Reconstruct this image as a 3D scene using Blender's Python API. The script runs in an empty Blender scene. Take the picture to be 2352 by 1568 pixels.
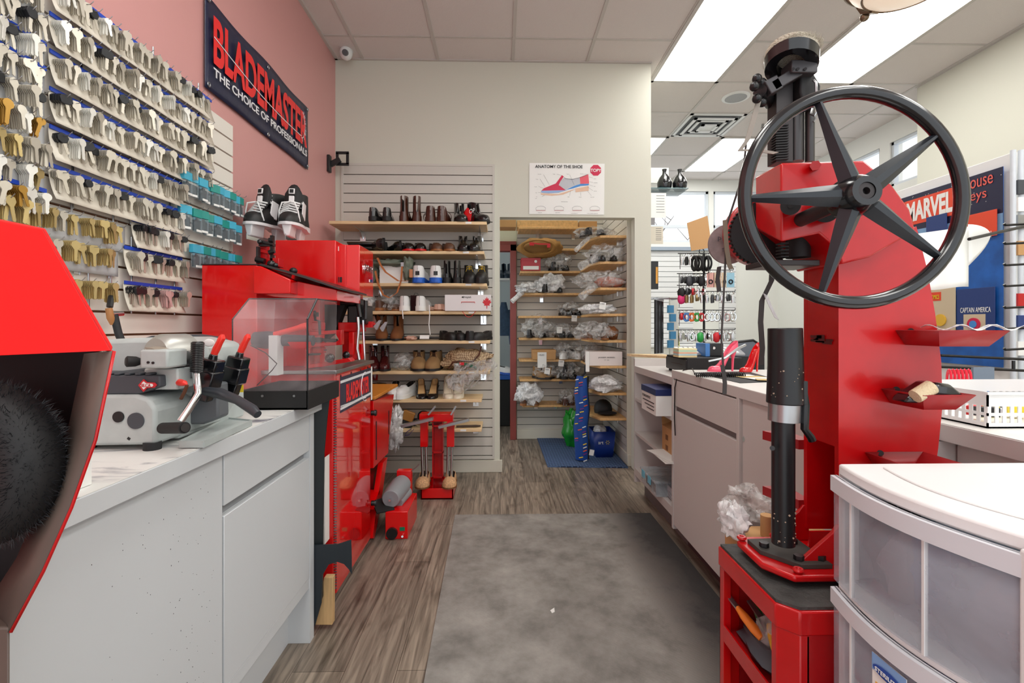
import bpy, bmesh, math, random
from mathutils import Vector, Matrix, noise
R = random.Random(7)
C = bpy.context.scene.collection
PI = math.pi
# ---------------------------------------------------------------- camera
F, CZ, TH = 1100.0, 1.196, math.atan(26/1100)
cd = bpy.data.cameras.new('camera'); cam = bpy.data.objects.new('camera', cd); C.objects.link(cam)
cam.location = (0, 0, CZ); cam.rotation_euler = (PI/2, 0, -TH)
cd.sensor_width = 36; cd.lens = 36*F/2352; cd.shift_y = -36/2352; cd.clip_start = .02
bpy.context.scene.camera = cam
sc = bpy.context.scene
sc.view_settings.view_transform = 'Standard'; sc.view_settings.look = 'None'
sc.view_settings.gamma = 1; sc.view_settings.exposure = 0.12; sc.view_settings.use_curve_mapping = False
# ---------------------------------------------------------------- daylight
w = bpy.data.worlds.new('world'); sc.world = w; w.use_nodes = True
bg = w.node_tree.nodes['Background']; bg.inputs[0].default_value = (.93, .965, 1, 1); bg.inputs[1].default_value = 1.5
TROFFER = 9.0     # brightness of the ceiling troffers
# ---------------------------------------------------------------- pixel -> place helpers (2352x1568 frame)
st, ct = math.sin(TH), math.cos(TH)
def ray(u, v):
    l = (u-1176)/F
    return st+l*ct, ct-l*st, (748-v)/F
def PY(u, v, y):
    a, b, c = ray(u, v); t = y/b; return Vector((a*t, y, CZ+c*t))
def PX(u, v, x):
    a, b, c = ray(u, v); t = x/a; return Vector((x, b*t, CZ+c*t))
def PZ(u, v, z):
    a, b, c = ray(u, v); t = (z-CZ)/c; return Vector((a*t, b*t, z))
# ---------------------------------------------------------------- materials
def lin(c):
    return tuple(((x/255)/12.92 if x/255 <= .04045 else ((x/255+.055)/1.055)**2.4) for x in c)+(1,)
MC = {}
def mat(name, rgb, rough=.5, metal=0, spec=.5, coat=0, bump=0, bscale=60, var=0, vscale=8, emit=0, alpha=1, stretch=None, var2=None):
    if name in MC: return MC[name]
    m = bpy.data.materials.new(name); m.use_nodes = True; MC[name] = m
    nt = m.node_tree; b = nt.nodes['Principled BSDF']; L = nt.links.new
    b.inputs['Base Color'].default_value = lin(rgb); b.inputs['Roughness'].default_value = rough
    b.inputs['Metallic'].default_value = metal; b.inputs['Specular IOR Level'].default_value = spec
    b.inputs['Coat Weight'].default_value = coat; b.inputs['Alpha'].default_value = alpha
    if emit:
        b.inputs['Emission Color'].default_value = lin(rgb); b.inputs['Emission Strength'].default_value = emit
    if bump or var:
        tc = nt.nodes.new('ShaderNodeTexCoord'); mp = nt.nodes.new('ShaderNodeMapping'); L(tc.outputs['Object'], mp.inputs[0])
        if stretch: mp.inputs['Scale'].default_value = stretch
    if var:
        n = nt.nodes.new('ShaderNodeTexNoise'); n.inputs['Scale'].default_value = vscale; n.inputs['Detail'].default_value = 6; L(mp.outputs[0], n.inputs[0])
        r = nt.nodes.new('ShaderNodeValToRGB'); L(n.outputs[0], r.inputs[0])
        c = lin(rgb); r.color_ramp.elements[0].position = .35; r.color_ramp.elements[1].position = .65
        r.color_ramp.elements[0].color = lin(var2) if var2 else tuple(x*(1-var) for x in c[:3])+(1,)
        r.color_ramp.elements[1].color = c if var2 else tuple(min(1, x*(1+var)) for x in c[:3])+(1,)
        L(r.outputs[0], b.inputs['Base Color'])
    if bump:
        n = nt.nodes.new('ShaderNodeTexNoise'); n.inputs['Scale'].default_value = bscale; n.inputs['Detail'].default_value = 3; L(mp.outputs[0], n.inputs[0])
        bp = nt.nodes.new('ShaderNodeBump'); bp.inputs['Strength'].default_value = bump; bp.inputs['Distance'].default_value = .01
        L(n.outputs[0], bp.inputs['Height']); L(bp.outputs[0], b.inputs['Normal'])
    return m
def clear(name, rgb, op=.25, scale=30, lo=.05, hi=.8, rough=.12):
    """creased film or scratched acrylic: transparent mixed with a glossy white body by a noise"""
    if name in MC: return MC[name]
    m = bpy.data.materials.new(name); m.use_nodes = True; MC[name] = m
    nt = m.node_tree; L = nt.links.new; out = nt.nodes['Material Output']; b = nt.nodes['Principled BSDF']
    b.inputs['Base Color'].default_value = lin(rgb); b.inputs['Roughness'].default_value = rough; b.inputs['Coat Weight'].default_value = .3
    t = nt.nodes.new('ShaderNodeBsdfTransparent'); mx = nt.nodes.new('ShaderNodeMixShader')
    tc = nt.nodes.new('ShaderNodeTexCoord'); n = nt.nodes.new('ShaderNodeTexNoise'); n.inputs['Scale'].default_value = scale
    n.inputs['Detail'].default_value = 4; n.inputs['Distortion'].default_value = 1.5; L(tc.outputs['Object'], n.inputs[0])
    mr = nt.nodes.new('ShaderNodeMapRange'); L(n.outputs[0], mr.inputs[0]); mr.inputs[1].default_value = .35; mr.inputs[2].default_value = .65
    mr.inputs[3].default_value = lo; mr.inputs[4].default_value = hi
    L(mr.outputs[0], mx.inputs[0]); L(t.outputs[0], mx.inputs[1]); L(b.outputs[0], mx.inputs[2]); L(mx.outputs[0], out.inputs[0])
    if scale > 5:
        bp = nt.nodes.new('ShaderNodeBump'); bp.inputs['Strength'].default_value = .6; bp.inputs['Distance'].default_value = .01
        L(n.outputs[0], bp.inputs['Height']); L(bp.outputs[0], b.inputs['Normal'])
    return m
cream = mat('cream wall paint', (209, 208, 194), .6, bump=.05, bscale=150)
pink = mat('salmon wall paint', (214, 156, 152), .38, bump=.05, bscale=120)
white = mat('white wall paint', (226, 226, 220), .6)
tile = mat('ceiling tile', (222, 214, 210), .9, bump=.35, bscale=220)
tbar = mat('ceiling grid enamel', (196, 190, 184), .4)
trimw = mat('cream trim paint', (208, 204, 190), .5)
slatc = mat('beige slat board', (203, 199, 190), .5)
slatl = mat('warm white slat board', (236, 230, 220), .4)
slatw = mat('white slat board', (228, 228, 228), .4)
groove = mat('dark groove', (70, 58, 52), .8)
grooveb = mat('brown groove', (120, 78, 50), .7)
grooveg = mat('grey groove', (120, 120, 122), .8)
ply = mat('birch shelf', (226, 196, 150), .5, var=.12, vscale=6, stretch=(1, 8, 8))
plyo = mat('honey birch shelf', (214, 170, 112), .5, var=.12, vscale=6, stretch=(8, 1, 8))
lam = mat('light grey laminate', (205, 208, 210), .42, spec=.4)
lamr = mat('warm grey laminate', (208, 203, 199), .45, spec=.4)
lamd = mat('dark grey toe', (120, 112, 112), .6)
red = mat('glossy red paint', (214, 6, 8), .22, coat=.3, spec=.5)
redd = mat('dusty red paint', (188, 6, 12), .27, spec=.5, coat=.2, var=.08, vscale=12)
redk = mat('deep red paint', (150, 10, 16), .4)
blk = mat('black plastic', (18, 18, 20), .35)
blkm = mat('matt black', (22, 21, 22), .65)
blkg = mat('gloss black', (14, 15, 18), .18, coat=.4)
rub = mat('black rubber', (34, 36, 38), .75)
brown = mat('brown grey inner metal', (92, 78, 70), .5, var=.15, vscale=5)
steel = mat('brushed steel', (170, 172, 174), .3, metal=.9)
chrome = mat('chrome', (225, 228, 230), .12, metal=1)
dsteel = mat('dark steel', (74, 72, 72), .35, metal=.8)
gunm = mat('gun metal', (60, 56, 56), .45, metal=.5)
grey = mat('grey cast enamel', (176, 184, 184), .4, bump=.05, bscale=90)
greyd = mat('charcoal plastic', (66, 70, 76), .5)
redpl = mat('red lever plastic', (238, 52, 40), .3)
nickel = mat('nickel key', (205, 198, 184), .32, metal=.55)
brass = mat('brass key', (206, 184, 128), .32, metal=.6)
bkey = mat('black key head', (24, 26, 30), .4)
card = mat('ivory card', (228, 220, 204), .6)
blue = mat('blue header card', (24, 70, 190), .4)
paper = mat('white paper', (238, 238, 234), .6)
wht = mat('white plastic', (232, 233, 232), .4)
glow = mat('troffer diffuser', (255, 254, 250), .5, emit=TROFFER)
kraft = mat('kraft cardboard', (190, 146, 96), .8, var=.05)
film = clear('clear plastic film', (226, 226, 224), scale=16, lo=.0, hi=.5)
filmw = clear('milky plastic film', (240, 240, 240), scale=22, lo=.45, hi=.97)
acry = clear('scratched acrylic', (226, 214, 216), scale=4, lo=.05, hi=.16, rough=.08)
glass = clear('window glass', (235, 242, 248), scale=2, lo=.02, hi=.05, rough=.02)
# ---------------------------------------------------------------- mesh builder
def V(*a): return Vector(a[0] if len(a) == 1 else a)
def frame(d):
    d = Vector(d).normalized(); a = Vector((0, 0, 1)) if abs(d.z) < .9 else Vector((1, 0, 0))
    x = d.cross(a).normalized(); return x, d.cross(x).normalized(), d
class MB:
    def __init__(s): s.v = []; s.f = []; s.m = []; s.mi = 0
    def add(s, vs, fs):
        o = len(s.v); s.v += [Vector(p) for p in vs]
        for f in fs: s.f.append([i+o for i in f]); s.m.append(s.mi)
        return s
    def box(s, x0, x1, y0, y1, z0, z1):
        vs = [(x, y, z) for z in (z0, z1) for y in (y0, y1) for x in (x0, x1)]
        return s.add(vs, [(0, 2, 3, 1), (4, 5, 7, 6), (0, 1, 5, 4), (2, 6, 7, 3), (0, 4, 6, 2), (1, 3, 7, 5)])
    def ob(s, c, size, rz=0, rx=0, ry=0):
        M = Matrix.Rotation(rz, 3, 'Z') @ Matrix.Rotation(ry, 3, 'Y') @ Matrix.Rotation(rx, 3, 'X')
        o = len(s.v); a, b, e = [k/2 for k in size]; s.box(-a, a, -b, b, -e, e)
        for i in range(o, len(s.v)): s.v[i] = M @ s.v[i]+Vector(c)
        return s
    def cyl(s, p0, p1, r0, r1=None, n=16):
        return s.loft([(p0, r0), (p1, r0 if r1 is None else r1)], n)
    def loft(s, pr, n=16, axis=None):
        """circles along a polyline"""
        pts = [Vector(p) for p, r in pr]; rings = []
        for i, (p, r) in enumerate(pr):
            d = axis or (pts[min(i+1, len(pts)-1)]-pts[max(i-1, 0)])
            if Vector(d).length < 1e-9: d = Vector((0, 0, 1))
            if i == 0: x, y, _ = frame(d)
            else:
                d = Vector(d).normalized(); x = (x-d*x.dot(d)).normalized(); y = d.cross(x)
            rings.append([pts[i]+(x*math.cos(2*PI*k/n)+y*math.sin(2*PI*k/n))*r for k in range(n)])
        return s.rings(rings)
    def rings(s, rings, cap=True, closed=True):
        n = len(rings[0]); vs = [p for r in rings for p in r]; fs = []
        for i in range(len(rings)-1):
            for k in range(n if closed else n-1):
                k2 = (k+1) % n; fs.append((i*n+k, i*n+k2, (i+1)*n+k2, (i+1)*n+k))
        if cap: fs += [tuple(range(n))[::-1], tuple((len(rings)-1)*n+k for k in range(n))]
        return s.add(vs, fs)
    def tube(s, pts, r, n=8): return s.loft([(p, r) for p in pts], n)
    def prism(s, poly, vec):
        n = len(poly); p = [Vector(q) for q in poly]; vec = Vector(vec)
        return s.add(p+[q+vec for q in p], [tuple(range(n))[::-1], tuple(range(n, 2*n))]+[(k, (k+1) % n, n+(k+1) % n, n+k) for k in range(n)])
    def ell(s, c, rad, n=14, m=8, rz=0, rx=0, jit=0, seed=0, flat=None):
        c = Vector(c); M = Matrix.Rotation(rz, 3, 'Z') @ Matrix.Rotation(rx, 3, 'X'); vs = []; fs = []
        for i in range(m+1):
            a = -PI/2+PI*i/m
            for k in range(n):
                b = 2*PI*k/n; d = Vector((math.cos(a)*math.cos(b), math.cos(a)*math.sin(b), math.sin(a)))
                q = 1
                if jit: q = 1+jit*noise.noise(d*2.2+Vector((seed*3.7, seed, 0)))+jit*.6*noise.noise(d*6+Vector((seed, 5, 0)))
                p = M @ Vector((d.x*rad[0]*q, d.y*rad[1]*q, d.z*rad[2]*q))
                if flat is not None: p.z = max(p.z, flat-c.z)
                vs.append(c+p)
        for i in range(m):
            for k in range(n): k2 = (k+1) % n; fs.append((i*n+k, i*n+k2, (i+1)*n+k2, (i+1)*n+k))
        return s.add(vs, fs)
    def torus(s, c, axis, Rr, r, n=48, m=12, a0=0, a1=2*PI):
        x, y, z = frame(axis); c = Vector(c); full = abs(a1-a0-2*PI) < 1e-6; N = n if full else n+1; vs = []; fs = []
        for i in range(N):
            a = a0+(a1-a0)*i/n; d = x*math.cos(a)+y*math.sin(a)
            for k in range(m):
                b = 2*PI*k/m; vs.append(c+d*(Rr+r*math.cos(b))+z*r*math.sin(b))
        for i in range(n):
            i2 = (i+1) % N
            for k in range(m): k2 = (k+1) % m; fs.append((i*m+k, i2*m+k, i2*m+k2, i*m+k2))
        return s.add(vs, fs)
    def lathe(s, o, prof, n=24, axis=(0, 0, 1)):
        x, y, z = frame(axis); o = Vector(o)
        return s.rings([[o+z*h+(x*math.cos(2*PI*k/n)+y*math.sin(2*PI*k/n))*r for k in range(n)] for r, h in prof])
    def grid(s, fn, nu, nv):
        vs = [fn(i/nu, j/nv) for j in range(nv+1) for i in range(nu+1)]
        return s.add(vs, [(j*(nu+1)+i, j*(nu+1)+i+1, (j+1)*(nu+1)+i+1, (j+1)*(nu+1)+i) for j in range(nv) for i in range(nu)])
    def band(s, pts, wv, t=.0015):
        """flat strap along a polyline, wv = width vector, t = thickness"""
        wv = Vector(wv); pts = [Vector(p) for p in pts]; rings = []
        for i, p in enumerate(pts):
            d = (pts[min(i+1, len(pts)-1)]-pts[max(i-1, 0)]).normalized(); nn = d.cross(wv).normalized()*t
            rings.append([p-wv/2-nn, p+wv/2-nn, p+wv/2+nn, p-wv/2+nn])
        return s.rings(rings)
    def xf(s, M, start=0):
        for i in range(start, len(s.v)): s.v[i] = M @ s.v[i]
        return s
    def build(s, name, mats, parent=None, smooth=35, bevel=0, solid=0, loc=None, label=None, sub=0):
        me = bpy.data.meshes.new(name)
        if not isinstance(mats, (list, tuple)): mats = [mats]
        if parent is not None: org = Vector(parent.get('_o', (0, 0, 0)))
        elif loc is not None: org = Vector(loc)
        else:
            lo = [min(p[i] for p in s.v) for i in range(3)]; hi = [max(p[i] for p in s.v) for i in range(3)]
            org = Vector(((lo[0]+hi[0])/2, (lo[1]+hi[1])/2, lo[2]))
        me.from_pydata([p-org for p in s.v], [], s.f)
        for m in mats: me.materials.append(m)
        me.polygons.foreach_set('material_index', s.m)
        bm = bmesh.new(); bm.from_mesh(me); bmesh.ops.recalc_face_normals(bm, faces=bm.faces); bm.to_mesh(me); bm.free()
        if smooth:
            me.polygons.foreach_set('use_smooth', [True]*len(me.polygons)); me.set_sharp_from_angle(angle=math.radians(smooth))
        o = bpy.data.objects.new(name, me); C.objects.link(o); o['_o'] = tuple(org)
        if parent is not None: o.parent = parent
        else: o.location = org
        if bevel:
            b = o.modifiers.new('bevel', 'BEVEL'); b.width = bevel; b.segments = 2; b.limit_method = 'ANGLE'; b.angle_limit = .6
        if solid:
            b = o.modifiers.new('solid', 'SOLIDIFY'); b.thickness = solid; b.offset = 0
        if sub:
            b = o.modifiers.new('sub', 'SUBSURF'); b.levels = sub; b.render_levels = sub
        if label: o['label'] = label
        return o
def thing(name, label, cat, loc=(0, 0, 0), group=None):
    o = bpy.data.objects.new(name, None); C.objects.link(o); o.location = loc; o['_o'] = tuple(loc)
    o.empty_display_size = .05
    return tag(o, label, cat, group)
def tag(o, label, cat, group=None, kind=None):
    o['label'] = label; o['category'] = cat
    if group: o['group'] = group
    if kind: o['kind'] = kind
    return o
def struct(o): o['kind'] = 'structure'; return o
def dup(root, loc, rz=None, scale=None, label=None, group=None, rot=None):
    r = root.copy(); C.objects.link(r); r.location = loc
    if rz is not None: r.rotation_euler = (0, 0, rz)
    if rot is not None: r.rotation_euler = rot
    if scale is not None: r.scale = (scale,)*3 if isinstance(scale, (int, float)) else scale
    if label: r['label'] = label
    if group: r['group'] = group
    def rec(src, dst):
        for ch in list(src.children):
            c = ch.copy(); C.objects.link(c); c.parent = dst; rec(ch, c)
    rec(root, r)
    return r
def text(name, s, size, o, rt, up, m, parent=None, ext=.0004, ax='LEFT', xs=1, label=None, bold=0, w=None, h=None):
    """flat lettering lying in the plane (rt, up) from point o"""
    cu = bpy.data.curves.new(name, 'FONT'); cu.body = s; cu.size = size; cu.align_x = ax; cu.extrude = ext; cu.offset = bold
    t = bpy.data.objects.new(name, cu); C.objects.link(t); bpy.context.view_layer.update()
    me = bpy.data.meshes.new_from_object(t.evaluated_get(bpy.context.evaluated_depsgraph_get())); bpy.data.objects.remove(t)
    rt = Vector(rt).normalized(); up = Vector(up).normalized(); nn = rt.cross(up)
    org = Vector(parent['_o']) if parent is not None else Vector((0, 0, 0))
    o = Vector(o)
    if w:
        X = [p.co.x for p in me.vertices]; Y = [p.co.y for p in me.vertices]; kx = w/(max(X)-min(X)); ky = h/(max(Y)-min(Y)); x0 = min(X); y0 = min(Y)
        for p in me.vertices: p.co.x = (p.co.x-x0)*kx; p.co.y = (p.co.y-y0)*ky
    for p in me.vertices: p.co = o-org+rt*p.co.x*xs+up*p.co.y+nn*(p.co.z+ext)
    me.materials.clear(); me.materials.append(m)
    ob = bpy.data.objects.new(name, me); C.objects.link(ob); ob['_o'] = tuple(org)
    if parent is not None: ob.parent = parent
    if label: ob['label'] = label
    return ob
def lerp(a, b, t): return a+(b-a)*t
# ================================================================ the setting
XL, YB, ZC = -1.345, 3.93, CZ+2.17
def boxo(name, m, *a, bevel=0): return struct(MB().box(*a).build(name, m, loc=(0, 0, 0), bevel=bevel))
# floor: grey-brown vinyl planks
fm = bpy.data.materials.new('vinyl plank floor'); fm.use_nodes = True
nt = fm.node_tree; L = nt.links.new; b = nt.nodes['Principled BSDF']; b.inputs['Roughness'].default_value = .42
tc = nt.nodes.new('ShaderNodeTexCoord')
mp = nt.nodes.new('ShaderNodeMapping'); mp.inputs['Rotation'].default_value = (0, 0, PI/2); L(tc.outputs['Object'], mp.inputs[0])
br = nt.nodes.new('ShaderNodeTexBrick'); L(mp.outputs[0], br.inputs[0]); br.offset = .37
br.inputs['Scale'].default_value = 1; br.inputs['Brick Width'].default_value = 1.22; br.inputs['Row Height'].default_value = .18
br.inputs['Mortar Size'].default_value = .0012; br.inputs['Color1'].default_value = lin((118, 108, 98)); br.inputs['Color2'].default_value = lin((146, 134, 121)); br.inputs['Mortar'].default_value = lin((84, 74, 66))
mp2 = nt.nodes.new('ShaderNodeMapping'); mp2.inputs['Scale'].default_value = (26, 1.7, 1); L(tc.outputs['Object'], mp2.inputs[0])
n1 = nt.nodes.new('ShaderNodeTexNoise'); n1.inputs['Scale'].default_value = 1.5; n1.inputs['Detail'].default_value = 8; n1.inputs['Distortion'].default_value = 1.2; L(mp2.outputs[0], n1.inputs[0])
r1 = nt.nodes.new('ShaderNodeValToRGB'); L(n1.outputs[0], r1.inputs[0]); e = r1.color_ramp.elements
e[0].position = .3; e[0].color = (.38, .36, .34, 1); e[1].position = .66; e[1].color = (1.25, 1.22, 1.18, 1)
mx = nt.nodes.new('ShaderNodeMix'); mx.data_type = 'RGBA'; mx.blend_type = 'MULTIPLY'; mx.inputs[0].default_value = 1
L(br.outputs[0], mx.inputs[6]); L(r1.outputs[0], mx.inputs[7])
n2 = nt.nodes.new('ShaderNodeTexNoise'); n2.inputs['Scale'].default_value = 5.5; n2.inputs['Detail'].default_value = 3
mp3 = nt.nodes.new('ShaderNodeMapping'); mp3.inputs['Scale'].default_value = (1.6, .7, 1); L(tc.outputs['Object'], mp3.inputs[0]); L(mp3.outputs[0], n2.inputs[0])
r2 = nt.nodes.new('ShaderNodeValToRGB'); L(n2.outputs[0], r2.inputs[0]); e = r2.color_ramp.elements
e[0].position = .28; e[0].color = (.4, .37, .35, 1); e[1].position = .42; e[1].color = (1, 1, 1, 1)
mx2 = nt.nodes.new('ShaderNodeMix'); mx2.data_type = 'RGBA'; mx2.blend_type = 'MULTIPLY'; mx2.inputs[0].default_value = .85
L(mx.outputs[2], mx2.inputs[6]); L(r2.outputs[0], mx2.inputs[7]); L(mx2.outputs[2], b.inputs['Base Color'])
boxo('floor', fm, -1.6, 4.4, -1.5, 7.3, -.05, 0)
boxo('ceiling', tile, -1.6, 4.4, -1.5, 7.3, ZC, ZC+.06)
# ceiling grid
g = MB(); xs = [.1+.61*k for k in range(-2, 7)]; ys = [4.22+.61*k for k in range(-9, 5)]
for x in xs: g.box(x-.012, x+.012, -1.5, 7.2, ZC-.006, ZC+.002)
for y in ys: g.box(-1.34, 4.1, y-.010, y+.010, ZC-.004, ZC+.002)
for a in ((XL, XL+.022, -1.5, YB), (XL, 1.242, YB-.022, YB), (3.77, 3.79, -1.5, 4.27)): g.box(*a, ZC-.009, ZC+.002)
struct(g.build('trim_1', tbar, loc=(0, 0, 0)))
boxo('wall_left', pink, XL-.1, XL, -1.5, YB+.12, 0, ZC)
m = MB(); XO0, XO1, ZO, XR = -.007, 1.106, 2.088, 1.242
m.box(XL, XO0, YB, YB+.1, 0, ZC).box(XO0, XO1, YB, YB+.1, ZO, ZC).box(XO1, XR, YB, YB+.1, 0, ZC)
struct(m.build('wall_back', cream, loc=(0, 0, 0)))
boxo('wall_alcove_right', cream, 1.09+.03, XR, YB+.1, 5.2, 0, ZC)
m = MB(); m.box(.16, 1.12, 5.1, 5.2, 0, ZC).box(-1.345, .16, 5.1, 5.2, 2.07, ZC)
struct(m.build('wall_alcove_back', mat('olive grey paint', (196, 198, 172), .6), loc=(0, 0, 0)))
# room behind the alcove
m = MB(); m.box(-1.2, 1.1, 7.2, 7.28, 0, 2.9).box(-1.28, -1.2, 5.2, 7.28, 0, 2.9)
struct(m.build('wall_storeroom', mat('pale blue wall', (214, 224, 228), .6), loc=(0, 0, 0)))
boxo('wall_storeroom_side', MC['pale blue wall'], .6, .66, 5.2, 7.2, 0, 2.9)
# red door frame
rf = mat('brick red gloss', (142, 62, 56), .4)
m = MB(); m.box(.1, .165, 5.02, 5.12, 0, 2.05).box(-1.3, .165, 5.02, 5.12, 1.98, 2.05).box(-1.3, .165, 5.06, 5.1, 2.05, 2.09)
struct(m.build('trim_2', rf, loc=(0, 0, 0), bevel=.004))
# front (street) wall with clerestory windows
YF = 7.06
def holes(m, x0, x1, z0, z1, hs, fn):
    """wall strip x0..x1, z0..z1 with holes (a,b,c,d); fn(a,b,c,d) adds a box"""
    hs = sorted(hs); cx = x0; zc, zd = hs[0][2], hs[0][3]
    fn(x0, x1, z0, zc); fn(x0, x1, zd, z1)
    for a, b_, c, d in hs: fn(cx, a, zc, zd); cx = b_
    fn(cx, x1, zc, zd)
m = MB(); wz0, wz1 = 2.44, 3.2
ws = [(2.19, 3.10, wz0, wz1), (3.17, 4.06, wz0, wz1)]
holes(m, 1.1, 4.3, 0, ZC, [(1.25, 2.12, wz0, wz1)]+ws, lambda a, b, c, d: m.box(a, b, YF, YF+.15, c, d))
struct(m.build('wall_front', white, loc=(0, 0, 0)))
frm = mat('window aluminium', (206, 212, 218), .4)
for i, (a, b_, c, d) in enumerate([(1.25, 2.12, wz0, wz1)]+ws):
    wo = thing('window_%d' % (i+1), 'w', 'window', (a, YF, c)); del wo['label'], wo['category']; struct(wo)
    q = MB(); t = .035
    q.box(a, a+t, YF+.03, YF+.08, c, d).box(b_-t, b_, YF+.03, YF+.08, c, d).box(a, b_, YF+.03, YF+.08, c, c+t).box(a, b_, YF+.03, YF+.08, d-t, d).box(a, b_, YF+.03, YF+.08, c+.22, c+.26)
    q.build('window_frame', frm, wo); MB().box(a, b_, YF+.05, YF+.054, c, d).build('pane', glass, wo)
# right wall, stepped
boxo('wall_right', cream, 3.79, 3.9, -1.5, 4.27, 0, ZC)
boxo('wall_right_return', cream, 3.9, 4.3, 4.17, 4.27, 0, ZC)
m = MB(); XW = 4.14
hs = [(4.33, 5.00, 2.67, 3.14), (5.14, 5.74, 2.67, 3.14), (5.9, 6.8, 2.67, 3.14)]
holes(m, 4.27, 7.2, 0, ZC, hs, lambda a, b, c, d: m.box(XW, XW+.14, a, b, c, d))
struct(m.build('wall_right_far', white, loc=(0, 0, 0)))
for i, (a, b_, c, d) in enumerate(hs):
    wo = thing('window_%d' % (i+4), 'w', 'window', (XW, a, c)); del wo['label'], wo['category']; struct(wo)
    q = MB(); t = .03
    q.box(XW+.02, XW+.07, a, a+t, c, d).box(XW+.02, XW+.07, b_-t, b_, c, d).box(XW+.02, XW+.07, a, b_, c, c+t).box(XW+.02, XW+.07, a, b_, d-t, d)
    q.build('window_frame', frm, wo); MB().box(XW+.04, XW+.044, a, b_, c, d).build('pane', glass, wo)
# baseboards
m = MB().box(XL, XO0+.02, YB-.018, YB, 0, .1); struct(m.build('baseboard_back', trimw, loc=(0, 0, 0), bevel=.004))
m = MB().box(.17, 1.12, 5.055, 5.1, 0, .1).box(1.08, 1.12, 4.05, 5.06, 0, .1); struct(m.build('baseboard_alcove', trimw, loc=(0, 0, 0), bevel=.004))
# slat walls: boards and grooves
def slat(name, a0, a1, z0, z1, ztop, fn, bm, gm, step=.0762, gap=.007, border=0):
    m = MB(); z = ztop
    m.mi = 1; fn(m, a0, a1, z0, z1, 0, .004); m.mi = 0
    while z > z0:
        lo = max(z0, z-step+gap)
        if lo < z-.003: fn(m, a0, a1, lo, min(z, z1), .004, .016)
        z -= step
    if border:
        b = border
        for q in ((a0-b, a0, z0-b, z1+b), (a1, a1+b, z0-b, z1+b), (a0, a1, z0-b, z0), (a0, a1, z1, z1+b)): fn(m, *q, 0, .02)
    return struct(m.build(name, [bm, gm], loc=(0, 0, 0)))
zt = PY(960, 381, YB-.016).z
slat('trim_3', PY(789, 0, YB-.016).x, PY(1131, 0, YB-.016).x, PY(0, 1056, YB-.016).z, zt, zt, lambda m, a, b, c, d, e, f: m.box(a, b, YB-f, YB-e, c, d), slatc, groove, border=.018)
slat('trim_4', .175, 1.09, .1, ZC-.9, 2.43, lambda m, a, b, c, d, e, f: m.box(a, b, 5.1-f, 5.1-e, c, d), slatc, grooveg)
slat('trim_5', 4.1, 5.08, .1, 2.6, 2.43, lambda m, a, b, c, d, e, f: m.box(1.12-f-.014, 1.12-e, a, b, c, d), slatc, groove)
ye = PX(534, 290, XL+.02)
slat('trim_6', .9, ye.y, .92, ye.z, ye.z, lambda m, a, b, c, d, e, f: m.box(XL+e, XL+f+.006, a, b, c, d), slatl, grooveb, step=.0785, gap=.008)
slat('trim_7', 1.45, 2.86, .3, 2.3, 2.3, lambda m, a, b, c, d, e, f: m.box(a, b, YF-f, YF-e, c, d), slatw, grooveg)
slat('trim_8', 3.25, 3.5, .3, 2.3, 2.3, lambda m, a, b, c, d, e, f: m.box(a, b, YF-f, YF-e, c, d), slatw, grooveg)
boxo('trim_9', mat('grey blue band', (150, 162, 176), .5), 1.25, 3.6, YF-.06, YF, 2.31, 2.36)
# troffers
def troffer(x0, x1, y0, y1, label):
    t = thing('ceiling_light', label, 'ceiling light', ((x0+x1)/2, (y0+y1)/2, ZC), 'fluorescent ceiling troffers')
    q = MB(); e = .03
    q.box(x0, x0+e, y0, y1, ZC-.012, ZC+.004).box(x1-e, x1, y0, y1, ZC-.012, ZC+.004).box(x0, x1, y0, y0+e, ZC-.012, ZC+.004).box(x0, x1, y1-e, y1, ZC-.012, ZC+.004)
    q.build('frame', tbar, t); MB().box(x0+e, x1-e, y0+e, y1-e, ZC-.008, ZC-.004).build('diffuser', glow, t, smooth=0)
X1, X2 = 1.32, 2.54
troffer(X1, X1+.61, 3.0, 4.22, 'long bright ceiling light nearest the end of the cream wall')
troffer(X2, X2+.61, 3.0, 4.22, 'long bright ceiling light above the black handwheel of the press')
troffer(X2, X2+.61, 5.44, 6.66, 'farther ceiling light seen through and left of the handwheel')
troffer(X1, X1+.61, 5.44, 6.66, 'ceiling light mostly hidden behind the edge of the cream wall')
for x, y in ((-.51, .56), (-.51, -1.27), (X1, .56), (X2, .56), (X1, -1.27), (X2, -1.27)):
    troffer(x, x+.61, y, y+1.22, 'fluorescent troffer set in the ceiling over or behind the camera')
troffer(.15, .76, 4.3, 5.0, 'ceiling light inside the shelf alcove above the header')
# air diffuser
t = thing('air_vent', 'square white louvred air diffuser in the ceiling', 'vent', (2.235, 5.135, ZC))
cx, cy = 2.235, 5.135
for k in range(4):
    s0 = .29-.065*k; q = MB(); z = ZC-.004-.012*(k % 2)-.006*k
    for a in ((-s0, s0, -s0, -s0+.03), (-s0, s0, s0-.03, s0), (-s0, -s0+.03, -s0, s0), (s0-.03, s0, -s0, s0)): q.box(cx+a[0], cx+a[1], cy+a[2], cy+a[3], z-.006, z+.006)
    q.build('louvre', wht, t)
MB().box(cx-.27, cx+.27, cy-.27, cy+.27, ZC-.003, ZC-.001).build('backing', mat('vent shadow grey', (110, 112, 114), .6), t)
MB().box(cx-.08, cx+.08, cy-.08, cy+.08, ZC-.03, ZC-.026).build('centre_plate', wht, t)
p = PZ(1690, 223, ZC)
t = thing('ceiling_speaker', 'round white speaker grille in the ceiling', 'speaker', p)
MB().lathe(p, [(.125, 0), (.125, -.006), (.1, -.012), (.098, -.012), (.098, -.004)], axis=(0, 0, 1)).build('rim', wht, t)
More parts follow.
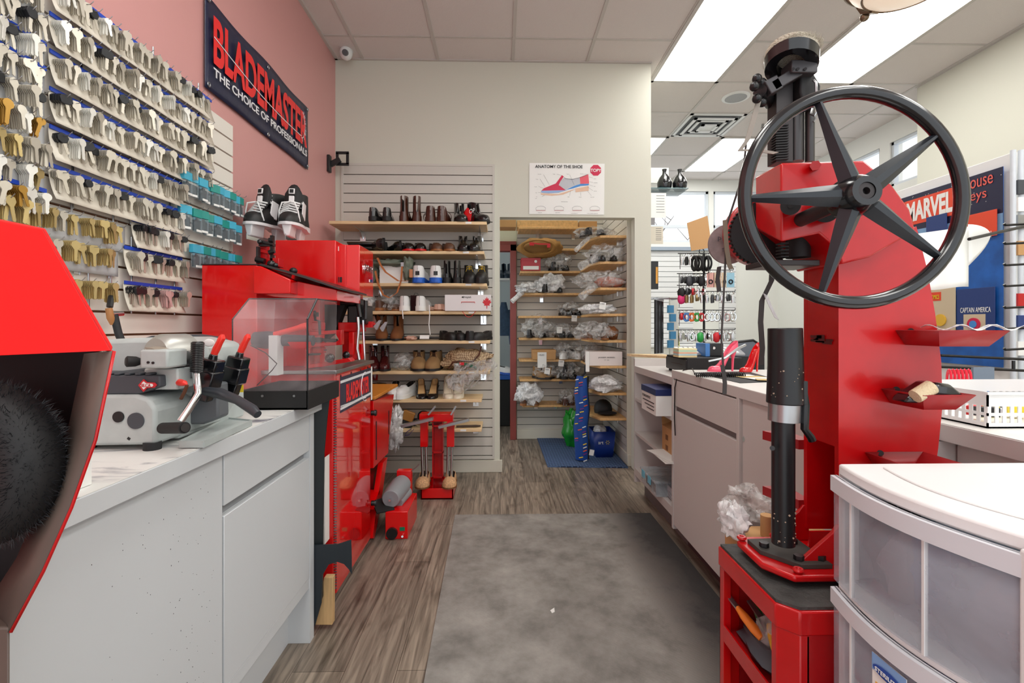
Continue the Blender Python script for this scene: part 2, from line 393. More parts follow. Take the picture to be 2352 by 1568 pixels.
MB().cyl(p+V(0, 0, -.009), p+V(0, 0, -.004), .098, n=28).build('grille', mat('grille grey', (176, 178, 180), .7, bump=.5, bscale=400), t)
for (u, v) in ((1752, 285),):
    p = PZ(u, v, ZC); tag(MB().cyl(p, p+V(0, 0, -.05), .012, .02).build('sprinkler', steel), 'small sprinkler head in the ceiling left of the press rack bar', 'sprinkler')
# rubber floor mat
rm = bpy.data.materials.new('rubber mat'); rm.use_nodes = True; nt = rm.node_tree; L = nt.links.new; b = nt.nodes['Principled BSDF']; b.inputs['Roughness'].default_value = .7
tc = nt.nodes.new('ShaderNodeTexCoord'); n = nt.nodes.new('ShaderNodeTexNoise'); n.inputs['Scale'].default_value = 5; n.inputs['Detail'].default_value = 9; n.inputs['Roughness'].default_value = .65; L(tc.outputs['Object'], n.inputs[0])
r = nt.nodes.new('ShaderNodeValToRGB'); L(n.outputs[0], r.inputs[0]); e = r.color_ramp.elements; e[0].position = .32; e[0].color = lin((104, 100, 95)); e[1].position = .68; e[1].color = lin((160, 156, 150))
# dust is worn off along the edge by the cabinets: unworn darker rubber
sp = nt.nodes.new('ShaderNodeSeparateXYZ'); L(tc.outputs['Object'], sp.inputs[0])
ad = nt.nodes.new('ShaderNodeMath'); ad.operation = 'MULTIPLY_ADD'; L(n.outputs[0], ad.inputs[0]); ad.inputs[1].default_value = .5; L(sp.outputs[0], ad.inputs[2])
mr = nt.nodes.new('ShaderNodeMapRange'); L(ad.outputs[0], mr.inputs[0]); mr.inputs[1].default_value = .56; mr.inputs[2].default_value = .76; mr.inputs[3].default_value = 0; mr.inputs[4].default_value = .9
mx = nt.nodes.new('ShaderNodeMix'); mx.data_type = 'RGBA'; L(mr.outputs[0], mx.inputs[0]); L(r.outputs[0], mx.inputs[6]); mx.inputs[7].default_value = lin((54, 54, 56)); L(mx.outputs[2], b.inputs['Base Color'])
wv = nt.nodes.new('ShaderNodeTexBrick'); mp = nt.nodes.new('ShaderNodeMapping'); mp.inputs['Rotation'].default_value = (0, 0, .785); L(tc.outputs['Object'], mp.inputs[0]); L(mp.outputs[0], wv.inputs[0])
wv.inputs['Scale'].default_value = 1; wv.inputs['Brick Width'].default_value = .03; wv.inputs['Row Height'].default_value = .012; wv.inputs['Mortar Size'].default_value = .003
bp = nt.nodes.new('ShaderNodeBump'); bp.inputs['Strength'].default_value = .5; bp.inputs['Distance'].default_value = .003; L(wv.outputs['Fac'], bp.inputs['Height']); L(bp.outputs[0], b.inputs['Normal'])
p0, p1 = PZ(1045, 1182, .006), PZ(1472, 1178, .006)
m = MB().prism([(p0.x, p0.y, .001), (p1.x+.06, p0.y, .001), (.97, .3, .001), (p0.x+.06, .3, .001)], (0, 0, .006))
tag(m.build('rubber_mat', rm, loc=(.35, 1.6, 0)), 'large worn grey rubber mat along the aisle floor', 'mat')
# blue woven mat in alcove
bm_ = bpy.data.materials.new('blue ribbed mat'); bm_.use_nodes = True; nt = bm_.node_tree; L = nt.links.new; b = nt.nodes['Principled BSDF']; b.inputs['Roughness'].default_value = .8
tc = nt.nodes.new('ShaderNodeTexCoord'); wv = nt.nodes.new('ShaderNodeTexBrick'); L(tc.outputs['Object'], wv.inputs[0]); wv.inputs['Scale'].default_value = 1
wv.inputs['Brick Width'].default_value = .05; wv.inputs['Row Height'].default_value = .022; wv.inputs['Mortar Size'].default_value = .007; wv.inputs['Mortar Smooth'].default_value = .6
wv.inputs['Color1'].default_value = lin((28, 44, 76)); wv.inputs['Color2'].default_value = lin((34, 52, 88)); wv.inputs['Mortar'].default_value = lin((86, 112, 150)); L(wv.outputs[0], b.inputs['Base Color'])
bp = nt.nodes.new('ShaderNodeBump'); bp.inputs['Strength'].default_value = 1; bp.inputs['Distance'].default_value = .004; L(wv.outputs['Fac'], bp.inputs['Height']); L(bp.outputs[0], b.inputs['Normal'])
q = [PZ(1233, 1006, 0), PZ(1258, 1073, 0), PZ(1444, 1075, 0), PZ(1405, 1012, 0)]
for k in q: k.z = .001
q[2].x = min(q[2].x, 1.07); q[3].x = 1.07; 
tag(MB().prism(q, (0, 0, .009)).build('floor_mat', bm_), 'blue ribbed doormat on the floor of the shelf alcove', 'mat')
tag(MB().prism([PZ(1264, 1402, .007), PZ(1273, 1396, .007), PZ(1274, 1405, .007), PZ(1268, 1408, .007)], (0, 0, .002)).build('paper_scrap', paper), 'tiny white scrap lying on the grey rubber mat', 'scrap')

boxo('trim_10', trimw, 1.082, 1.122, 4.078, 4.099, .1, 2.6)
# ================================================================ left side: cabinets, worktop, banner
X, Y, Z = V(1, 0, 0), V(0, 1, 0), V(0, 0, 1)
marble = bpy.data.materials.new('worn marbled laminate'); marble.use_nodes = True; nt = marble.node_tree; L = nt.links.new; b = nt.nodes['Principled BSDF']; b.inputs['Roughness'].default_value = .4
tc = nt.nodes.new('ShaderNodeTexCoord'); n = nt.nodes.new('ShaderNodeTexNoise'); n.inputs['Scale'].default_value = 14; n.inputs['Detail'].default_value = 10; n.inputs['Distortion'].default_value = .6
mp = nt.nodes.new('ShaderNodeMapping'); mp.inputs['Scale'].default_value = (.5, 1.6, 1); L(tc.outputs['Object'], mp.inputs[0]); L(mp.outputs[0], n.inputs[0])
r = nt.nodes.new('ShaderNodeValToRGB'); L(n.outputs[0], r.inputs[0]); e = r.color_ramp.elements; e[0].position = .34; e[0].color = lin((120, 124, 134)); e[1].position = .5; e[1].color = lin((232, 232, 228)); L(r.outputs[0], b.inputs['Base Color'])
t = thing('worktop', 'long light grey worktop with worn marbled surface under the key cutting machine', 'worktop', (-1.0, 1.1, .868))
MB().box(XL, -.70, .72, 1.955, .868, .9095).build('slab', lam, t, bevel=.002)
MB().box(XL, -.701, .721, 1.952, .9095, .911).build('laminate_surface', marble, t, smooth=0, label='worn white and blue grey marbled surface')
spk = mat('speckled light grey laminate', (205, 208, 210), .42)
def lcab(y0, y1, label, drawer):
    t = thing('base_cabinet', label, 'cabinet', (-1.0, (y0+y1)/2, 0), 'light grey base cabinets on the left')
    q = MB().box(XL, -.742, y0, y1, .208, .866).box(XL, -.80, y0, y1, 0, .208); q.build('body', lam, t)
    if drawer:
        MB().box(-.742, -.72, y0+.003, y1-.003, .727, .864).build('drawer', lam, t, bevel=.0015)
        MB().box(-.742, -.72, y0+.003, y1-.003, .25, .70).build('door', lam, t, bevel=.0015)
        MB().box(-.742, -.722, y0, y1, .208, .247).build('rail', lam, t, bevel=.001)
        MB().box(-.762, -.738, y0+.01, y1-.01, .697, .73).build('finger_rail', mat('brushed aluminium', (160, 162, 164), .4, metal=.6), t, label='recessed aluminium finger rail')
    else:
        MB().box(-.742, -.72, y0+.003, y1-.003, .25, .864).build('door', spk, t, bevel=.0015)
        MB().box(-.742, -.722, y0, y1, .208, .247).build('rail', lam, t, bevel=.001)
    return t
c = lcab(1.262, 1.822, 'light grey base cabinet with one drawer over a door, beside the red cabinet', True)
MB().box(XL, -.718, 1.822, 1.86, 0, .867).build('end_panel', lam, c, bevel=.001)
lcab(.715, 1.26, 'light grey base cabinet with a single tall door scattered with dark specks', False)
# specks on the tall door
q = MB(); R.seed(3)
for k in range(110):
    y = R.gauss(1.10, .06) if k % 3 else R.uniform(.8, 1.24); z = R.choice([R.uniform(.55, .85), R.gauss(.42, .1)]); s = R.uniform(.0003, .0009)
    if .75 < y < 1.25: q.ob((-.7195, y, z), (.0006, s, s*R.uniform(1, 3)))
q.build('dirt_specks', gunm, [o for o in bpy.data.objects if o.name.startswith('base_cabinet') and 'specks' in o['label']][0], smooth=0)
# banner
navy = mat('navy vinyl', (34, 38, 66), .3, bump=.25, bscale=14)
bred = mat('banner red', (240, 44, 44), .4); bwh = mat('banner white', (235, 235, 238), .4)
y0, y1, z0, z1 = 2.19, 3.345, 2.273, 2.70
b = thing('banner', 'navy vinyl banner with red and white lettering on the salmon wall', 'banner', (XL+.01, 2.7, z0))
def bf(u, v):
    y = lerp(y0, y1, u); sag = .012*math.sin(PI*2*u)**2
    return Vector((XL+.012+.004*math.sin(9*u)*math.sin(6*v), y, lerp(z0+sag*.3, z1-sag*(1 if abs(u-.5) > .01 else 0), v)))
MB().grid(bf, 40, 12).build('vinyl_sheet', navy, b, solid=.001)
text('large_lettering', 'BLADEMASTER', .2, (XL+.025, 2.235, 2.402), Y, Z, bred, b, w=1.06, h=.225, bold=.006)
text('small_lettering', 'THE CHOICE OF PROFESSIONALS', .05, (XL+.025, 2.235, 2.345), Y, Z, bwh, b, w=1.06, h=.042, bold=.001)
q = MB(); pts = []
for k in range(30):
    s = k/29; pts.append((XL+.028, lerp(2.235, 3.20, s), 2.525-.07*s-.03*math.sin(s*3)))
for k in range(10):
    a = -PI/2+PI*k/9*.9; pts.append((XL+.028, 3.20+.055*math.cos(a)+.0, 2.53+.09*math.sin(a)))
q.band(pts, (0, .0, .005), .0006)
for k in range(26):
    a = R.uniform(-1.3, 1.2); r0 = R.uniform(.05, .08); y = 3.2+.055*math.cos(a); z = 2.53+.09*math.sin(a)
    q.ob((XL+.028, y+.012*math.cos(a), z+.012*math.sin(a)), (.001, .02, .0015), rx=a)
q.build('swoosh', bwh, b, smooth=0)
for (yy, zz) in ((y0+.02, z0+.02), (y0+.02, z1-.02), (y1-.02, z0+.02), (y1-.02, z1-.02), ((y0+y1)/2, z0+.015), ((y0+y1)/2, z1-.03)):
    MB().torus((XL+.019, yy, zz), X, .009, .003, 16, 6).build('grommet', steel, b)
# camera on ceiling
p = PY(796, 122, 3.80)
t = thing('security_camera', 'white dome security camera under the ceiling in the corner by the salmon wall', 'camera', p)
MB().cyl((p.x, p.y, ZC), (p.x, p.y, p.z+.015), .045, .05, n=24).build('base', wht, t)
MB().ell(p+V(0, -.01, -.005), (.05, .05, .055)).build('housing', wht, t)
MB().cyl(p+V(.005, -.04, -.02), p+V(.008, -.066, -.03), .026, .022).build('lens', blkg, t)
# tv bracket on wall
p = PX(757, 380, XL)
t = thing('wall_bracket', 'black articulated monitor bracket on the salmon wall near the corner', 'bracket', p)
MB().ob((XL+.012, p.y-.04, p.z), (.02, .05, .13)).build('wall_plate', blk, t, bevel=.003)
MB().ob((XL+.05, p.y-.02, p.z+.02), (.09, .025, .04), ry=-.5).build('arm', blk, t, bevel=.003)
q = MB(); c_ = V(XL+.10, p.y, p.z+.055)
for a in ((0, .045, .1, .02), (0, -.045, .1, .02)): q.ob(c_+V(a[0], 0, a[1]), (.1, .012, a[3]))
for a in (-.04, .04): q.ob(c_+V(a, 0, 0), (.02, .012, .09))
q.build('mount_plate', blk, t)
# ================================================================ key wall
XK = XL+.026
def rackpart(name, m, root, mb): return mb.build(name, m, root, smooth=40)
R.seed(11)
hooks = []   # (y, z, length, style)
def rack(y0, y1, z, label, header=blue, pitch=.037, cardh=.085, mode='n', back=card):
    t = thing('key_rack', label, 'key rack', (XK, (y0+y1)/2, z), 'key display racks on the slatwall')
    if back is not None:
        def f(u, v):
            cur = .022*(v**2)*(1 if back is card else 0)
            return Vector((XK+.012+cur+.002*math.sin(u*17), lerp(y0, y1, u), z+.012-v*cardh*1.1))
        MB().grid(f, 16, 6).build('card_panel' if back is card else 'backing_plate', back, t, solid=.001)
    if header: MB().ob((XK+.016, (y0+y1)/2, z+.017), (.003, y1-y0, .012)).build('header_strip', header, t)
    n = int((y1-y0)/pitch)
    for k in range(n):
        y = y0+.018+k*pitch+R.uniform(-.003, .003)
        MB().tube([(XK+.01, y, z), (XK+.052, y, z-.002), (XK+.062, y, z+.008)], .0012, 5).build('hook', steel, t)
        hooks.append((y, z, mode))
    for k in (0.15, .55, .9):
        y = lerp(y0, y1, k); MB().tube([(XK+.006, y, z+.06), (XK+.006, y, z-.09)], .003, 6).build('upright_wire', steel, t)
zs = [2.19, 2.083, 1.975, 1.866, 1.757, 1.645]
for i, z in enumerate(zs):
    rack(1.415, 2.19 if i < 4 else 1.99, z, ['top', 'second from top', 'third from top', 'fourth from top', 'fifth from top', 'sixth from top'][i]+' long ivory key rack with blue header on the slatwall', mode='n')
rack(1.725, 1.99, 1.555, 'short ivory key rack, upper one beside the blue packets', mode='k')
rack(1.69, 1.99, 1.452, 'short ivory key rack, middle one left of the red machine', mode='k')
rack(1.69, 1.99, 1.33, 'lowest ivory key rack holding pink and black headed keys', mode='p')
plateg = mat('grey enamel backing', (196, 198, 200), .5)
rack(1.25, 1.70, 1.53, 'brass key rack on grey backing above the red hood', header=None, mode='b', back=plateg, pitch=.042)
rack(1.35, 1.67, 1.445, 'middle brass key rack on grey backing', header=None, mode='b', back=plateg, pitch=.042)
rack(1.42, 1.67, 1.335, 'lowest brass key rack on grey backing, with a red headed key', header=None, mode='b', back=None, pitch=.042)
for i, z in enumerate([2.13, 2.055, 1.985, 1.915, 1.845, 1.775, 1.70, 1.63, 1.565]):
    rack(1.235, 1.405, z, ['top', 'second', 'third', 'fourth', 'fifth', 'sixth', 'seventh', 'eighth', 'lowest'][i]+' short key rack at the left edge of the photo', header=blue if i in (0, 2, 3, 8) else None, mode='m' if i > 4 else 'n', back=plateg)
# key meshes
def keymesh(bow, L_=.056):
    """a key hanging from its bow hole; plane YZ, blade down"""
    o = []
    if bow == 0: o = [(.011*math.cos(a), .011*math.sin(a)-.004) for a in [PI*1.35-PI*1.7*k/9 for k in range(10)]]
    elif bow == 1: o = [(-.006, -.014), (-.013, -.010), (-.013, .004), (-.008, .009), (.008, .009), (.013, .004), (.013, -.010), (.006, -.014)]
    else: o = [(-.005, -.016), (-.012, -.006), (-.010, .004), (0, .010), (.010, .004), (.012, -.006), (.005, -.016)]
    pts = list(o)
    bl = [(.0042, -.017), (.0042, -.026), (.0032, -.030), (.0042, -.034), (.003, -.040), (.004, -.045), (.001, -L_+.005), (-.004, -L_+.008), (-.0042, -.017)]
    return pts+bl
def keyverts(mb, kind, loc, ang, tilt, sc_=1.0):
    pl = keymesh(kind); c_, s_ = math.cos(tilt), math.sin(tilt); n0 = len(mb.v)
    P = []
    for (a, b_) in pl:
        a *= sc_; b_ *= sc_; a, b_ = a*c_-b_*s_, a*s_+b_*c_
        P.append(V(math.sin(ang)*a, math.cos(ang)*a, b_)+loc)
    nn = V(math.cos(ang), -math.sin(ang), 0)*.0018
    mb.prism(P, nn)
kb = thing('key', 'k', 'key')
protos = {}
keyc = {'n': nickel, 'b': brass, 'g': mat('gilt key', (176, 134, 60), .3, metal=.6), 'k': nickel, 'p': mat('pink key', (206, 168, 164), .35, metal=.2), 'w': mat('white metal key', (232, 230, 222), .35, metal=.3)}
lab = {'n': 'nickel key blank hanging at the front of its hook on the key wall', 'b': 'brass key blank hanging at the front of its hook on the key wall', 'g': 'bright gold key blank at the front of its hook on the key wall', 'k': 'steel key blank with black plastic head at the front of its hook', 'p': 'pink key blank at the front of its hook on the lowest rack', 'w': 'pale silver key blank at the front of its hook on the key wall'}
bpy.data.objects.remove(kb)
for c_ in keyc:
    for kd in range(3):
        m = MB(); keyverts(m, kd, V(0, 0, 0), 0, 0)
        if c_ == 'k':
            r_ = thing('key', lab[c_], 'key', (0, 0, 0), 'black headed keys hanging on the key wall'); m.build('blade', nickel, r_)
            h = MB(); h.prism([(-.0025, a*1.2, b_*1.15) for a, b_ in keymesh(kd)[:-9]], (.007, 0, 0)); h.build('key_head', bkey, r_, bevel=.001, label='black plastic head')
        else:
            r_ = m.build('key', keyc[c_], loc=(0, 0, 0)); tag(r_, lab[c_], 'key', {'n': 'nickel', 'b': 'brass', 'g': 'gold', 'p': 'pink', 'w': 'pale silver'}[c_]+' keys hanging on the key wall')
        protos[(c_, kd)] = r_
ks = {c_: MB() for c_ in keyc}; kh = MB(); nind = 0; usedp = set()
R.seed(5)
for (y, z, mode) in hooks:
    mix = {'n': 'nnnnnnnkkwwn', 'k': 'nnnkkkw', 'p': 'ppkknp', 'b': 'bbbbbbnn', 'm': 'nnwwbg'}[mode]
    c_ = R.choice(mix); kd = R.choice((0, 1, 2)); nk = R.randint(4, 9) if c_ != 'k' else R.randint(3, 5); st_ = .0052 if c_ != 'k' else .0072
    s_ = R.uniform(.95, 1.2); x = XK+.018; tl = R.uniform(-.1, .1)
    for k in range(nk-1):
        keyverts(ks[c_], kd, V(x, y, z-.006), R.uniform(-.05, .05)+.12, tl+R.uniform(-.08, .08), s_)
        if c_ == 'k': kh.prism([V(x-.002, y+a*1.2, z-.006+b_*1.15) for a, b_ in keymesh(kd)[:-9]], (.006, 0, 0))
        x += st_
    if nind < 298:
        loc = V(x, y, z-.006); rot = (tl+R.uniform(-.15, .3), 0, R.uniform(-.5, .2))
        P_ = protos[(c_, kd)]
        if (c_, kd) not in usedp: usedp.add((c_, kd)); P_.location = loc; P_.rotation_euler = rot; P_.scale = (s_,)*3
        else: dup(P_, loc, scale=s_, rot=rot)
        nind += 1
for k_, p_ in protos.items():
    if k_ not in usedp:
        for c in list(p_.children): bpy.data.objects.remove(c)
        bpy.data.objects.remove(p_)
allk = MB(); mats_ = []; 
for i, c_ in enumerate(keyc):
    allk.mi = i; mats_.append(keyc[c_]); allk.add(ks[c_].v, ks[c_].f)
allk.mi = len(mats_); mats_.append(bkey); allk.add(kh.v, kh.f)
o = allk.build('keys', mats_, smooth=0); tag(o, 'hundreds of further key blanks stacked behind the front ones on the key wall hooks', 'keys', kind='stuff')
# price tags
for (u, v) in ((168, 549), (135, 545), (175, 624), (245, 629)):
    p = PX(u, v, XK); tag(MB().ob((p.x+.004, p.y, p.z), (.002, .024, .012)).build('price_label', paper), 'small white number label on the slatwall below the brass keys', 'label', 'number labels on the slatwall')
# blister packets
cyan = mat('cyan header card', (70, 176, 206), .3); teal = mat('teal header card', (40, 150, 140), .3); cyc = clear('clear blister', (196, 214, 222), scale=20, lo=.08, hi=.3)
cols = [(20, 22, 26), (110, 24, 40), (60, 66, 72), (150, 120, 70), (210, 214, 220), (30, 40, 60)]
def packet(label):
    t = thing('key_packet', label, 'packet', (0, 0, 0), 'blue header packets hanging on the slatwall')
    MB().ob((.004, 0, -.02), (.018, .05, .034)).build('header_card', cyan, t, bevel=.0005)
    MB().prism([(.0, -.012, -.022), (.0, .012, -.022), (.0, .012, -.04), (.0, 0, -.052), (.0, -.012, -.04)], (.002, 0, 0)).build('badge', mat('bright blue badge', (90, 200, 235), .3), t)
    MB().ob((.008, 0, -.07), (.018, .046, .062)).build('blister', cyc, t, bevel=.004)
    m = MB(); keyverts(m, 0, V(.008, 0, -.045), 0, 0, .8); m.ob((.006, .0, -.072), (.007, .036, .046)); m.build('packed_key', mat('packet contents', cols[0], .4), t)
    MB().ob((.018, 0, -.094), (.002, .03, .009)).build('tag', paper, t)
    MB().tube([(-.02, 0, 0), (.03, 0, -.002), (.038, 0, .006)], .0013, 5).build('hook', steel, t)
    return t
pk = packet('blue header clear packet with a key blank in the rows at the slatwall end'); R.seed(9); first = True
for (n, ya, yb, za, zb) in ((10, 1.99, 2.40, 1.83, 1.83), (8, 1.985, 2.36, 1.69, 1.69), (9, 2.03, 2.36, 1.54, 1.54)):
    for k in range(n):
        l_ = V(XK+.02+R.uniform(0, .02), lerp(ya, yb, k/(n-1)), za+R.uniform(-.004, .004))
        if first: pk.location = l_; first = False; continue
        q = dup(pk, l_, rz=R.uniform(-.35, .1))
        if R.random() < .25:
            for ch in q.children:
                if ch.name.startswith('header_card'): ch.data = ch.data.copy(); ch.data.materials[0] = teal
# hand tools hanging at the lowest rack (black handled tool)
p = PX(270, 725, XK+.05)
t = thing('hanging_hose', 'black hose with a chrome clamp hanging below the brass keys', 'hose', p)
MB().tube([PX(262, 722, XK+.05), PX(266, 740, XK+.055), PX(272, 765, XK+.07), PX(282, 790, XK+.09)], .011, 12).build('tube', rub, t)
MB().cyl(PX(256, 722, XK+.05), PX(280, 720, XK+.05), .009).build('clamp', chrome, t)
t = thing('knife', 'cobbler knife with dark sheath and tan handle hanging on the slatwall', 'knife', PX(255, 690, XK+.04))
MB().tube([PX(256, 680, XK+.04), PX(252, 705, XK+.045)], .009, 8).build('sheath', blk, t)
MB().loft([(PX(250, 708, XK+.045), .010), (PX(254, 730, XK+.05), .011), (PX(258, 745, XK+.05), .006)], 10).build('handle', mat('tan wood', (176, 120, 70), .5), t)
# ================================================================ key cutting machine on the worktop
def bx(mb, u0, v0, u1, v1, y, d):
    """box whose camera-side face spans these points of the place at depth y, going back d"""
    a, b = PY(u0, v0, y), PY(u1, v1, y); return mb.box(min(a.x, b.x), max(a.x, b.x), y, y+d, min(a.z, b.z), max(a.z, b.z))
def pr(mb, uv, y, d): return mb.prism([PY(u, v, y) for u, v in uv], (0, d, 0))
greym = mat('worn grey enamel', (182, 190, 188), .38, var=.06, vscale=20)
yk = 1.115
t = thing('key_cutting_machine', 'grey key cutting machine with black levers and red tipped clamps on the worktop', 'machine', (-.95, 1.3, .911))
q = MB(); pr(q, [(120, 906), (312, 906), (340, 915), (357, 938), (357, 1022), (120, 1026)], yk, .26); q.build('body', greym, t, bevel=.008)
q = MB(); pr(q, [(300, 912), (398, 912), (412, 930), (412, 1008), (300, 1008)], 1.20, .30); q.build('side_block', greym, t, bevel=.006)
for (u, v, y) in ((350, 1030, 1.125), (200, 1030, 1.14), (420, 985, 1.44)):
    p = PY(u, v, y); MB().cyl((p.x, p.y, .911), (p.x, p.y, .928), .018, n=20).build('foot', rub, t)
q = MB(); p = PY(273, 957, yk); q.cyl(p+V(0, -.003, 0), p+V(0, .004, 0), .0125, n=24); q.build('side_hole', blk, t)
q = MB(); p = PY(313, 966, yk); q.cyl(p+V(0, -.003, 0), p+V(0, .004, 0), .0185, n=28); q.build('round_plug', greyd, t)
q = MB(); p = PY(296, 1007, yk); q.ob(p, (.007, .001, .006), ry=.6); q.build('paint_chip', blk, t)
q = MB(); pr(q, [(120, 905), (120, 862), (366, 862), (368, 888), (318, 905)], 1.12, .2)
for k in range(5): bx(q, 236+k*24, 856, 250+k*24, 862, 1.12, .12)
q.build('top_deck', greyd, t, bevel=.003)
p = PY(337, 884, 1.118)
q = MB(); q.prism([p+V(a*.019, 0, b*.019) for a, b in ((-.9, 0), (-.3, .7), (.1, .35), (1, .3), (1.25, 0), (1, -.3), (.1, -.35), (-.3, -.8))], (0, -.003, 0)); q.build('badge', mat('badge red', (206, 40, 48), .3), t, label='red and white key shaped badge')
q = MB(); q.prism([p+V(a*.015, -.0032, b*.015) for a, b in ((-.8, 0), (-.3, .6), (.1, .3), (1, .22), (1.15, 0), (1, -.22), (.1, -.3), (-.3, -.65))], (0, -.001, 0)); q.build('badge_border', paper, t)
text('badge_letters', 'SILCA', .02, p+V(-.010, -.0045, -.004), X, Z, mat('badge red', (206, 40, 48)), t, w=.022, h=.0075, bold=.0)
# main shroud with barrel and disc
q = MB(); pr(q, [(232, 860), (215, 815), (228, 780), (300, 776), (400, 776), (470, 790), (486, 860), (470, 912), (300, 912)], 1.24, .17); q.build('shroud', greym, t, bevel=.012)
q = MB(); pr(q, [(320, 778), (345, 771), (440, 768), (490, 775), (518, 792), (528, 825), (526, 900), (500, 930), (400, 930), (360, 790)], 1.42, .06); q.build('rear_guard', greyd, t, bevel=.006)
q = MB(); pr(q, [(415, 800), (450, 780), (500, 790), (512, 830), (505, 930), (470, 985), (425, 985), (405, 940), (408, 850)], 1.33, .09); q.build('front_casting', greym, t, bevel=.01)
p = PY(390, 815, 1.2); q = MB(); q.lathe(p, [(.0, -.035), (.042, -.035), (.052, -.02), (.052, .04), (.0, .04)], 32, axis=(.35, 1, .0)); q.build('wheel_housing', mat('satin aluminium', (176, 176, 170), .35, metal=.5), t)
p = PY(424, 838, 1.19); q = MB(); q.cyl(p, p+V(.004, .012, 0), .036, n=36); q.build('cutting_disc', steel, t)
q = MB(); q.cyl(p+V(-.006, -.022, 0), p, .012, .015, n=6); q.cyl(p+V(-.008, -.03, 0), p, .005); q.build('arbor_nut', dsteel, t)
q = MB(); bx(q, 320, 803, 385, 846, 1.10, .07); q.build('tracer_block', greym, t, bevel=.005)
q = MB(); bx(q, 330, 846, 408, 895, 1.14, .07); q.build('tracer_column', greym, t, bevel=.004)
q = MB(); pr(q, [(332, 797), (350, 800), (365, 806), (338, 806)], 1.11, .05); q.build('label_plate', mat('faded label', (150, 140, 126), .5), t)
a = PY(322, 830, 1.12); b_ = PY(288, 830, 1.10); q = MB(); q.loft([(a, .008), (lerp(a, b_, .3), .0115), (lerp(a, b_, .9), .0125), (b_, .009)], 16); q.build('side_knob', blkm, t)
for (u, v) in ((341, 832), (352, 833)):
    p = PY(u, v, 1.10); MB().cyl(p+V(0, -.002, 0), p+V(0, .001, 0), .003, n=12).build('screw_hole', blk, t)
q = MB(); p = PY(383, 831, 1.12); q.ob(p, (.018, .012, .014)); q.cyl(p+V(-.006, -.012, 0), p, .005); q.build('clamp_stub', blk, t)
# grip with rings, chrome guard bar
a = PY(454, 786, 1.16); b_ = PY(452, 852, 1.17); q = MB(); pr_ = []
for k in range(34): pr_.append((lerp(a, b_, k/33), .0145 if k % 2 else .0128))
q.loft([(a+V(0, 0, .002), .010)]+pr_, 20); q.build('ribbed_grip', blk, t)
q = MB(); q.tube([PY(450, 850, 1.17), PY(455, 905, 1.14), PY(436, 935, 1.12), PY(414, 968, 1.10)], .0085, 14); q.build('chrome_bar', chrome, t)
q = MB(); a, b_ = PY(374, 983, 1.11), PY(424, 982, 1.06); q.cyl(a, b_, .0125, n=24); q.build('bar_handle', blkm, t)
q = MB(); q.cyl(b_, b_+(b_-a)*.03, .009, n=20); q.build('end_cap', dsteel, t)
# lever carriages
def carriage(u, v, y, par):
    q = MB(); p = PY(u, v, y)
    q.ob(p+V(-.022, 0, -.040), (.052, .05, .045), ry=.25).ob(p+V(-.012, 0, -.008), (.044, .042, .034), ry=.25).ob(p+V(-.03, 0, -.075), (.04, .03, .04), ry=.3).cyl(p+V(-.010, 0, .004), p+V(-.006, 0, .022), .011, .009, n=14); o = q.build('clamp_block', blkg, t, bevel=.004)
    q = MB(); a_ = p+V(-.006, 0, .020)
    q.loft([(a_, .008), (a_+V(.006, 0, .014), .009), (a_+V(.014, 0, .030), .008), (a_+V(.020, 0, .042), .0085), (a_+V(.022, 0, .050), .004)], 12, axis=None); q.build('clamp_lever', redpl, t, label='red plastic wing lever')
carriage(497, 832, 1.22, t); carriage(557, 826, 1.32, t)
q = MB(); pr(q, [(455, 880), (500, 880), (502, 960), (465, 975), (430, 975), (428, 945)], 1.24, .05); q.build('carriage_body', mat('dark grey enamel', (98, 102, 106), .4), t, bevel=.006)
q = MB(); q.loft([(PY(472, 898, 1.2), .011), (PY(505, 903, 1.17), .013), (PY(545, 918, 1.13), .0105), (PY(580, 940, 1.10), .0115), (PY(592, 952, 1.09), .009)], 16); q.build('operating_handle', mat('slate plastic', (52, 56, 62), .35), t)
q = MB(); q.loft([(PY(406, 880, 1.15), .004), (PY(414, 878, 1.14), .0085), (PY(424, 880, 1.13), .0065), (PY(430, 883, 1.13), .002)], 12); q.build('pointer_knob', redpl, t, label='small red knob')
q = MB(); q.tube([PY(430, 884, 1.13), PY(424, 900, 1.13), PY(416, 915, 1.14)], .004, 8); q.build('pointer_arm', mat('rusty steel', (110, 70, 50), .5, metal=.5), t)
q = MB()
a = [PY(412, 1000, 1.13), PY(468, 1000, 1.13), PY(578, 957, 1.38), PY(520, 950, 1.42)]
for k in a: k.z = .921
q.prism(a, (0, 0, .004))
for i in range(4): q.band([a[i], a[(i+1) % 4]], (0, 0, .016), .0015)
q.build('chip_tray', greym, t)
p = PY(480, 787, 1.238); MB().ell(p, (.014, .002, .010)).build('round_sticker', paper, t)
p = PY(500, 828, 1.325); q = MB(); q.prism([p+V(-.01, 0, -.008), p+V(.01, 0, -.008), p+V(0, 0, .01)], (0, -.002, 0)); q.build('warning_sticker', mat('warning yellow', (236, 206, 40), .4), t)
p = PY(551, 892, 1.45); q = MB(); q.ob(p, (.02, .002, .022)); q.build('inspection_label', mat('warning yellow', (236, 206, 40), .4), t)
# small white carton at left with blue diamond
p = PZ(208, 1118, .911)
t = thing('small_carton', 'small white carton with a blue diamond on the worktop beside the brushing machine', 'box', p)
MB().ob(p+V(-.034, -.012, .032), (.05, .05, .062)).build('carton', paper, t)
MB().prism([p+V(-.026, -.0375, .034)+V(a*.013, -.0005, b*.013) for a, b in ((0, 1), (1, 0), (0, -1), (-1, 0))], (0, -.001, 0)).build('blue_diamond', mat('sky blue print', (70, 150, 214), .5), t)
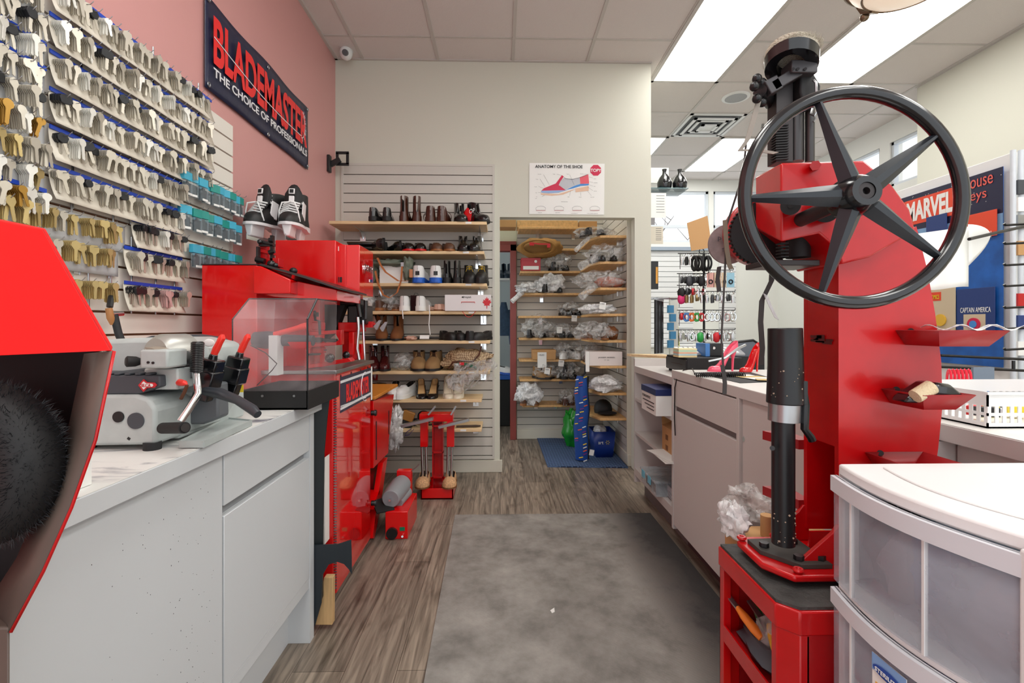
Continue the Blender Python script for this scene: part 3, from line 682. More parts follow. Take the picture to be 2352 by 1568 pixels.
# ================================================================ acrylic cover box in black tray
t = thing('dust_cover', 'clear acrylic cover with sloping front on a black tray at the end of the worktop', 'cover', (-.85, 1.85, .911))
ya, yb_ = 1.66, 1.93
x0, x1 = PY(534, 900, ya).x, PY(706, 900, ya).x
zt_, zm, zb = PY(0, 685, ya+.04).z, PY(0, 733, ya).z, .925
prof = [(x0, zb), (x0, zm)]
sl = V(.045, .04, 0)
c0 = [V(x0, ya, zb), V(x1, ya, zb), V(x1, ya, zm), V(x0, ya, zm)]
tp0, tp1 = PY(572, 686, ya+.07), PY(728, 686, ya+.07); tp1.z = tp0.z
e0, e1 = V(tp0.x, yb_, tp0.z), V(tp1.x-.0, yb_, tp0.z)
B0, B1 = V(x0, yb_, zb), V(x1, yb_, zb)
def pane(pts, nm):
    n_ = (pts[1]-pts[0]).cross(pts[2]-pts[0]).normalized()*.003; MB().prism(pts, n_).build(nm, acry, t, smooth=0)
pane(c0, 'front_pane'); pane([c0[3], c0[2], tp1, tp0], 'sloped_pane'); pane([tp0, tp1, e1, e0], 'top_pane')
pane([B0, c0[0], c0[3], tp0, e0], 'side_pane'); pane([c0[1], B1, e1, tp1, c0[2]], 'side_pane')
q = MB(); r_ = .0035
for a, b_ in ((c0[1], c0[2]), (c0[2], tp1), (tp1, e1), (c0[0], c0[3]), (c0[3], tp0), (tp0, tp1)): q.cyl(a, b_, r_ if a is c0[1] or a is c0[2] else .0022, n=8)
q.build('edging', blk, t)
tray = thing('black_tray', 'black open tray holding the acrylic cover on the worktop end', 'tray', (-.85, 1.8, .911))
q = MB(); X0, X1_ = PY(545, 0, 1.64).x, PY(706, 0, 1.64).x; q.box(X0, X1_, 1.64, 1.646, .9115, .975).box(X1_-.003, X1_+.003, 1.64, 1.95, .9115, .975).box(X0, X1_, 1.944, 1.95, .9115, .975).box(X0, X0+.006, 1.64, 1.95, .9115, .975).box(X0, X1_, 1.64, 1.95, .9115, .918)
q.build('tray_body', blkm, tray)
for u in (603, 676):
    p = PY(u, 909, 1.639); MB().cyl(p+V(0, -.003, 0), p, .004, n=12).build('screw', steel, tray)
# grinder inside
t = thing('edge_grinder', 'small red and grey grinder seen through the acrylic cover', 'grinder', (-.85, 1.8, .918))
q = MB(); a, b_ = PY(585, 780, 1.85), PY(720, 782, 1.85); q.loft([(a, .03), (lerp(a, b_, .2), .034), (lerp(a, b_, .45), .03), (lerp(a, b_, .5), .022), (b_, .02)], 18); q.build('motor', greyd, t)
q = MB(); pr(q, [(617, 770), (637, 770), (637, 862), (617, 862)], 1.80, .05); q.box(PY(580, 0, 1.8).x, PY(700, 0, 1.8).x, 1.76, 1.9, .919, .93); q.build('bracket', wht, t)
q = MB(); a, b_ = PY(630, 768, 1.82), PY(690, 752, 1.82); q.loft([(a, .010), (b_, .011)], 12); q.cyl(b_, PY(704, 748, 1.82), .013); q.build('handle', redpl, t)
q = MB(); q.tube([PY(575, 793, 1.8), PY(610, 810, 1.78), PY(636, 835, 1.76), PY(625, 850, 1.76), PY(590, 885, 1.75)], .0018, 6); q.build('cable', blk, t)
q = MB(); pr(q, [(660, 785), (706, 785), (706, 800), (670, 800)], 1.80, .04); q.build('rest', redd, t)
# ================================================================ skate sharpening station
t = thing('skate_sharpening_machine', 'tall glossy red skate sharpening machine with hood behind the worktop', 'machine', (-1.0, 2.35, 0))
XR_ = -.712; yn = 2.085
pf = PX(857, 1249, XR_)
MB().box(-1.26, XR_-.012, yn, 2.64, .02, .985).build('cabinet', red, t, bevel=.003)
MB().box(-1.2, XR_-.03, yn+.02, 2.6, 0, .02).build('plinth', blkm, t)
dz0, dz1 = .035, PX(768, 863, XR_).z
MB().box(XR_-.012, XR_, yn+.012, 2.635, dz0, dz1).build('door', mat('mirror gloss red', (228, 10, 12), .08, coat=1, spec=.8), t, bevel=.003)
q = MB(); k = dz0+.02
while k < dz1: q.box(XR_-.0125, XR_+.0003, yn+.010, yn+.0125, k, k+.006); k += .012
q.build('piano_hinge', steel, t, smooth=0)
for v in (252+840, ):
    pass
for vv in (948, 1155):
    p = PX(853, vv, XR_); q = MB(); q.cyl(p, p+V(.02, 0, 0), .014, n=20); q.cyl(p+V(.02, 0, 0), p+V(.028, 0, 0), .018, .016, n=20); q.build('door_knob', blk, t)
# logo panel on the door
za, zb_ = PX(782, 866, XR_).z, PX(782, 948, XR_).z; ylo, yhi = PX(781, 0, XR_).y, PX(851, 0, XR_).y
MB().box(XR_, XR_+.0015, ylo, yhi, zb_, za).build('logo_panel', navy, t)
MB().box(XR_+.0015, XR_+.002, ylo, yhi, za-.028, za-.016).build('logo_stripe', bwh, t)
MB().box(XR_+.0015, XR_+.002, ylo, yhi, zb_+.012, zb_+.024).build('logo_stripe', bwh, t)
text('logo_lettering', 'BLADEMASTER', .2, (XR_+.002, ylo+.08, zb_+.034), Y, Z, bred, t, w=yhi-ylo-.12, h=.085, bold=.006)
q = MB(); q.torus((XR_+.003, yhi-.11, zb_+.07), X, .075, .0022, 30, 5, -PI/2, PI/2+.2); q.band([(XR_+.003, ylo, zb_+.03), (XR_+.003, ylo+.2, zb_+.022), (XR_+.003, yhi-.1, zb_+.01)], (0, 0, .004), .0006); q.build('logo_swoosh', bwh, t)
MB().box(XR_+.0005, XR_+.002, yhi+.006, yhi+.03, zb_-.02, za+.004).build('sticker_strip', paper, t)
# steel top with red rail
MB().box(-1.28, XR_+.012, yn-.03, 2.67, .99, 1.006).build('work_surface', steel, t, bevel=.002)
q = MB(); q.box(-1.27, XR_-.002, yn-.012, 2.65, .955, .99); q.build('top_rail', red, t, bevel=.002)
for yy in (2.15, 2.3, 2.45, 2.58): MB().cyl((XR_-.003, yy, .972), (XR_+.002, yy, .972), .006, n=10).build('bolt', dsteel, t)
# left housing and hood
yh = 2.02
q = MB(); a, b_ = PY(463, 608, yh), PY(590, 608, yh); q.box(a.x, b_.x, yh, 2.45, .0, a.z); q.build('motor_housing', red, t, bevel=.004)
MB().box(a.x-.002, b_.x+.002, yh-.002, 2.46, a.z, a.z+.004).build('housing_cap', gunm, t)
q = MB(); pr(q, [(582, 611), (598, 611), (667, 642), (667, 674), (582, 674)], 1.98, .08); q.build('hood_end', red, t, bevel=.003)
q = MB(); pr(q, [(598, 612), (667, 642), (774, 665), (774, 690), (630, 682), (590, 674)], 2.05, .34); q.build('hood', mat('mirror gloss red', (228, 10, 12)), t, bevel=.003)
q = MB(); q.prism([PY(594, 608, 2.0), PY(700, 639, 2.0), PY(777, 664, 2.0), PY(777, 660, 2.0), PY(700, 634, 2.0), PY(600, 605, 2.0)], (0, .42, 0)); q.build('hood_lid', dsteel, t)
q = MB(); q.box(PY(590, 0, 2.3).x, PY(735, 0, 2.3).x, 2.30, 2.36, 1.006, 1.40); q.build('back_panel', red, t)
p = PY(674, 622, 2.12); MB().ell(p, (.017, .017, .015)).build('lid_knob', blk, t)
# head boxes
q = MB(); a, b_ = PY(632, 551, 2.36), PY(771, 551, 2.36); q.box(a.x, b_.x, 2.36, 2.78, 1.30, a.z); q.build('head_box', red, t, bevel=.004)
q = MB(); y1_ = PX(826, 563, XR_+.005).y; y2_ = PX(857, 575, XR_+.005).y
q.box(b_.x, XR_+.005, y1_, y2_, PX(826, 676, XR_+.005).z, PX(826, 562, XR_+.005).z); q.build('switch_box', mat('mirror gloss red', (228, 10, 12)), t, bevel=.003)
q = MB(); q.box(b_.x-.02, b_.x+.035, 2.40, 2.70, 1.32, 1.60); q.build('joint_box', red, t, bevel=.003)
for u in (776, 783):
    p = PY(u, 642, 2.399); MB().ob(p, (.010, .006, .026)).build('switch', blk, t)
p = PY(776, 571, 2.399); MB().ob(p, (.010, .003, .022)).build('label_plate', paper, t)
zc_ = PX(830, 622, XR_).z; yc_ = PX(833, 620, XR_).y
text('chrome_script', 'power', .05, (XR_+.007, yc_, zc_-.01), Y, Z, chrome, t, w=.17, h=.05, ext=.002)
MB().box(XR_+.005, XR_+.008, yc_+.11, yc_+.16, zc_-.045, zc_-.03).build('chrome_plate', chrome, t)
# column and mechanism under the switch box
q = MB(); bx(q, 772, 683, 815, 700, 2.42, .2); bx(q, 797, 700, 840, 745, 2.45, .14); q.build('underslung_motor', blk, t, bevel=.008)
q = MB(); q.prism([PY(705, 692, 2.44), PY(795, 692, 2.44), PY(770, 760, 2.44), PY(735, 790, 2.44), PY(705, 770, 2.44)], (0, .06, 0)); q.build('dust_guard', blkm, t)
for (u0, v0, u1, v1, r_) in ((822, 692, 828, 728, .012), (840, 690, 840, 732, .01)):
    MB().cyl(PY(u0, v0, 2.44), PY(u1, v1, 2.44), r_).build('spindle', dsteel, t)
q = MB(); q.tube([PY(822, 728, 2.42), PY(823, 755, 2.42), PY(820, 800, 2.43), PY(825, 826, 2.43)], .009, 12).tube([PY(834, 735, 2.43), PY(836, 790, 2.43), PY(838, 826, 2.44)], .006, 10); q.build('chrome_lever', chrome, t)
q = MB(); bx(q, 776, 740, 826, 762, 2.44, .12); bx(q, 786, 760, 810, 826, 2.46, .1); bx(q, 800, 762, 812, 815, 2.40, .04); bx(q, 813, 790, 832, 826, 2.5, .05); q.build('jig_column', red, t, bevel=.003)
q = MB(); pr(q, [(704, 762), (784, 757), (784, 792), (704, 798), (704, 788), (770, 786), (778, 780), (770, 766), (704, 772)], 2.18, .04); q.build('skate_clamp', redd, t, bevel=.003)
q = MB(); bx(q, 700, 760, 712, 848, 2.18, .05); bx(q, 716, 740, 742, 757, 2.2, .03); bx(q, 716, 798, 740, 812, 2.2, .05); pr(q, [(706, 838), (800, 822), (808, 830), (740, 842), (706, 846)], 2.16, .06); q.build('clamp_base', redd, t, bevel=.002)
q = MB(); bx(q, 714, 775, 736, 786, 2.17, .02); q.cyl(PY(736, 780, 2.2), PY(775, 782, 2.2), .008); q.build('clamp_bar', dsteel, t)
q = MB(); q.tube([PY(723, 714, 2.19), PY(724, 735, 2.18), PY(733, 737, 2.18), PY(735, 768, 2.18)], .006, 8); q.ob(PY(726, 722, 2.19), (.018, .018, .02)); q.build('clamp_screw', blk, t)
for (u, v, y, r_) in ((758, 822, 2.15, .021), (795, 815, 2.3, .018)):
    q = MB(); p = PY(u, v, y); q.ell(p, (r_, r_, r_)); q.build('ball_knob', blkg, t)
q = MB(); p = PY(722, 815, 2.18); q.cyl(p, p+V(0, 0, .008), .028, n=24); p = PY(735, 805, 2.24); q.cyl(p, p+V(0, 0, .006), .03, n=24); q.build('adjuster_discs', dsteel, t)
q = MB()
for (u, v) in ((868, 741), (882, 745)): q.prism([PY(u-10, v+8, 2.5), PY(u+2, v-6, 2.5), PY(u+8, v-6, 2.5), PY(u+2, v+8, 2.5), PY(u-2, v+16, 2.5), PY(u-5, v+16, 2.5)], (0, .015, 0))
q.build('aluminium_lugs', steel, t); q = MB(); bx(q, 836, 738, 856, 752, 2.5, .04); q.cyl(PY(856, 745, 2.52), PY(872, 745, 2.52), .006); q.build('lug_arm', redd, t)
# clamp parked on top of the hood, left
t = thing('skate_holder', 'red skate blade holder with black knobs standing on the hood of the sharpening machine', 'clamp', PY(610, 612, 2.1))
q = MB(); bx(q, 588, 592, 640, 612, 2.10, .05); bx(q, 596, 552, 612, 600, 2.12, .03); pr(q, [(592, 569), (630, 578), (630, 586), (592, 578)], 2.11, .02); q.build('frame', redd, t, bevel=.002)
q = MB(); bx(q, 588, 566, 593, 604, 2.09, .02); q.cyl(PY(598, 555, 2.1), PY(628, 560, 2.1), .008); bx(q, 594, 559, 628, 565, 2.1, .02); q.build('jaws', gunm, t)
q = MB(); bx(q, 620, 540, 626, 597, 2.10, .02); q.cyl(PY(618, 551, 2.09), PY(628, 551, 2.09), .010).cyl(PY(618, 580, 2.09), PY(630, 576, 2.09), .010); q.cyl(PY(588, 595, 2.08), PY(608, 600, 2.08), .012); q.build('screw_rod', blk, t)
for (u, v, r_) in ((597, 555, .011), (623, 606, .017), (633, 609, .011)): MB().ell(PY(u, v, 2.08), (r_, r_, r_)).build('ball_knob', blkg, t)
# ================================================================ second red bench
t = thing('red_workbench', 'glossy red slanted workbench with honey wood top beyond the sharpening machine', 'bench', (-1.0, 2.9, 0))
P3 = lambda u, v, x=XR_: PX(u, v, x)
side = [P3(858, 1236), P3(871, 1170), P3(887, 1062), P3(893, 1010), P3(905, 905), P3(858, 920)]
q = MB(); q.prism([P3(858, 1075), P3(892, 1040), P3(893, 1010), P3(905, 905), P3(858, 920)], (-.5, 0, 0)); q.build('body', redd if 0 else red, t, bevel=.002)
dn = P3(858, 1236); 
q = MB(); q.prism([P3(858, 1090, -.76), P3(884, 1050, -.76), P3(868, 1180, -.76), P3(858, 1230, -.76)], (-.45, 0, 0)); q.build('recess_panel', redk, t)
q = MB(); q.prism([P3(880, 1062), P3(890, 1050), P3(872, 1180), P3(860, 1236), P3(856, 1236), P3(864, 1170)], (-.03, 0, 0)).prism([P3(858, 1160), P3(872, 1124), P3(872, 1130), P3(858, 1170)], (-.3, 0, 0)); q.build('leg_frame', red, t)
for (u, v0, v1) in ((864, 1000, 940+75), (893, 950, 985)):
    q = MB(); a = P3(u, (v0+v1)/2); q.box(XR_-.001, XR_+.002, a.y-.008, a.y+.008, a.z-.12+(.04 if u > 880 else 0), a.z+.1-(.03 if u > 880 else 0)); q.build('handle_slot', blk, t)
yb0, yb1 = P3(857, 916).y, P3(910, 893).y; zw = P3(857, 918).z
MB().box(-1.3, XR_+.012, yb0-.0, yb1, zw, zw+.018).build('wood_top', mat('honey oak top', (206, 128, 40), .35, var=.15, vscale=5, stretch=(1, 12, 1)), t, bevel=.003)
# ================================================================ loose sheets by the cabinet end
tag(MB().prism([PY(719, 1432, 1.88), PY(719, 925, 1.88), PY(757, 905, 1.90), PY(751, 960, 1.9), PY(744, 1040, 1.9), PY(741, 1260, 1.89), PY(741, 1370, 1.88)], (0, .008, 0)).build('leather_sheet', mat('black green leather', (20, 28, 30), .55)), 'black leather sheet standing between worktop end and red machine', 'leather')
q = MB(); y = 1.97; pts = [(719, 1252), (775, 1250), (806, 1240), (808, 1318), (800, 1306), (790, 1295), (775, 1290), (755, 1296), (741, 1320), (738, 1385), (722, 1440), (719, 1410)]
tag(pr(MB(), pts, 1.865, .006).build('leather_offcut', mat('slate leather', (34, 42, 48), .45)), 'curved dark leather offcut leaning in front of the red machine door', 'leather')
q = MB(); a, b_, c_, d_ = PY(724, 1435, 1.90), PY(763, 1435, 1.90), PY(764, 1326, 1.90), PY(744, 1326, 1.90)
for k in (a, b_): k.z = max(k.z, .001)
tag(q.prism([a, b_, c_, d_], (0, .03, 0)).build('wood_offcut', mat('pale wood', (206, 168, 118), .6, var=.1, vscale=10, stretch=(8, 8, 1)), bevel=.002), 'pale wooden offcut standing on the floor at the foot of the red machine', 'wood')
tag(MB().prism([PY(742, 1250, 2.03), PY(742, 1062, 2.03), PY(746, 1050, 2.03), PY(746, 1250, 2.03)], (0, .2, 0)).build('white_sheet', paper), 'white edge of a sheet slotted beside the red machine body', 'sheet')
# ================================================================ sleeve roller on the floor
t = thing('boot_sleeve_heater', 'red floor machine with a grey padded cylinder arm and green switch', 'machine', (-.62, 2.85, 0))
a = PZ(885, 1238, 0); b_ = PZ(936, 1238, 0); yk2 = a.y
q = MB(); q.box(a.x, b_.x, yk2, yk2+.3, 0, PY(0, 1183, yk2).z); q.build('base', red, t, bevel=.003)
q = MB(); bx(q, 911, 1081, 944, 1165, yk2+.27, .05); q.build('upright', red, t, bevel=.003)
MB().cyl(PY(901, 1223, yk2)+V(0, -.018, 0), PY(901, 1223, yk2), .031, n=24).build('dial', blk, t)
MB().ob(PY(924, 1214, yk2), (.028, .006, .02)).build('switch', mat('green switch', (10, 120, 84), .3), t)
MB().cyl(PY(924, 1232, yk2-.02), PY(924, 1230, yk2), .006).build('toggle', chrome, t)
p0, p1 = PY(897, 1146, yk2+.04), PY(924, 1110, yk2+.27)
q = MB(); q.loft([(p0, .050), (lerp(p0, p1, .3), .056), (lerp(p0, p1, .8), .060), (p1, .054)], 24); q.build('padded_arm', mat('grey vinyl pad', (140, 142, 146), .45), t, bevel=.004)
q = MB(); q.loft([(p0+V(.03, .05, -.04), .03), (p1+V(.03, -.02, -.045), .035)], 16); q.build('arm_flap', mat('grey vinyl pad', (140, 142, 146)), t)
MB().ob(p0+V(0, -.006, 0), (.012, .03, .012)).build('end_bolt', chrome, t)
q = MB(); q.tube([PY(940, 1085, 3.0), PY(952, 1076, 3.0), PY(963, 1066, 3.0)], .004); q.build('lever', steel, t)
q = MB(); q.ob(PY(880, 1160, yk2+.05), (.10, .12, .008), rz=.5, rx=.3); q.build('side_plate', blkm, t)
# ================================================================ red double shoe stretcher
t = thing('shoe_stretching_stand', 'red floor stand with two chrome posts stretching tan shoes, before the shoe shelves', 'stand', (-.4, 3.4, 0))
yk3 = 3.31
q = MB(); a, b_ = PZ(967, 1146, 0), PZ(1041, 1146, 0); a.y = b_.y = yk3; q.box(a.x, b_.x, yk3, yk3+.26, 0, .012).box(a.x, b_.x, yk3, yk3+.01, 0, .075).box(a.x, a.x+.01, yk3, yk3+.26, 0, .075).box(b_.x-.01, b_.x, yk3, yk3+.26, 0, .075).box(a.x, b_.x, yk3+.25, yk3+.26, 0, .075)
q.build('tray_base', red, t, bevel=.002)
q = MB(); xa, xb = PY(993, 0, yk3+.15).x, PY(1018, 0, yk3+.15).x; zt2 = PY(0, 955, yk3+.15).z
q.box(xa, xb, yk3+.2, yk3+.21, .01, zt2).box(xa, xa+.008, yk3+.14, yk3+.2, .01, zt2).box(xb-.008, xb, yk3+.14, yk3+.2, .01, zt2)
for z in (.1, .28, .47): q.box(xa, xb, yk3+.14, yk3+.2, z, z+.012)
q.build('column', redd, t, bevel=.001)
q = MB(); bx(q, 963, 951, 1040, 968, yk3+.12, .1); q.build('cross_head', red, t, bevel=.002)
MB().ell(PY(1004, 1131, yk3+.1)+V(0, 0, .0), (.06, .05, .012)).build('foot_dish', chrome, t)
for s, (ux, u0, u1) in enumerate(((974, 965, 982), (1034, 1026, 1043))):
    q = MB(); bx(q, u0, 970, u1, 1026, yk3+.06, .05); q.build('clamp_sleeve', red, t, bevel=.002)
    q = MB()
    for du in (-5, 4): q.cyl(PY(ux+du, 1026, yk3+.08), PY(ux+du+(2 if s == 0 else -1), 1095, yk3+.08), .010, n=12)
    q.build('chrome_posts', chrome, t)
    q = MB(); ca, cb = ((922, 975), (990, 966)) if s == 0 else ((1008, 977), (1072, 966)); va = 978 if s == 0 else 980
    A_, B_ = PY(ca[0], va, yk3+.02), PY(cb[0]+5, va-17, yk3+.02); q.band([A_, B_], (0, .05, 0), .009); q.build('rocker_foot', steel, t)
    q = MB(); A_ = PY(ux+10 if s == 0 else ux+2, 952, yk3+.1); q.band([A_, A_+V(.05 if s == 0 else .035, 0, .06)], (0, .03, 0), .006); q.build('adjusting_lug', steel, t)
# ================================================================ red brushing machine at the left edge
yb = .60
t = thing('brushing_machine', 'red hooded brushing machine with a fluffy black wheel, cut by the left edge', 'machine', (-.62, .7, 0))
ex = V(-.11, .11, 0)   # the machine stands turned towards the aisle
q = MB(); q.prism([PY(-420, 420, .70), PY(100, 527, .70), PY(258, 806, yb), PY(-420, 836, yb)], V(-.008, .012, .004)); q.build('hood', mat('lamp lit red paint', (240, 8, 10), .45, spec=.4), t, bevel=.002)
q = MB(); o_ = [(258, 806), (215, 1010), (160, 1165), (95, 1312), (20, 1452)]
i_ = [(195, 812), (158, 985), (110, 1120), (40, 1280), (-50, 1420)]
O_ = [PY(u, v, yb) for u, v in o_]; I_ = [PY(u, v, yb+.05) for u, v in i_]
n = len(O_); q.add(O_+I_, [(k, k+1, n+k+1, n+k) for k in range(n-1)]); q.build('opening_lip', brown, t, solid=.002)
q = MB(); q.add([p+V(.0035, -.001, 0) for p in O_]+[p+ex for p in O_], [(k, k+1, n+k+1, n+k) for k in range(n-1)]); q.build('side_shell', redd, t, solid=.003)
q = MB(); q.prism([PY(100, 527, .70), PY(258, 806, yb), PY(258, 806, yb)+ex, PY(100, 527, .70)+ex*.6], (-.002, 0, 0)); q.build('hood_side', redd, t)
q = MB(); q.prism([p+ex for p in O_]+[PY(-420, 1452, yb)+V(-.01, .11, 0), PY(-420, 800, yb)+V(-.01, .11, 0)], (0, .004, 0)); q.build('rear_panel', blkm, t)
q = MB(); a = PY(22, 1440, yb); bl_ = PY(-420, 1440, yb); q.prism([a, V(bl_.x, yb, a.z), V(bl_.x-.01, yb+.11, a.z), a+ex], (0, 0, -a.z)); q.build('pedestal', brown, t, bevel=.003)
q = MB(); q.prism([V(bl_.x, yb, a.z), V(bl_.x-.01, yb+.11, a.z), V(bl_.x-.01, yb+.11, 1.40), V(bl_.x, yb, 1.15)], (.003, 0, 0)); q.build('far_side_shell', redd, t)
c_ = PY(-45, 1065, .62); q = MB(); Rr = .108; R.seed(2)
q.torus(c_, (.12, 1, 0), .07, .034, 40, 12); q.build('brush_core', blkm, t)
q = MB(); ax, ay, az = frame((.12, 1, 0))
for k in range(5200):
    a = R.uniform(-PI, PI); b_ = R.uniform(-1.5, 1.5); d = (ax*math.cos(a)+ay*math.sin(a)); dd = (d*math.cos(b_)+az*math.sin(b_)).normalized()
    p = c_+d*.07+dd*.030; tt = d.cross(az)*R.uniform(-.6, .6)+V(R.uniform(-.3, .3), R.uniform(-.3, .3), R.uniform(-.3, .3)); e = p+(dd+tt*.8).normalized()*R.uniform(.008, .018); s_ = tt.normalized()*.0006 if tt.length else V(.001, 0, 0)
    q.add([p-s_, p+s_, e], [(0, 1, 2)])
q.build('bristles', mat('black bristle', (22, 22, 26), .4, spec=.6), t, smooth=0)
q = MB(); q.cyl(c_+V(0, -.03, 0), c_+V(0, .03, 0), .036, n=28); q.build('wheel_hub', kraft, t)
# ================================================================ shoes
def sstep(a, b, x): x = max(0, min(1, (x-a)/(b-a))); return x*x*(3-2*x)
lining = mat('dark lining', (40, 32, 28), .8); yel = mat('yellow lace', (206, 170, 40), .6)
def shoe_proto(kind, up, sole, lin_=None, L_=.27, W=.10, H=.075, s0=.42, heel=.018, ts=.012, toe=.05, lace=None, pump=False, patch=None, xtra=None):
    r_ = thing('shoe' if H < .11 else 'boot', 'x', 'shoe' if H < .11 else 'boot', (0, 0, 0))
    S = [0, .03, .08, .16, .26, .36, s0-.03, s0, s0+.05, s0+.12, .66, .76, .86, .93, .975, 1]; S = sorted(set(S))
    def wd(s):
        a = 1 if s > .33 else (1-((.33-s)/.33)**2.3)**.5
        b = 1 if s < .86 else (1-((s-.86)/.14)**2)**.5
        return W/2*a*max(b, .02)*(1-.22*sstep(.35, .62, s)+.04*sstep(.7, .9, s))+.001
    base = lambda s: heel*sstep(.35, .75, s)+ts if not pump else heel*sstep(.3, .82, s)+.004
    sc_, sr = (s0+1)/2, (1-s0)/2+.012
    rings = []; K = 6
    for s in S:
        w_ = wd(s); y = -L_/2+s*L_; z0 = base(s)
        if pump: rim = .028-.004*sstep(.3, .5, s)+.028*sstep(.78, .98, s); cl = s < s0
        elif H < .11: rim = H*(.62+.3*sstep(.6, 1, s)) ; cl = s < s0
        else: rim = H; cl = s < s0
        if cl:
            top = z0+toe*(.55+.45*sstep(0, .12, s))*(.35+.65*sstep(-.02, .06, s)) + (0 if pump else (max(H*.75, toe)-toe if H < .11 else .035)*sstep(.12, s0, s))
            if pump: top = z0+.030*sstep(-.03, .12, s)
            half = [(-w_, z0), (-w_*1.02, lerp(z0, top, .35)), (-w_*.9, lerp(z0, top, .68)), (-w_*.6, lerp(z0, top, .92)), (-w_*.3, top), (-w_*.12, top+.0005)]
        else:
            rt = z0+rim-base(.9)*0
            if H >= .11 and not pump:
                k = max(0, 1-((s-sc_)/sr)**2)**.5; rw = max(W*.40*k, .004)
                half = [(-w_, z0), (-w_*1.0, z0+.02), (-lerp(w_, rw, .75), z0+.045), (-rw, rt), (-rw*.88, rt-.001), (-rw*.7, z0+.03)]
            else:
                rw = w_*.86
                half = [(-w_, z0), (-w_*1.0, lerp(z0, rt, .4)), (-w_*.95, lerp(z0, rt, .75)), (-rw, rt), (-rw*.88, rt-.001), (-rw*.75, z0+.006)]
        ring = [V(x, y, z) for x, z in half]+[V(-x, y, z) for x, z in reversed(half)]
        rings.append(ring)
    m = MB(); n = len(rings[0]); vs = [p for q_ in rings for p in q_]
    for i in range(len(S)-1):
        for k in range(n-1):
            m.mi = 1 if (S[i] >= s0-.001 and 4 <= k <= 6) else 0
            if i == 0 and k == 0: off = len(m.v); m.v += vs
            m.f.append([off+i*n+k, off+i*n+k+1, off+(i+1)*n+k+1, off+(i+1)*n+k]); m.m.append(m.mi)
    m.mi = 0; m.f += [[off+k for k in range(n)], [off+(len(S)-1)*n+k for k in range(n)]]; m.m += [0, 0]
    m.build('upper', [up, lin_ or lining], r_, smooth=50)
    q = MB(); rg = []
    for s in S:
        w_ = wd(s)*1.07+.001; y = -L_/2-.003+s*(L_+.006); b_ = base(s)
        bot = 0 if (s > .72 or s < .35) and not pump else (b_-ts if not pump else b_-.004)
        rg.append([V(-w_, y, bot), V(w_, y, bot), V(w_, y, b_+.002), V(-w_, y, b_+.002)])
    q.rings(rg); q.build('sole', sole, r_, smooth=50)
    if pump:
        yh_ = L_/2-.035; q = MB(); q.loft([(V(0, yh_, 0), .006), (V(0, yh_+.004, heel*.6), .008), (V(0, yh_+.006, heel), .022)], 12); q.build('heel', up, r_)
    if lace:
        for j in range(4):
            s = lerp(.30, s0-.0, j/3) if H < .11 else s0-.005
            y = -L_/2+s*L_; z = base(s)+(toe+(max(H*.75, toe)-toe)*sstep(.12, s0, s)+.002 if H < .11 else toe+.04+j*(H-.09)/4)
            q = MB(); q.tube([V(-.022, y+.004, z-.004), V(0, y-.004*(1 if H >= .11 else 0), z+.002), V(.022, y+.004, z-.004)], .0022, 5); q.build('lace', lace, r_)
        q = MB(); zt = base(s0)+(H*.75+.004 if H < .11 else H-.03)
        for sg in (-1, 1): q.tube([V(0, -L_/2+s0*L_-.006, zt), V(sg*.02, -L_/2+s0*L_-.02, zt-.002), V(sg*.03, -L_/2+s0*L_-.02, zt-.03)], .0018, 5)
        q.build('lace_bow', lace, r_)
    if patch:
        q = MB(); q.ob((0, L_/2+.001, H*.6+heel), (.03, .003, .03)); q.build('heel_patch', patch, r_)
    return r_
lb = mat('polished black leather', (20, 19, 20), .2, coat=.4); lbm = mat('dull black leather', (30, 29, 29), .5)
ldb = mat('dark brown leather', (70, 34, 22), .25, coat=.3); lbr = mat('brown leather', (92, 62, 44), .45); lsd = mat('tan suede', (120, 72, 36), .9)
lbu = mat('burgundy leather', (70, 20, 22), .22, coat=.3); ltan = mat('tan olive suede', (146, 112, 72), .85)
lwh = mat('white leather', (232, 232, 230), .4); lcr = mat('cream leather', (232, 222, 200), .3, coat=.2); lpk = mat('blush leather', (214, 170, 150), .4)
sbk = mat('black sole', (24, 22, 22), .6); sbr = mat('tan sole', (150, 96, 52), .5); sred = mat('red lacquer sole', (206, 30, 30), .3); sbl = mat('blue marbled sole', (30, 92, 190), .5, var=.2, vscale=60); swh = mat('white sole', (236, 236, 232), .5); beig = mat('beige insole', (214, 176, 124), .6); gum = mat('gum sole', (120, 74, 40), .6)
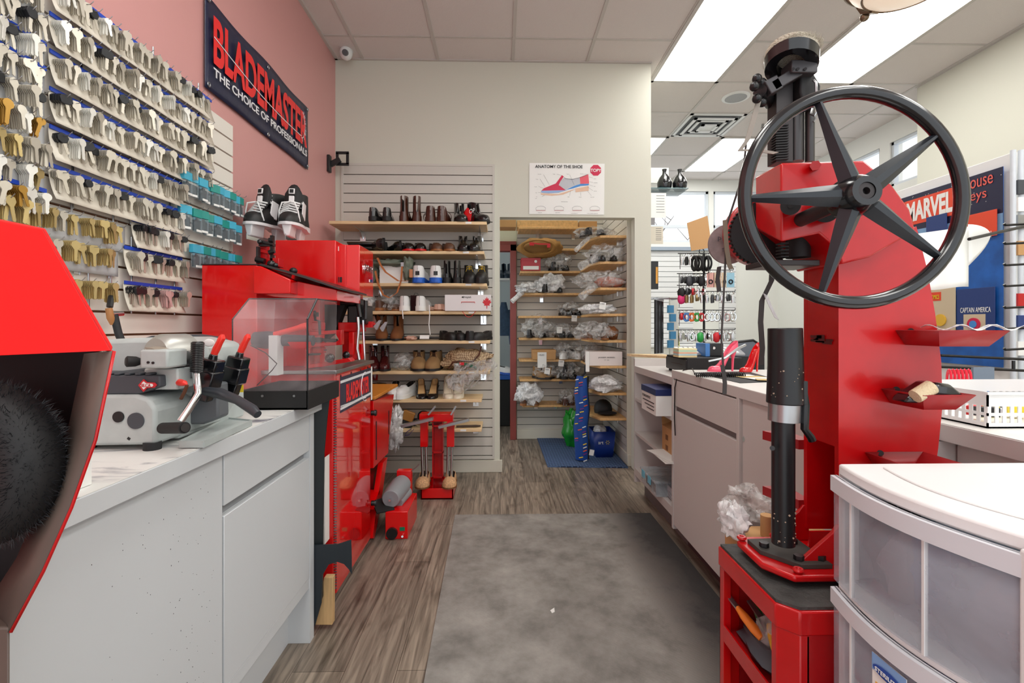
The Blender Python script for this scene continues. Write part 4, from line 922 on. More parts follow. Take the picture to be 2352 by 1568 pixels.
PT = dict(
 oxford=dict(up=lb, sole=sbk, lace=blkm, H=.075, L_=.28, W=.078),
 redsole=dict(up=lb, sole=sred, lace=blkm, H=.075, L_=.27, W=.088),
 brownox=dict(up=lbr, sole=sbr, lace=lbr, H=.078, L_=.27, W=.088, heel=.012),
 brownsh=dict(up=ldb, sole=ldb, H=.09, L_=.26, W=.088, heel=.02),
 loafer=dict(up=lbm, sole=sbk, H=.055, L_=.25, W=.082, s0=.45, heel=.01),
 chelsea=dict(up=lb, sole=sbk, H=.115, L_=.28, W=.09, s0=.52, heel=.02),
 bootbr=dict(up=ldb, sole=ldb, H=.15, L_=.24, W=.076, s0=.55, heel=.03),
 bootbk=dict(up=lb, sole=sbk, H=.15, L_=.27, s0=.55, heel=.02),
 suede=dict(up=lsd, sole=sbk, H=.155, L_=.26, s0=.55, heel=.03, W=.095),
 burg=dict(up=lbu, sole=sbk, H=.145, W=.084, L_=.27, s0=.55, heel=.025, lace=lbu),
 chukka=dict(up=ltan, sole=sbk, H=.12, L_=.28, s0=.48, W=.115, lace=lbr, heel=.008, ts=.016),
 hiker=dict(up=lbm, sole=sbk, H=.125, L_=.28, s0=.48, W=.094, lace=yel, heel=.01, ts=.022),
 ankle=dict(up=lb, sole=sbk, H=.13, L_=.22, W=.066, s0=.55, heel=.03),
 runner=dict(up=lwh, sole=sbl, H=.10, L_=.28, W=.105, lace=lwh, heel=.012, ts=.026, patch=lbm),
 sneaker=dict(up=lwh, sole=swh, H=.085, L_=.27, W=.088, lace=lwh, heel=.006, ts=.028),
 pump=dict(up=lb, sole=sbk, pump=True, heel=.075, H=.06, L_=.23, W=.075, s0=.30, lin_=beig),
 wpump=dict(up=lcr, sole=lcr, pump=True, heel=.095, H=.06, L_=.22, W=.078, s0=.30, lin_=lcr),
 flat=dict(up=lpk, sole=gum, H=.045, L_=.23, W=.08, s0=.35, heel=.004, ts=.006),
 tall=dict(up=lb, sole=sbk, H=.26, L_=.26, s0=.56, W=.09, heel=.03))
PP = {}
def put(kind, loc, rz, label, scale=1, rot=None, group=None):
    if kind not in PP:
        PP[kind] = o = shoe_proto(kind, **PT[kind]); o.location = loc
        o.rotation_euler = rot or (0, 0, rz); o.scale = (scale,)*3; o['label'] = label
        if group: o['group'] = group
        return o
    o = dup(PP[kind], loc, rz, scale, label, group, rot)
    if not group and 'group' in o: del o['group']
    return o
# ================================================================ back wall shelves
SY = 3.62
SH = []
for i, (u0, u1, v) in enumerate([(755, 1118, 508), (806, 1112, 576), (800, 1118, 650), (790, 1125, 714), (785, 1125, 782), (785, 1125, 852), (790, 1106, 917), (800, 1106, 985)]):
    z = PY(1000, v, SY).z; SH.append(z); a, b_ = PY(u0, v, SY), PY(u1, v, SY)
    nm = ['top', 'second', 'third', 'fourth', 'fifth', 'sixth', 'seventh', 'lowest'][i]
    t = thing('shelf', nm+' birch shelf counted down the slatted shoe wall left of the doorway', 'shelf', ((a.x+b_.x)/2, 3.77, z))
    MB().box(max(a.x, XL+.01), b_.x, SY, YB-.018, z-.024, z).build('board', ply, t, bevel=.003)
    for k, xx in enumerate((max(a.x, XL)+.17, b_.x-.06)):
        q = MB(); q.prism([(xx, YB-.018, z-.024), (xx, YB-.018, z-.09), (xx, SY+.2, z-.03), (xx, SY+.04, z-.024)], (.004, 0, 0)).box(xx-.02, xx+.024, YB-.022, YB-.0165, z-.10, z-.03); q.build('bracket', chrome, t)
    p = PY(u1-42, v+4, SY-.002); MB().box(p.x-.022, p.x+.022, SY-.002, SY+.001, z-.018, z-.004).build('shelf_ticket', paper, t)
def sh(kind, i, u, rz, label, y=3.74, scale=1, **k):
    p = PY(u, 700, y); return put(kind, V(p.x, y, SH[i]+.001), rz, label, scale, **k)
HC = PI  # heel toward camera
D = [('oxford', 0, 869, HC-.1, 'left black laced shoe, heel out, on the top shelf'), ('oxford', 0, 893, HC+.1, 'right black laced shoe, heel out, on the top shelf'),
 ('bootbr', 0, 933, HC, 'left dark brown ankle boot, heel out, on the top shelf'), ('bootbr', 0, 957, HC+.2, 'right dark brown ankle boot, heel out, on the top shelf'),
 ('brownsh', 0, 990, HC+.1, 'left dark brown shoe before the coiled belt on the top shelf'), ('brownsh', 0, 1021, HC-.1, 'right dark brown shoe before the coiled belt on the top shelf'),
 ('bootbk', 0, 1057, .2, 'black boot left of the red bag on the top shelf'), ('bootbk', 0, 1098, .6, 'black boot right of the red bag on the top shelf'),
 ('redsole', 1, 936, .35, 'left black shoe with red sole on the second shelf'), ('redsole', 1, 964, .25, 'right black shoe with red sole on the second shelf'),
 ('brownox', 1, 1000, .3, 'left brown laced shoe on the second shelf'), ('brownox', 1, 1029, .25, 'right brown laced shoe on the second shelf'),
 ('chelsea', 1, 1064, .1, 'left black chelsea boot at the right of the second shelf'), ('chelsea', 1, 1093, -.1, 'right black chelsea boot at the right of the second shelf'),
 ('runner', 2, 968, HC-.05, 'left white running shoe with blue sole, heel out, third shelf'), ('runner', 2, 1002, HC+.1, 'right white running shoe with blue sole, heel out, third shelf'),
 ('ankle', 2, 1029, HC, 'left narrow glossy black ankle boot on the third shelf'), ('ankle', 2, 1050, HC+.1, 'right narrow glossy black ankle boot on the third shelf'),
 ('hiker', 2, 1078, .1, 'left black work boot with yellow laces on the third shelf'), ('hiker', 2, 1107, -.1, 'right black work boot with yellow laces on the third shelf'),
 ('sneaker', 3, 935, HC, 'left plain white sneaker, heel out, fourth shelf beside the black case'), ('sneaker', 3, 974, HC-.1, 'right plain white sneaker with long hanging lace, fourth shelf'),
 ('flat', 3, 1001, .8, 'blush flat shoe leaning left of the white carton on the fourth shelf'), ('flat', 3, 1010, HC, 'pink flat shoe lying against the white carton on the fourth shelf'),
 ('suede', 4, 877, .25, 'left tan suede tall boot on the fifth shelf'), ('suede', 4, 913, .1, 'right tan suede tall boot on the fifth shelf'),
 ('loafer', 4, 1029, .5, 'leftmost of four black flat shoes on the fifth shelf'), ('loafer', 4, 1055, .2, 'second from left of four black flat shoes on the fifth shelf'), ('loafer', 4, 1081, HC, 'third from left of four black flat shoes on the fifth shelf'), ('loafer', 4, 1107, -.5, 'rightmost of four black flat shoes on the fifth shelf'),
 ('burg', 5, 858, .3, 'left burgundy laced boot on the sixth shelf'), ('burg', 5, 884, .2, 'right burgundy laced boot on the sixth shelf'),
 ('chukka', 5, 962, .15, 'left tan chukka boot with brown laces on the sixth shelf'), ('chukka', 5, 997, -.1, 'right tan chukka boot with brown laces on the sixth shelf'),
 ('sneaker', 6, 906, .1, 'left white sneaker facing out on the seventh shelf'), ('sneaker', 6, 932, -.3, 'right white sneaker facing out on the seventh shelf'),
 ('pump', 6, 968, .2, 'left black court shoe on the seventh shelf'), ('pump', 6, 995, -.02, 'right black court shoe on the seventh shelf'),
 ('wpump', 6, 1030, .15, 'left cream high heel on the seventh shelf'), ('wpump', 6, 1054, -.05, 'right cream high heel under the draped plastic on the seventh shelf')]
for d in D: sh(*d)
for k_, (u, v, rz, lb_) in enumerate([(850, 566, 0, 'front tall black boot lying on its side on the second shelf'), (890, 560, 0, 'rear tall black boot lying on its side on the second shelf')]):
    p = PY(u, v, 3.70+.10*k_); put('tall', V(p.x+.12, p.y, SH[1]+.05), 0, lb_, 1, rot=(0, -PI/2-.15*k_, .12))
# belt, red bag, satchel, cartons
p = PY(1005, 490, 3.80); q = MB(); x, y, z = p.x, p.y, SH[0]
q.torus((x, y, z+.06), (0, 1, .15), .085, .001, 40, 4); q = MB()
pts = [(x+.11*math.cos(a), y+.02*math.sin(a), z+.07+.066*math.sin(a)) for a in [PI*2*k/28 for k in range(29)]]; q.band(pts, (0, .035, 0), .0018)
tag(q.build('belt', ldb), 'wide dark brown leather belt coiled on the top shelf', 'belt')
p = PY(1079, 505, 3.80); q = MB(); q.ell(V(p.x, 3.80, SH[0]+.066), (.065, .05, .07), jit=.3, seed=4, flat=SH[0]); o = q.build('red_bag', mat('red plastic bag', (226, 28, 34), .3)); tag(o, 'red plastic bag with white letters between the black boots on the top shelf', 'bag')
text('bag_lettering', 'OP', .05, V(p.x-.0, 3.742, SH[0]+.085), X+Z*.3, Z, paper, o, w=.045, h=.035)
t = thing('satchel', 'grey green canvas satchel with tan straps draped over a white carton, third shelf', 'bag', PY(890, 645, 3.75))
gc = mat('grey green canvas', (112, 120, 106), .8, bump=.3, bscale=200); tn = mat('tan strap leather', (176, 104, 52), .45)
a, b_ = PY(850, 0, 3.7).x, PY(948, 0, 3.7).x
q = MB(); c_ = V(lerp(a, b_, .45), 3.735, SH[2]+.155); q.ell(c_, (.165, .11, .035), 30, 14, jit=.5, seed=3); q.build('flap', gc, t, smooth=60)
q = MB(); q.ell(V(b_-.03, 3.66, SH[2]+.11), (.045, .06, .085), 20, 14, jit=.4, seed=2, flat=SH[2]); q.build('side_gusset', gc, t, smooth=60)
q = MB(); q.ell(V(a-.01, 3.72, SH[2]+.09), (.07, .09, .09), 20, 14, jit=.3, flat=SH[2]); q.build('body', gc, t, smooth=60)
f_ = lambda u, v, y=3.60: PY(u, v, y)
for pts in ([f_(867, 592), f_(874, 608), f_(886, 625), f_(915, 645), f_(935, 645), f_(945, 641)], [f_(862, 622), f_(868, 650), f_(880, 677), f_(895, 684), f_(912, 672), f_(921, 645), f_(924, 610)]):
    q = MB(); q.band(pts, V(.014, 0, .004), .0015); q.build('strap', tn, t)
MB().ob(PY(924, 607, 3.6), (.022, .006, .03)).build('buckle', steel, t); MB().ob(PY(944, 628, 3.6), (.025, .02, .06), rz=.2).build('side_tab', tn, t)
def carton(u0, v0, u1, z, y, d, m_, label, name='carton', lid=True, col=None):
    p0_, p1_ = PY(u0, v0, y), PY(u1, v0, y); h = p0_.z-z
    t = thing(name, label, 'box', ((p0_.x+p1_.x)/2, y+d/2, z))
    MB().box(p0_.x+.002, p1_.x-.002, y+.002, y+d-.002, z+.001, p0_.z-.002).build('box_body', m_, t, bevel=.001)
    if lid: MB().box(p0_.x, p1_.x, y, y+d, p0_.z-min(.03, h*.3), p0_.z).build('lid', m_, t, bevel=.001)
    t['_w'] = (p0_.x, p1_.x, y, z, p0_.z); return t
carton(871, 610, 938, SH[2], 3.66, .16, paper, 'plain white shoe carton under the satchel on the third shelf')
t = carton(1021, 676, 1128, SH[3], 3.60, .22, mat('white carton board', (228, 224, 224), .5), 'white boot carton printed PAJAR with a red maple leaf on the fourth shelf', lid=False); x0, x1, y, z, z1 = t['_w']
text('lettering', '\u25c4PAJAR', .03, (lerp(x0, x1, .36), y-.001, z1-.03), X, Z, blkm, t, w=.075, h=.018)
leaf = mat('maple leaf red', (206, 30, 44), .5); cx, cz = lerp(x0, x1, .91), lerp(z, z1, .5)
lf = [(0, 1), (.18, .62), (.42, .78), (.38, .35), (.8, .55), (.72, .25), (1, .12), (.55, -.25), (.62, -.5), (.1, -.45), (.06, -1), (-.06, -1), (-.1, -.45), (-.62, -.5), (-.55, -.25), (-1, .12), (-.72, .25), (-.8, .55), (-.38, .35), (-.42, .78), (-.18, .62)]
MB().prism([(cx+a*.034, y-.001, cz+b_*.045) for a, b_ in lf], (0, .0015, 0)).build('maple_leaf', leaf, t)
q = MB(); q.tube([(lerp(x0, x1, .36), y-.002, cz-.004), (lerp(x0, x1, .36), y-.002, cz+.006), (lerp(x0, x1, .65), y-.002, cz+.006), (lerp(x0, x1, .65), y-.002, cz-.004)], .0022, 6); q.build('handle_slot', sred, t)
q = MB(); q.tube([V(lerp(x0, x1, .38)+a*.1, y-.004, z-.002-.045*math.sin(PI*a)) for a in [k/10 for k in range(11)]], .0022, 6); q.build('cord_handle', sred, t)
q = MB(); a = PY(943, 676, 3.66); q.box(a.x, a.x+.06, 3.66, 3.70, SH[3]+.001, SH[3]+.12); q.tube([(a.x+.02, 3.68, SH[3]+.12), (a.x+.03, 3.68, SH[3]+.14), (a.x+.05, 3.68, SH[3]+.135), (a.x+.055, 3.68, SH[3]+.12)], .002, 5)
tag(q.build('wallet', blkg, bevel=.004), 'slim black case standing between the white sneakers on the fourth shelf', 'case')
q = MB(); q.tube([PY(986, 700, 3.59), PY(987, 722, 3.585), PY(985, 745, 3.59), PY(988, 768, 3.59)], .004, 6); tag(q.build('shoelace', lwh), 'long white lace dangling below the fourth shelf', 'lace')
tag(MB().tube([PY(924, 712, 3.6), PY(925, 722, 3.59), PY(926, 732, 3.6)], .004, 6).build('shoelace', lwh), 'short white lace end below the left white sneaker', 'lace')
q = MB(); a, b_ = PY(835, 776, 3.66), PY(1010, 778, 3.70); a.z = b_.z = SH[4]+.018; q.loft([(a, .016), (lerp(a, b_, .3), .018), (lerp(a, b_, .6), .014), (b_, .008)], 12); tag(q.build('umbrella', lbm), 'furled black umbrella lying along the fifth shelf', 'umbrella')
q = MB(); p = PY(944, 776, 3.64); q.ell(V(p.x, 3.64, SH[4]+.018), (.045, .04, .017), jit=.4, seed=8, flat=SH[4]); tag(q.build('sandal', lpk), 'pale strappy sandal beside the tan suede boots on the fifth shelf', 'sandal')
tag(MB().ob(PY(975, 774, 3.62)+V(0, 0, .0), (.07, .004, .03), rx=-.5).build('shelf_card', paper), 'white card leaning on the fifth shelf beside the sandal', 'card')
# bags
def bag(name, u0, v0, u1, v1, y, m_, label, d=None, seed=0, z0=None, jit=.35, shoe=None, tagp=None, group=None, tail=None):
    a, b_ = PY(u0, v0, y), PY(u1, v1, y); w_ = abs(b_.x-a.x)/2; z_ = b_.z if z0 is None else z0; h = (a.z-z_)/2; d = d or .12
    q = MB(); c = V((a.x+b_.x)/2, y+d*.5, z_+h*.92); q.ell(c, (w_*1.02, d, h*1.1), 30, 18, jit=jit, seed=seed+u0*.01, flat=z_+.001)
    if tail: tp = PY(*tail, y-.01); q.loft([(lerp(c, tp, .3), h*.6), (lerp(c, tp, .7), h*.45), (tp, h*.5)], 12)
    t = thing(name, label, 'bag', V(c.x, c.y, z_), group)
    q.build('film', m_, t, smooth=60)
    if tagp:
        p = PY(tagp[0], tagp[1], y-d*.5-.02); MB().ob(p, (.055, .002, .06), rz=.1, ry=R.uniform(-.2, .2)).build('paper_ticket', paper, t)
        text('ticket_number', str(R.randint(1100, 1990)), .02, p+V(-.02, -.003, .01), X, Z, blkm, t, w=.035, h=.010)
    if shoe:
        for k in (-1, 1): put(shoe, V(c.x+k*w_*.42, c.y, z_+.004), R.uniform(-.5, .5)+(0 if R.random() < .5 else PI), 'shoe wrapped inside one of the clear plastic bags', .82, group='shoes inside the clear plastic bags')
    return t
R.seed(21)
bag('plastic_bag', 862, 676, 926, 713, 3.70, film, 'clear bag with brown shoes on the fourth shelf, left of the white sneakers', z0=SH[3], shoe='brownox', seed=1)
bag('plastic_bag', 815, 672, 858, 716, 3.70, filmw, 'milky bag with something green at the left end of the fourth shelf', z0=SH[3], seed=2)
bag('plastic_bag', 899, 811, 948, 851, 3.68, film, 'small clear bag beside the burgundy boots on the sixth shelf', z0=SH[5], seed=3, jit=.25)
gp = bpy.data.materials.new('patterned canvas'); gp.use_nodes = True; nt = gp.node_tree; L = nt.links.new; b = nt.nodes['Principled BSDF']; b.inputs['Roughness'].default_value = .6
tc = nt.nodes.new('ShaderNodeTexCoord'); mp = nt.nodes.new('ShaderNodeMapping'); mp.inputs['Rotation'].default_value = (0, .785, 0); L(tc.outputs['Object'], mp.inputs[0]); ck = nt.nodes.new('ShaderNodeTexChecker'); ck.inputs['Scale'].default_value = 90; L(mp.outputs[0], ck.inputs[0])
ck.inputs['Color1'].default_value = lin((190, 166, 130)); ck.inputs['Color2'].default_value = lin((122, 92, 64)); L(ck.outputs[0], b.inputs['Base Color'])
t = thing('handbag', 'beige patterned handbag with green and red stripe slumped on the sixth shelf', 'bag', PY(1070, 852, 3.7))
q = MB(); a, b_ = PY(1016, 800, 3.66), PY(1124, 852, 3.66)
q.ell(V(lerp(a.x, b_.x, .5), 3.72, SH[5]+.075), (.185, .09, .085), 26, 14, jit=.35, seed=12, flat=SH[5]+.001); q.build('body', gp, t, smooth=60)
q = MB(); q.band([PY(1044, 838, 3.61), PY(1060, 834, 3.605), PY(1082, 840, 3.61), PY(1095, 844, 3.615)], (0, 0, .02), .002); q.build('rim_stripe', mat('bottle green', (24, 92, 60), .5), t)
q = MB(); q.band([PY(1055, 835, 3.602), PY(1066, 835, 3.600)], (0, 0, .02), .003); q.build('rim_stripe', leaf, t)
q = MB(); q.tube([PY(1030, 846, 3.6), PY(1040, 832, 3.6), PY(1060, 828, 3.6), PY(1086, 830, 3.61), PY(1100, 815, 3.62), PY(1106, 795, 3.64)], .006, 8); q.build('trim_cord', ldb, t)
q = MB(); R.seed(4)
def drape(u, v):
    return PY(lerp(1040, 1137, u)+6*math.sin(v*8+u*5)-18*v*(1-u), 828+lerp(8, 78, v)*(1-.55*abs(u-.35))+(-10*u), 3.60-.02*math.sin(u*20+v*9))
q.grid(drape, 22, 12); tag(q.build('plastic_sheet', film, solid=.001), 'loose clear plastic wrap hanging over the right end of the sixth shelf', 'plastic')
q = MB(); q.ell(PY(868, 884, 3.72)+V(0, 0, 0), (.08, .06, .02), jit=.3, seed=5); tag(q.build('black_pouch', lb), 'shiny black item at the left end of the seventh shelf', 'pouch')
q = MB(); q.ell(PY(908, 985, 3.62), (.06, .07, .15), 24, 18, jit=.5, seed=6); tag(q.build('cloth_bundle', filmw), 'crumpled white cloth bag drooping below the lowest shelf', 'bag')
t = thing('purse', 'small brown and black purse on the lowest shelf behind the red stand', 'purse', PY(935, 965, 3.7)); MB().ob(PY(938, 955, 3.66), (.09, .03, .075), ry=.35).build('body', mat('caramel leather', (160, 110, 50), .4), t, bevel=.006); MB().ob(PY(932, 968, 3.68), (.12, .05, .08), ry=.45).build('flap', lbm, t, bevel=.006)
q = MB(); q.torus(PY(975, 958, 3.72), (.2, 1, .3), .05, .008, 24, 8).torus(PY(958, 972, 3.7), (.5, 1, .8), .045, .007, 24, 8).torus(PY(990, 962, 3.74), (-.3, 1, .3), .05, .008, 24, 8); tag(q.build('belts', lbm), 'tangle of black straps on the lowest shelf behind the red stand', 'belt')
q = MB(); q.band([PY(945, 984, 3.6), PY(934, 992, 3.59), PY(930, 1000, 3.59), PY(940, 998, 3.59), PY(950, 986, 3.6)], (0, .02, 0), .002); tag(q.build('strap', mat('purple strap', (64, 46, 100), .6)), 'purple strap end hanging from the lowest shelf', 'strap')
q = MB(); a, b_ = PY(1048, 979, 3.66), PY(1104, 980, 3.68); a.z = b_.z = SH[7]+.01; q.loft([(a, .008), (lerp(a, b_, .3), .010), (lerp(a, b_, .8), .010), (b_, .006)], 8); tag(q.build('cord', mat('dark twisted cord', (70, 56, 44), .8)), 'dark twisted cord lying on the right end of the lowest shelf', 'cord')
# shoes of the stretcher
for u, lb_ in ((970, 'tan woven shoe held on the left post of the red stand'), (1032, 'tan woven shoe held on the right post of the red stand')):
    if 'strw' not in PP: PT['strw'] = dict(up=mat('woven straw', (206, 160, 116), .8, bump=.6, bscale=120, var=.2, vscale=90), sole=gum, H=.06, L_=.2, W=.095, s0=.5, heel=.006, ts=.008)
    p = PY(u, 1117, yk3+.04); put('strw', V(p.x, yk3+.08, p.z), 0, lb_)
# ice skates on the red machine
for k_, (u, v) in enumerate(((613, 545), (677, 545))):
    p = PY(u, v, 2.52); zb_ = 1.622
    if k_ == 0: zb_ = 1.622
    t = thing('ice_skate', ('left' if k_ == 0 else 'right')+' black and white ice skate on top of the red machine', 'skate', (p.x, 2.52, zb_), 'pair of ice skates')
    a = -.25 if k_ == 0 else .1; n0 = 0
    M = Matrix.Translation((p.x, 2.52, zb_)) @ Matrix.Rotation(a, 4, 'Z')
    sk = shoe_proto('skate', lbm, mat('skate white plastic', (226, 222, 222), .3), L_=.28, W=.105, H=.17, s0=.50, heel=.012, ts=.012, toe=.06, lace=lwh)
    for ch in list(sk.children):
        ch.parent = t; ch.matrix_basis = Matrix.Rotation(a, 4, 'Z') @ Matrix.Translation((0, 0, .075))
        if ch.name.startswith('lace'): ch.matrix_basis = ch.matrix_basis @ Matrix.Diagonal((1.5, 1, 1, 1))
    bpy.data.objects.remove(sk)
    def lp(q, nm, m_, **kk):
        q.xf(M); return q.build(nm, m_, t, **kk)
    wp = MC['skate white plastic']
    q = MB(); q.prism([(-.026, -.13, .088), (.026, -.13, .088), (.012, -.125, .02), (-.012, -.125, .02)], (0, .09, 0)); lp(q, 'front_blade_holder', wp, bevel=.006)
    q = MB(); q.prism([(-.022, .05, .095), (.022, .05, .095), (.008, .05, .02), (-.008, .05, .02)], (0, .08, 0)); lp(q, 'rear_blade_holder', wp, bevel=.006)
    q = MB(); q.box(-.0015, .0015, -.14, .13, .001, .028); lp(q, 'steel_runner', chrome)
    q = MB(); q.ell((0, -.02, .235), (.040, .018, .075), rx=-.2); q.ell((0, -.02, .235), (.046, .014, .06), rx=-.2); lp(q, 'tongue', blkm)
    q = MB(); q.ob((0, -.046, .262), (.030, .006, .030), rx=-.15); lp(q, 'tongue_badge', wp, bevel=.003); q = MB(); q.ob((0, -.049, .262), (.018, .006, .018), rx=-.15); lp(q, 'badge_mark', blkm)
    q = MB(); q.ob((0, -.050, .215), (.026, .012, .045), rx=-.15); lp(q, 'tongue_strip', wp, bevel=.003)
    for sg in (-1, 1):
        q = MB(); q.ob((sg*.045, .0, .17), (.006, .05, .09), rx=-.2); lp(q, 'side_panel', wp, bevel=.003)
    for j in range(5):
        q = MB(); q.tube([(-.042, -.045-.012*(4-j), .135+.014*j), (0, -.062-.010*(4-j), .150+.014*j), (.042, -.045-.012*(4-j), .142+.014*j)], .0045, 6); lp(q, 'white_lace', lwh)
    q = MB()
    for sg in (-1, 1): q.tube([(0, -.075, .20), (sg*.03, -.10, .19), (sg*.045, -.095, .15), (sg*.05, -.08, .10)], .004, 6)
    lp(q, 'lace_ends', lwh)
# ================================================================ shelf alcove
AZ = [2.19, 1.974, 1.748, 1.526, 1.296, 1.074, .857, .66, .40]
AY = 4.80
for i, (u0, u1) in enumerate([(1187, 1372), (1275, 1382), (1195, 1385), (1196, 1385), (1192, 1385), (1193, 1385), (1193, 1385), (1194, 1330), (1200, 1310)]):
    z = AZ[i]; a, b_ = PY(u0, 700, AY), PY(u1, 700, AY)
    t = thing('shelf', ['topmost', 'second', 'third', 'fourth', 'fifth', 'sixth', 'seventh', 'eighth', 'lowest'][i]+' birch shelf on the far wall of the alcove', 'shelf', ((a.x+b_.x)/2, 4.94, z))
    MB().box(max(a.x, .18), min(b_.x, .80 if i else 1.05), AY, 5.083, z-.022, z).build('board', plyo, t, bevel=.003)
    for xx in (lerp(a.x, b_.x, .22)+.05, lerp(a.x, b_.x, .75)):
        if xx < .8: MB().ob((xx, 5.075, z-.05), (.035, .012, .06)).build('bracket', chrome, t)
for i, v in enumerate([540, 600, 660, 720, 781, 840, 902, 960]):
    z = PY(1400, v, 4.12).z
    t = thing('shelf', ['topmost', 'second', 'third', 'fourth', 'fifth', 'sixth', 'seventh', 'lowest'][i]+' birch shelf on the right side wall of the alcove', 'shelf', (.95, 4.4, z))
    MB().prism([(.80, 4.30, z), (.86, 4.12, z), (1.089, 4.12, z), (1.089, 4.78, z), (.80, 4.78, z)], (0, 0, -.022)).build('board', plyo, t, bevel=.003)
    for yy in (4.25, 4.62): MB().ob((1.06, yy, z-.045), (.05, .012, .045)).build('bracket', chrome, t)
RZ = [PY(1400, v, 4.12).z for v in [540, 600, 660, 720, 781, 840, 902, 960]]
# cartons on top
carton(1187, 505, 1328, AZ[0], 4.83, .2, plyo, 'long brown carton on the topmost alcove shelf', lid=False)
carton(1330, 507, 1372, AZ[0], 4.86, .2, kraft, 'brown carton at the right end of the topmost alcove shelf', lid=False)
t = carton(1140, 504, 1186, AZ[0], 4.82, .2, kraft, 'pale brown carton overhanging at the left of the topmost alcove shelf', lid=False)
t = carton(1197, 592, 1242, AZ[2], 4.78, .2, mat('red carton', (176, 22, 36), .4), 'red shoe carton on the third alcove shelf under the khaki bag'); x0, x1, y, z, z1 = t['_w']
MB().box(x0+.02, x1-.02, y-.001, y, z+.01, z+.045).build('white_label', paper, t); MB().cyl((x1-.05, y-.001, z1-.035), (x1-.05, y, z1-.035), .014).build('round_mark', paper, t)
t = thing('khaki_bag', 'khaki canvas bag lying open over the red carton in the alcove', 'bag', PY(1240, 592, 4.75))
c = PY(1240, 570, 4.80); kh_ = mat('khaki canvas', (150, 108, 52), .8, bump=.3, bscale=150, var=.15, vscale=14)
q = MB(); q.ell(c, (.235, .11, .10), 32, 14, jit=.15, seed=2); q.build('body', kh_, t, smooth=60)
q = MB(); q.torus(c+V(-.02, -.105, -.015), (0, 1, .25), .11, .012, 36, 8); 
for k in range(len(q.v)): d_ = q.v[k]-c; q.v[k] = c+V(d_.x*1.45, d_.y, d_.z*.62)
q.build('mouth_rim', kh_, t); q = MB(); q.ell(c+V(-.02, -.085, -.01), (.145, .03, .052)); q.build('lining', mat('khaki lining', (120, 84, 40), .9), t)
q = MB(); q.band([c+V(-.09, -.13, .03), c+V(-.02, -.135, .02), c+V(.06, -.13, .02)], (0, 0, .014), .003); q.build('handle', sred, t)
MB().ob(c+V(-.09, -.135, .02), (.045, .01, .03), rz=.3).build('red_tab', leaf, t); MB().ob(c+V(.075, -.135, .005), (.03, .01, .04)).build('red_tab', leaf, t)
R.seed(33)
AB = [('black bagged shoes on the third alcove shelf beside the red carton', 1252, 578, 1312, 2, 4.82, film, 'oxford', None, None),
 ('milky bag drooping off the left end of the fourth alcove shelf', 1186, 648, 1234, 3, 4.76, filmw, None, None, (1176, 692)),
 ('large milky bag with dark base on the fourth alcove shelf', 1228, 629, 1298, 3, 4.80, filmw, 'oxford', None, None),
 ('bag of dark shoes on the fifth alcove shelf behind a white ticket', 1286, 694, 1340, 4, 4.80, film, 'oxford', (1319, 731), None),
 ('bag of dark shoes at the left of the sixth alcove shelf', 1199, 728, 1271, 5, 4.80, film, 'oxford', None, None),
 ('bag of black shoes in the middle of the sixth alcove shelf', 1273, 744, 1322, 5, 4.80, film, 'loafer', (1285, 758), None),
 ('bag of white sneakers on the seventh alcove shelf', 1277, 787, 1342, 6, 4.80, film, 'sneaker', None, None),
 ('bag of tan sneakers on the eighth alcove shelf, with a ticket', 1228, 838, 1276, 7, 4.78, film, 'chukka', (1257, 852), None),
 ('bag with black bundle on the eighth alcove shelf', 1277, 832, 1334, 7, 4.78, film, 'bootbk', (1289, 834), None),
 ('bulging bag at the left of the lowest alcove shelf', 1187, 880, 1246, 8, 4.78, filmw, 'brownox', None, None),
 ('bag of red brown shoes at the right of the lowest alcove shelf', 1283, 896, 1327, 8, 4.78, film, 'brownsh', None, None)]
for i, (lb_, u0, v0, u1, zi, y, m_, shk, tg, tl) in enumerate(AB):
    bag('plastic_bag', u0, v0, u1, 0, y, m_, lb_, z0=AZ[zi]+.001, seed=10+i*7, shoe=shk, tagp=tg, tail=tl, jit=.45)
RB = [('clear bag hanging over the topmost right alcove shelf', 1322, 519, 1412, 0, film, 'loafer', (1322, 575)),
 ('clear bag of black shoes on the second right alcove shelf', 1352, 560, 1434, 1, film, 'oxford', (1332, 612)),
 ('big clear bag with pinkish bundle on the third right alcove shelf', 1325, 622, 1437, 2, film, None, (1335, 682)),
 ('white bag with ticket on the fourth right alcove shelf', 1338, 697, 1414, 3, filmw, None, None),
 ('clear bag with tan bundle on the fifth right alcove shelf', 1322, 740, 1416, 4, film, 'brownox', None),
 ('plain white bag on the seventh right alcove shelf', 1356, 866, 1429, 6, filmw, None, None),
 ('dark clear bag behind the white carton on the sixth right alcove shelf', 1340, 790, 1382, 5, film, 'brownsh', None)]
for i, (lb_, u0, v0, u1, zi, m_, shk, tl) in enumerate(RB):
    bag('plastic_bag', u0, v0, u1, 0, 4.14 if zi != 5 else 4.5, m_, lb_, z0=RZ[zi]+.001, seed=70+i*5, shoe=shk, tail=tl, jit=.4, tagp=(1384, 702) if zi == 3 else None)
q = MB(); p = PY(1400, 648, 4.2); q.ell(p, (.13, .1, .05), jit=.3, seed=5, flat=RZ[2]+.002); tag(q.build('bundle', mat('terracotta cloth', (176, 110, 92), .8)), 'terracotta bundle inside the big clear bag, third right alcove shelf', 'bundle')
q = MB(); p = PY(1404, 765, 4.2); q.ell(p, (.06, .09, .06), jit=.3, seed=9, flat=RZ[4]+.002); tag(q.build('bundle', lsd), 'tan bundle inside the clear bag, fifth right alcove shelf', 'bundle')
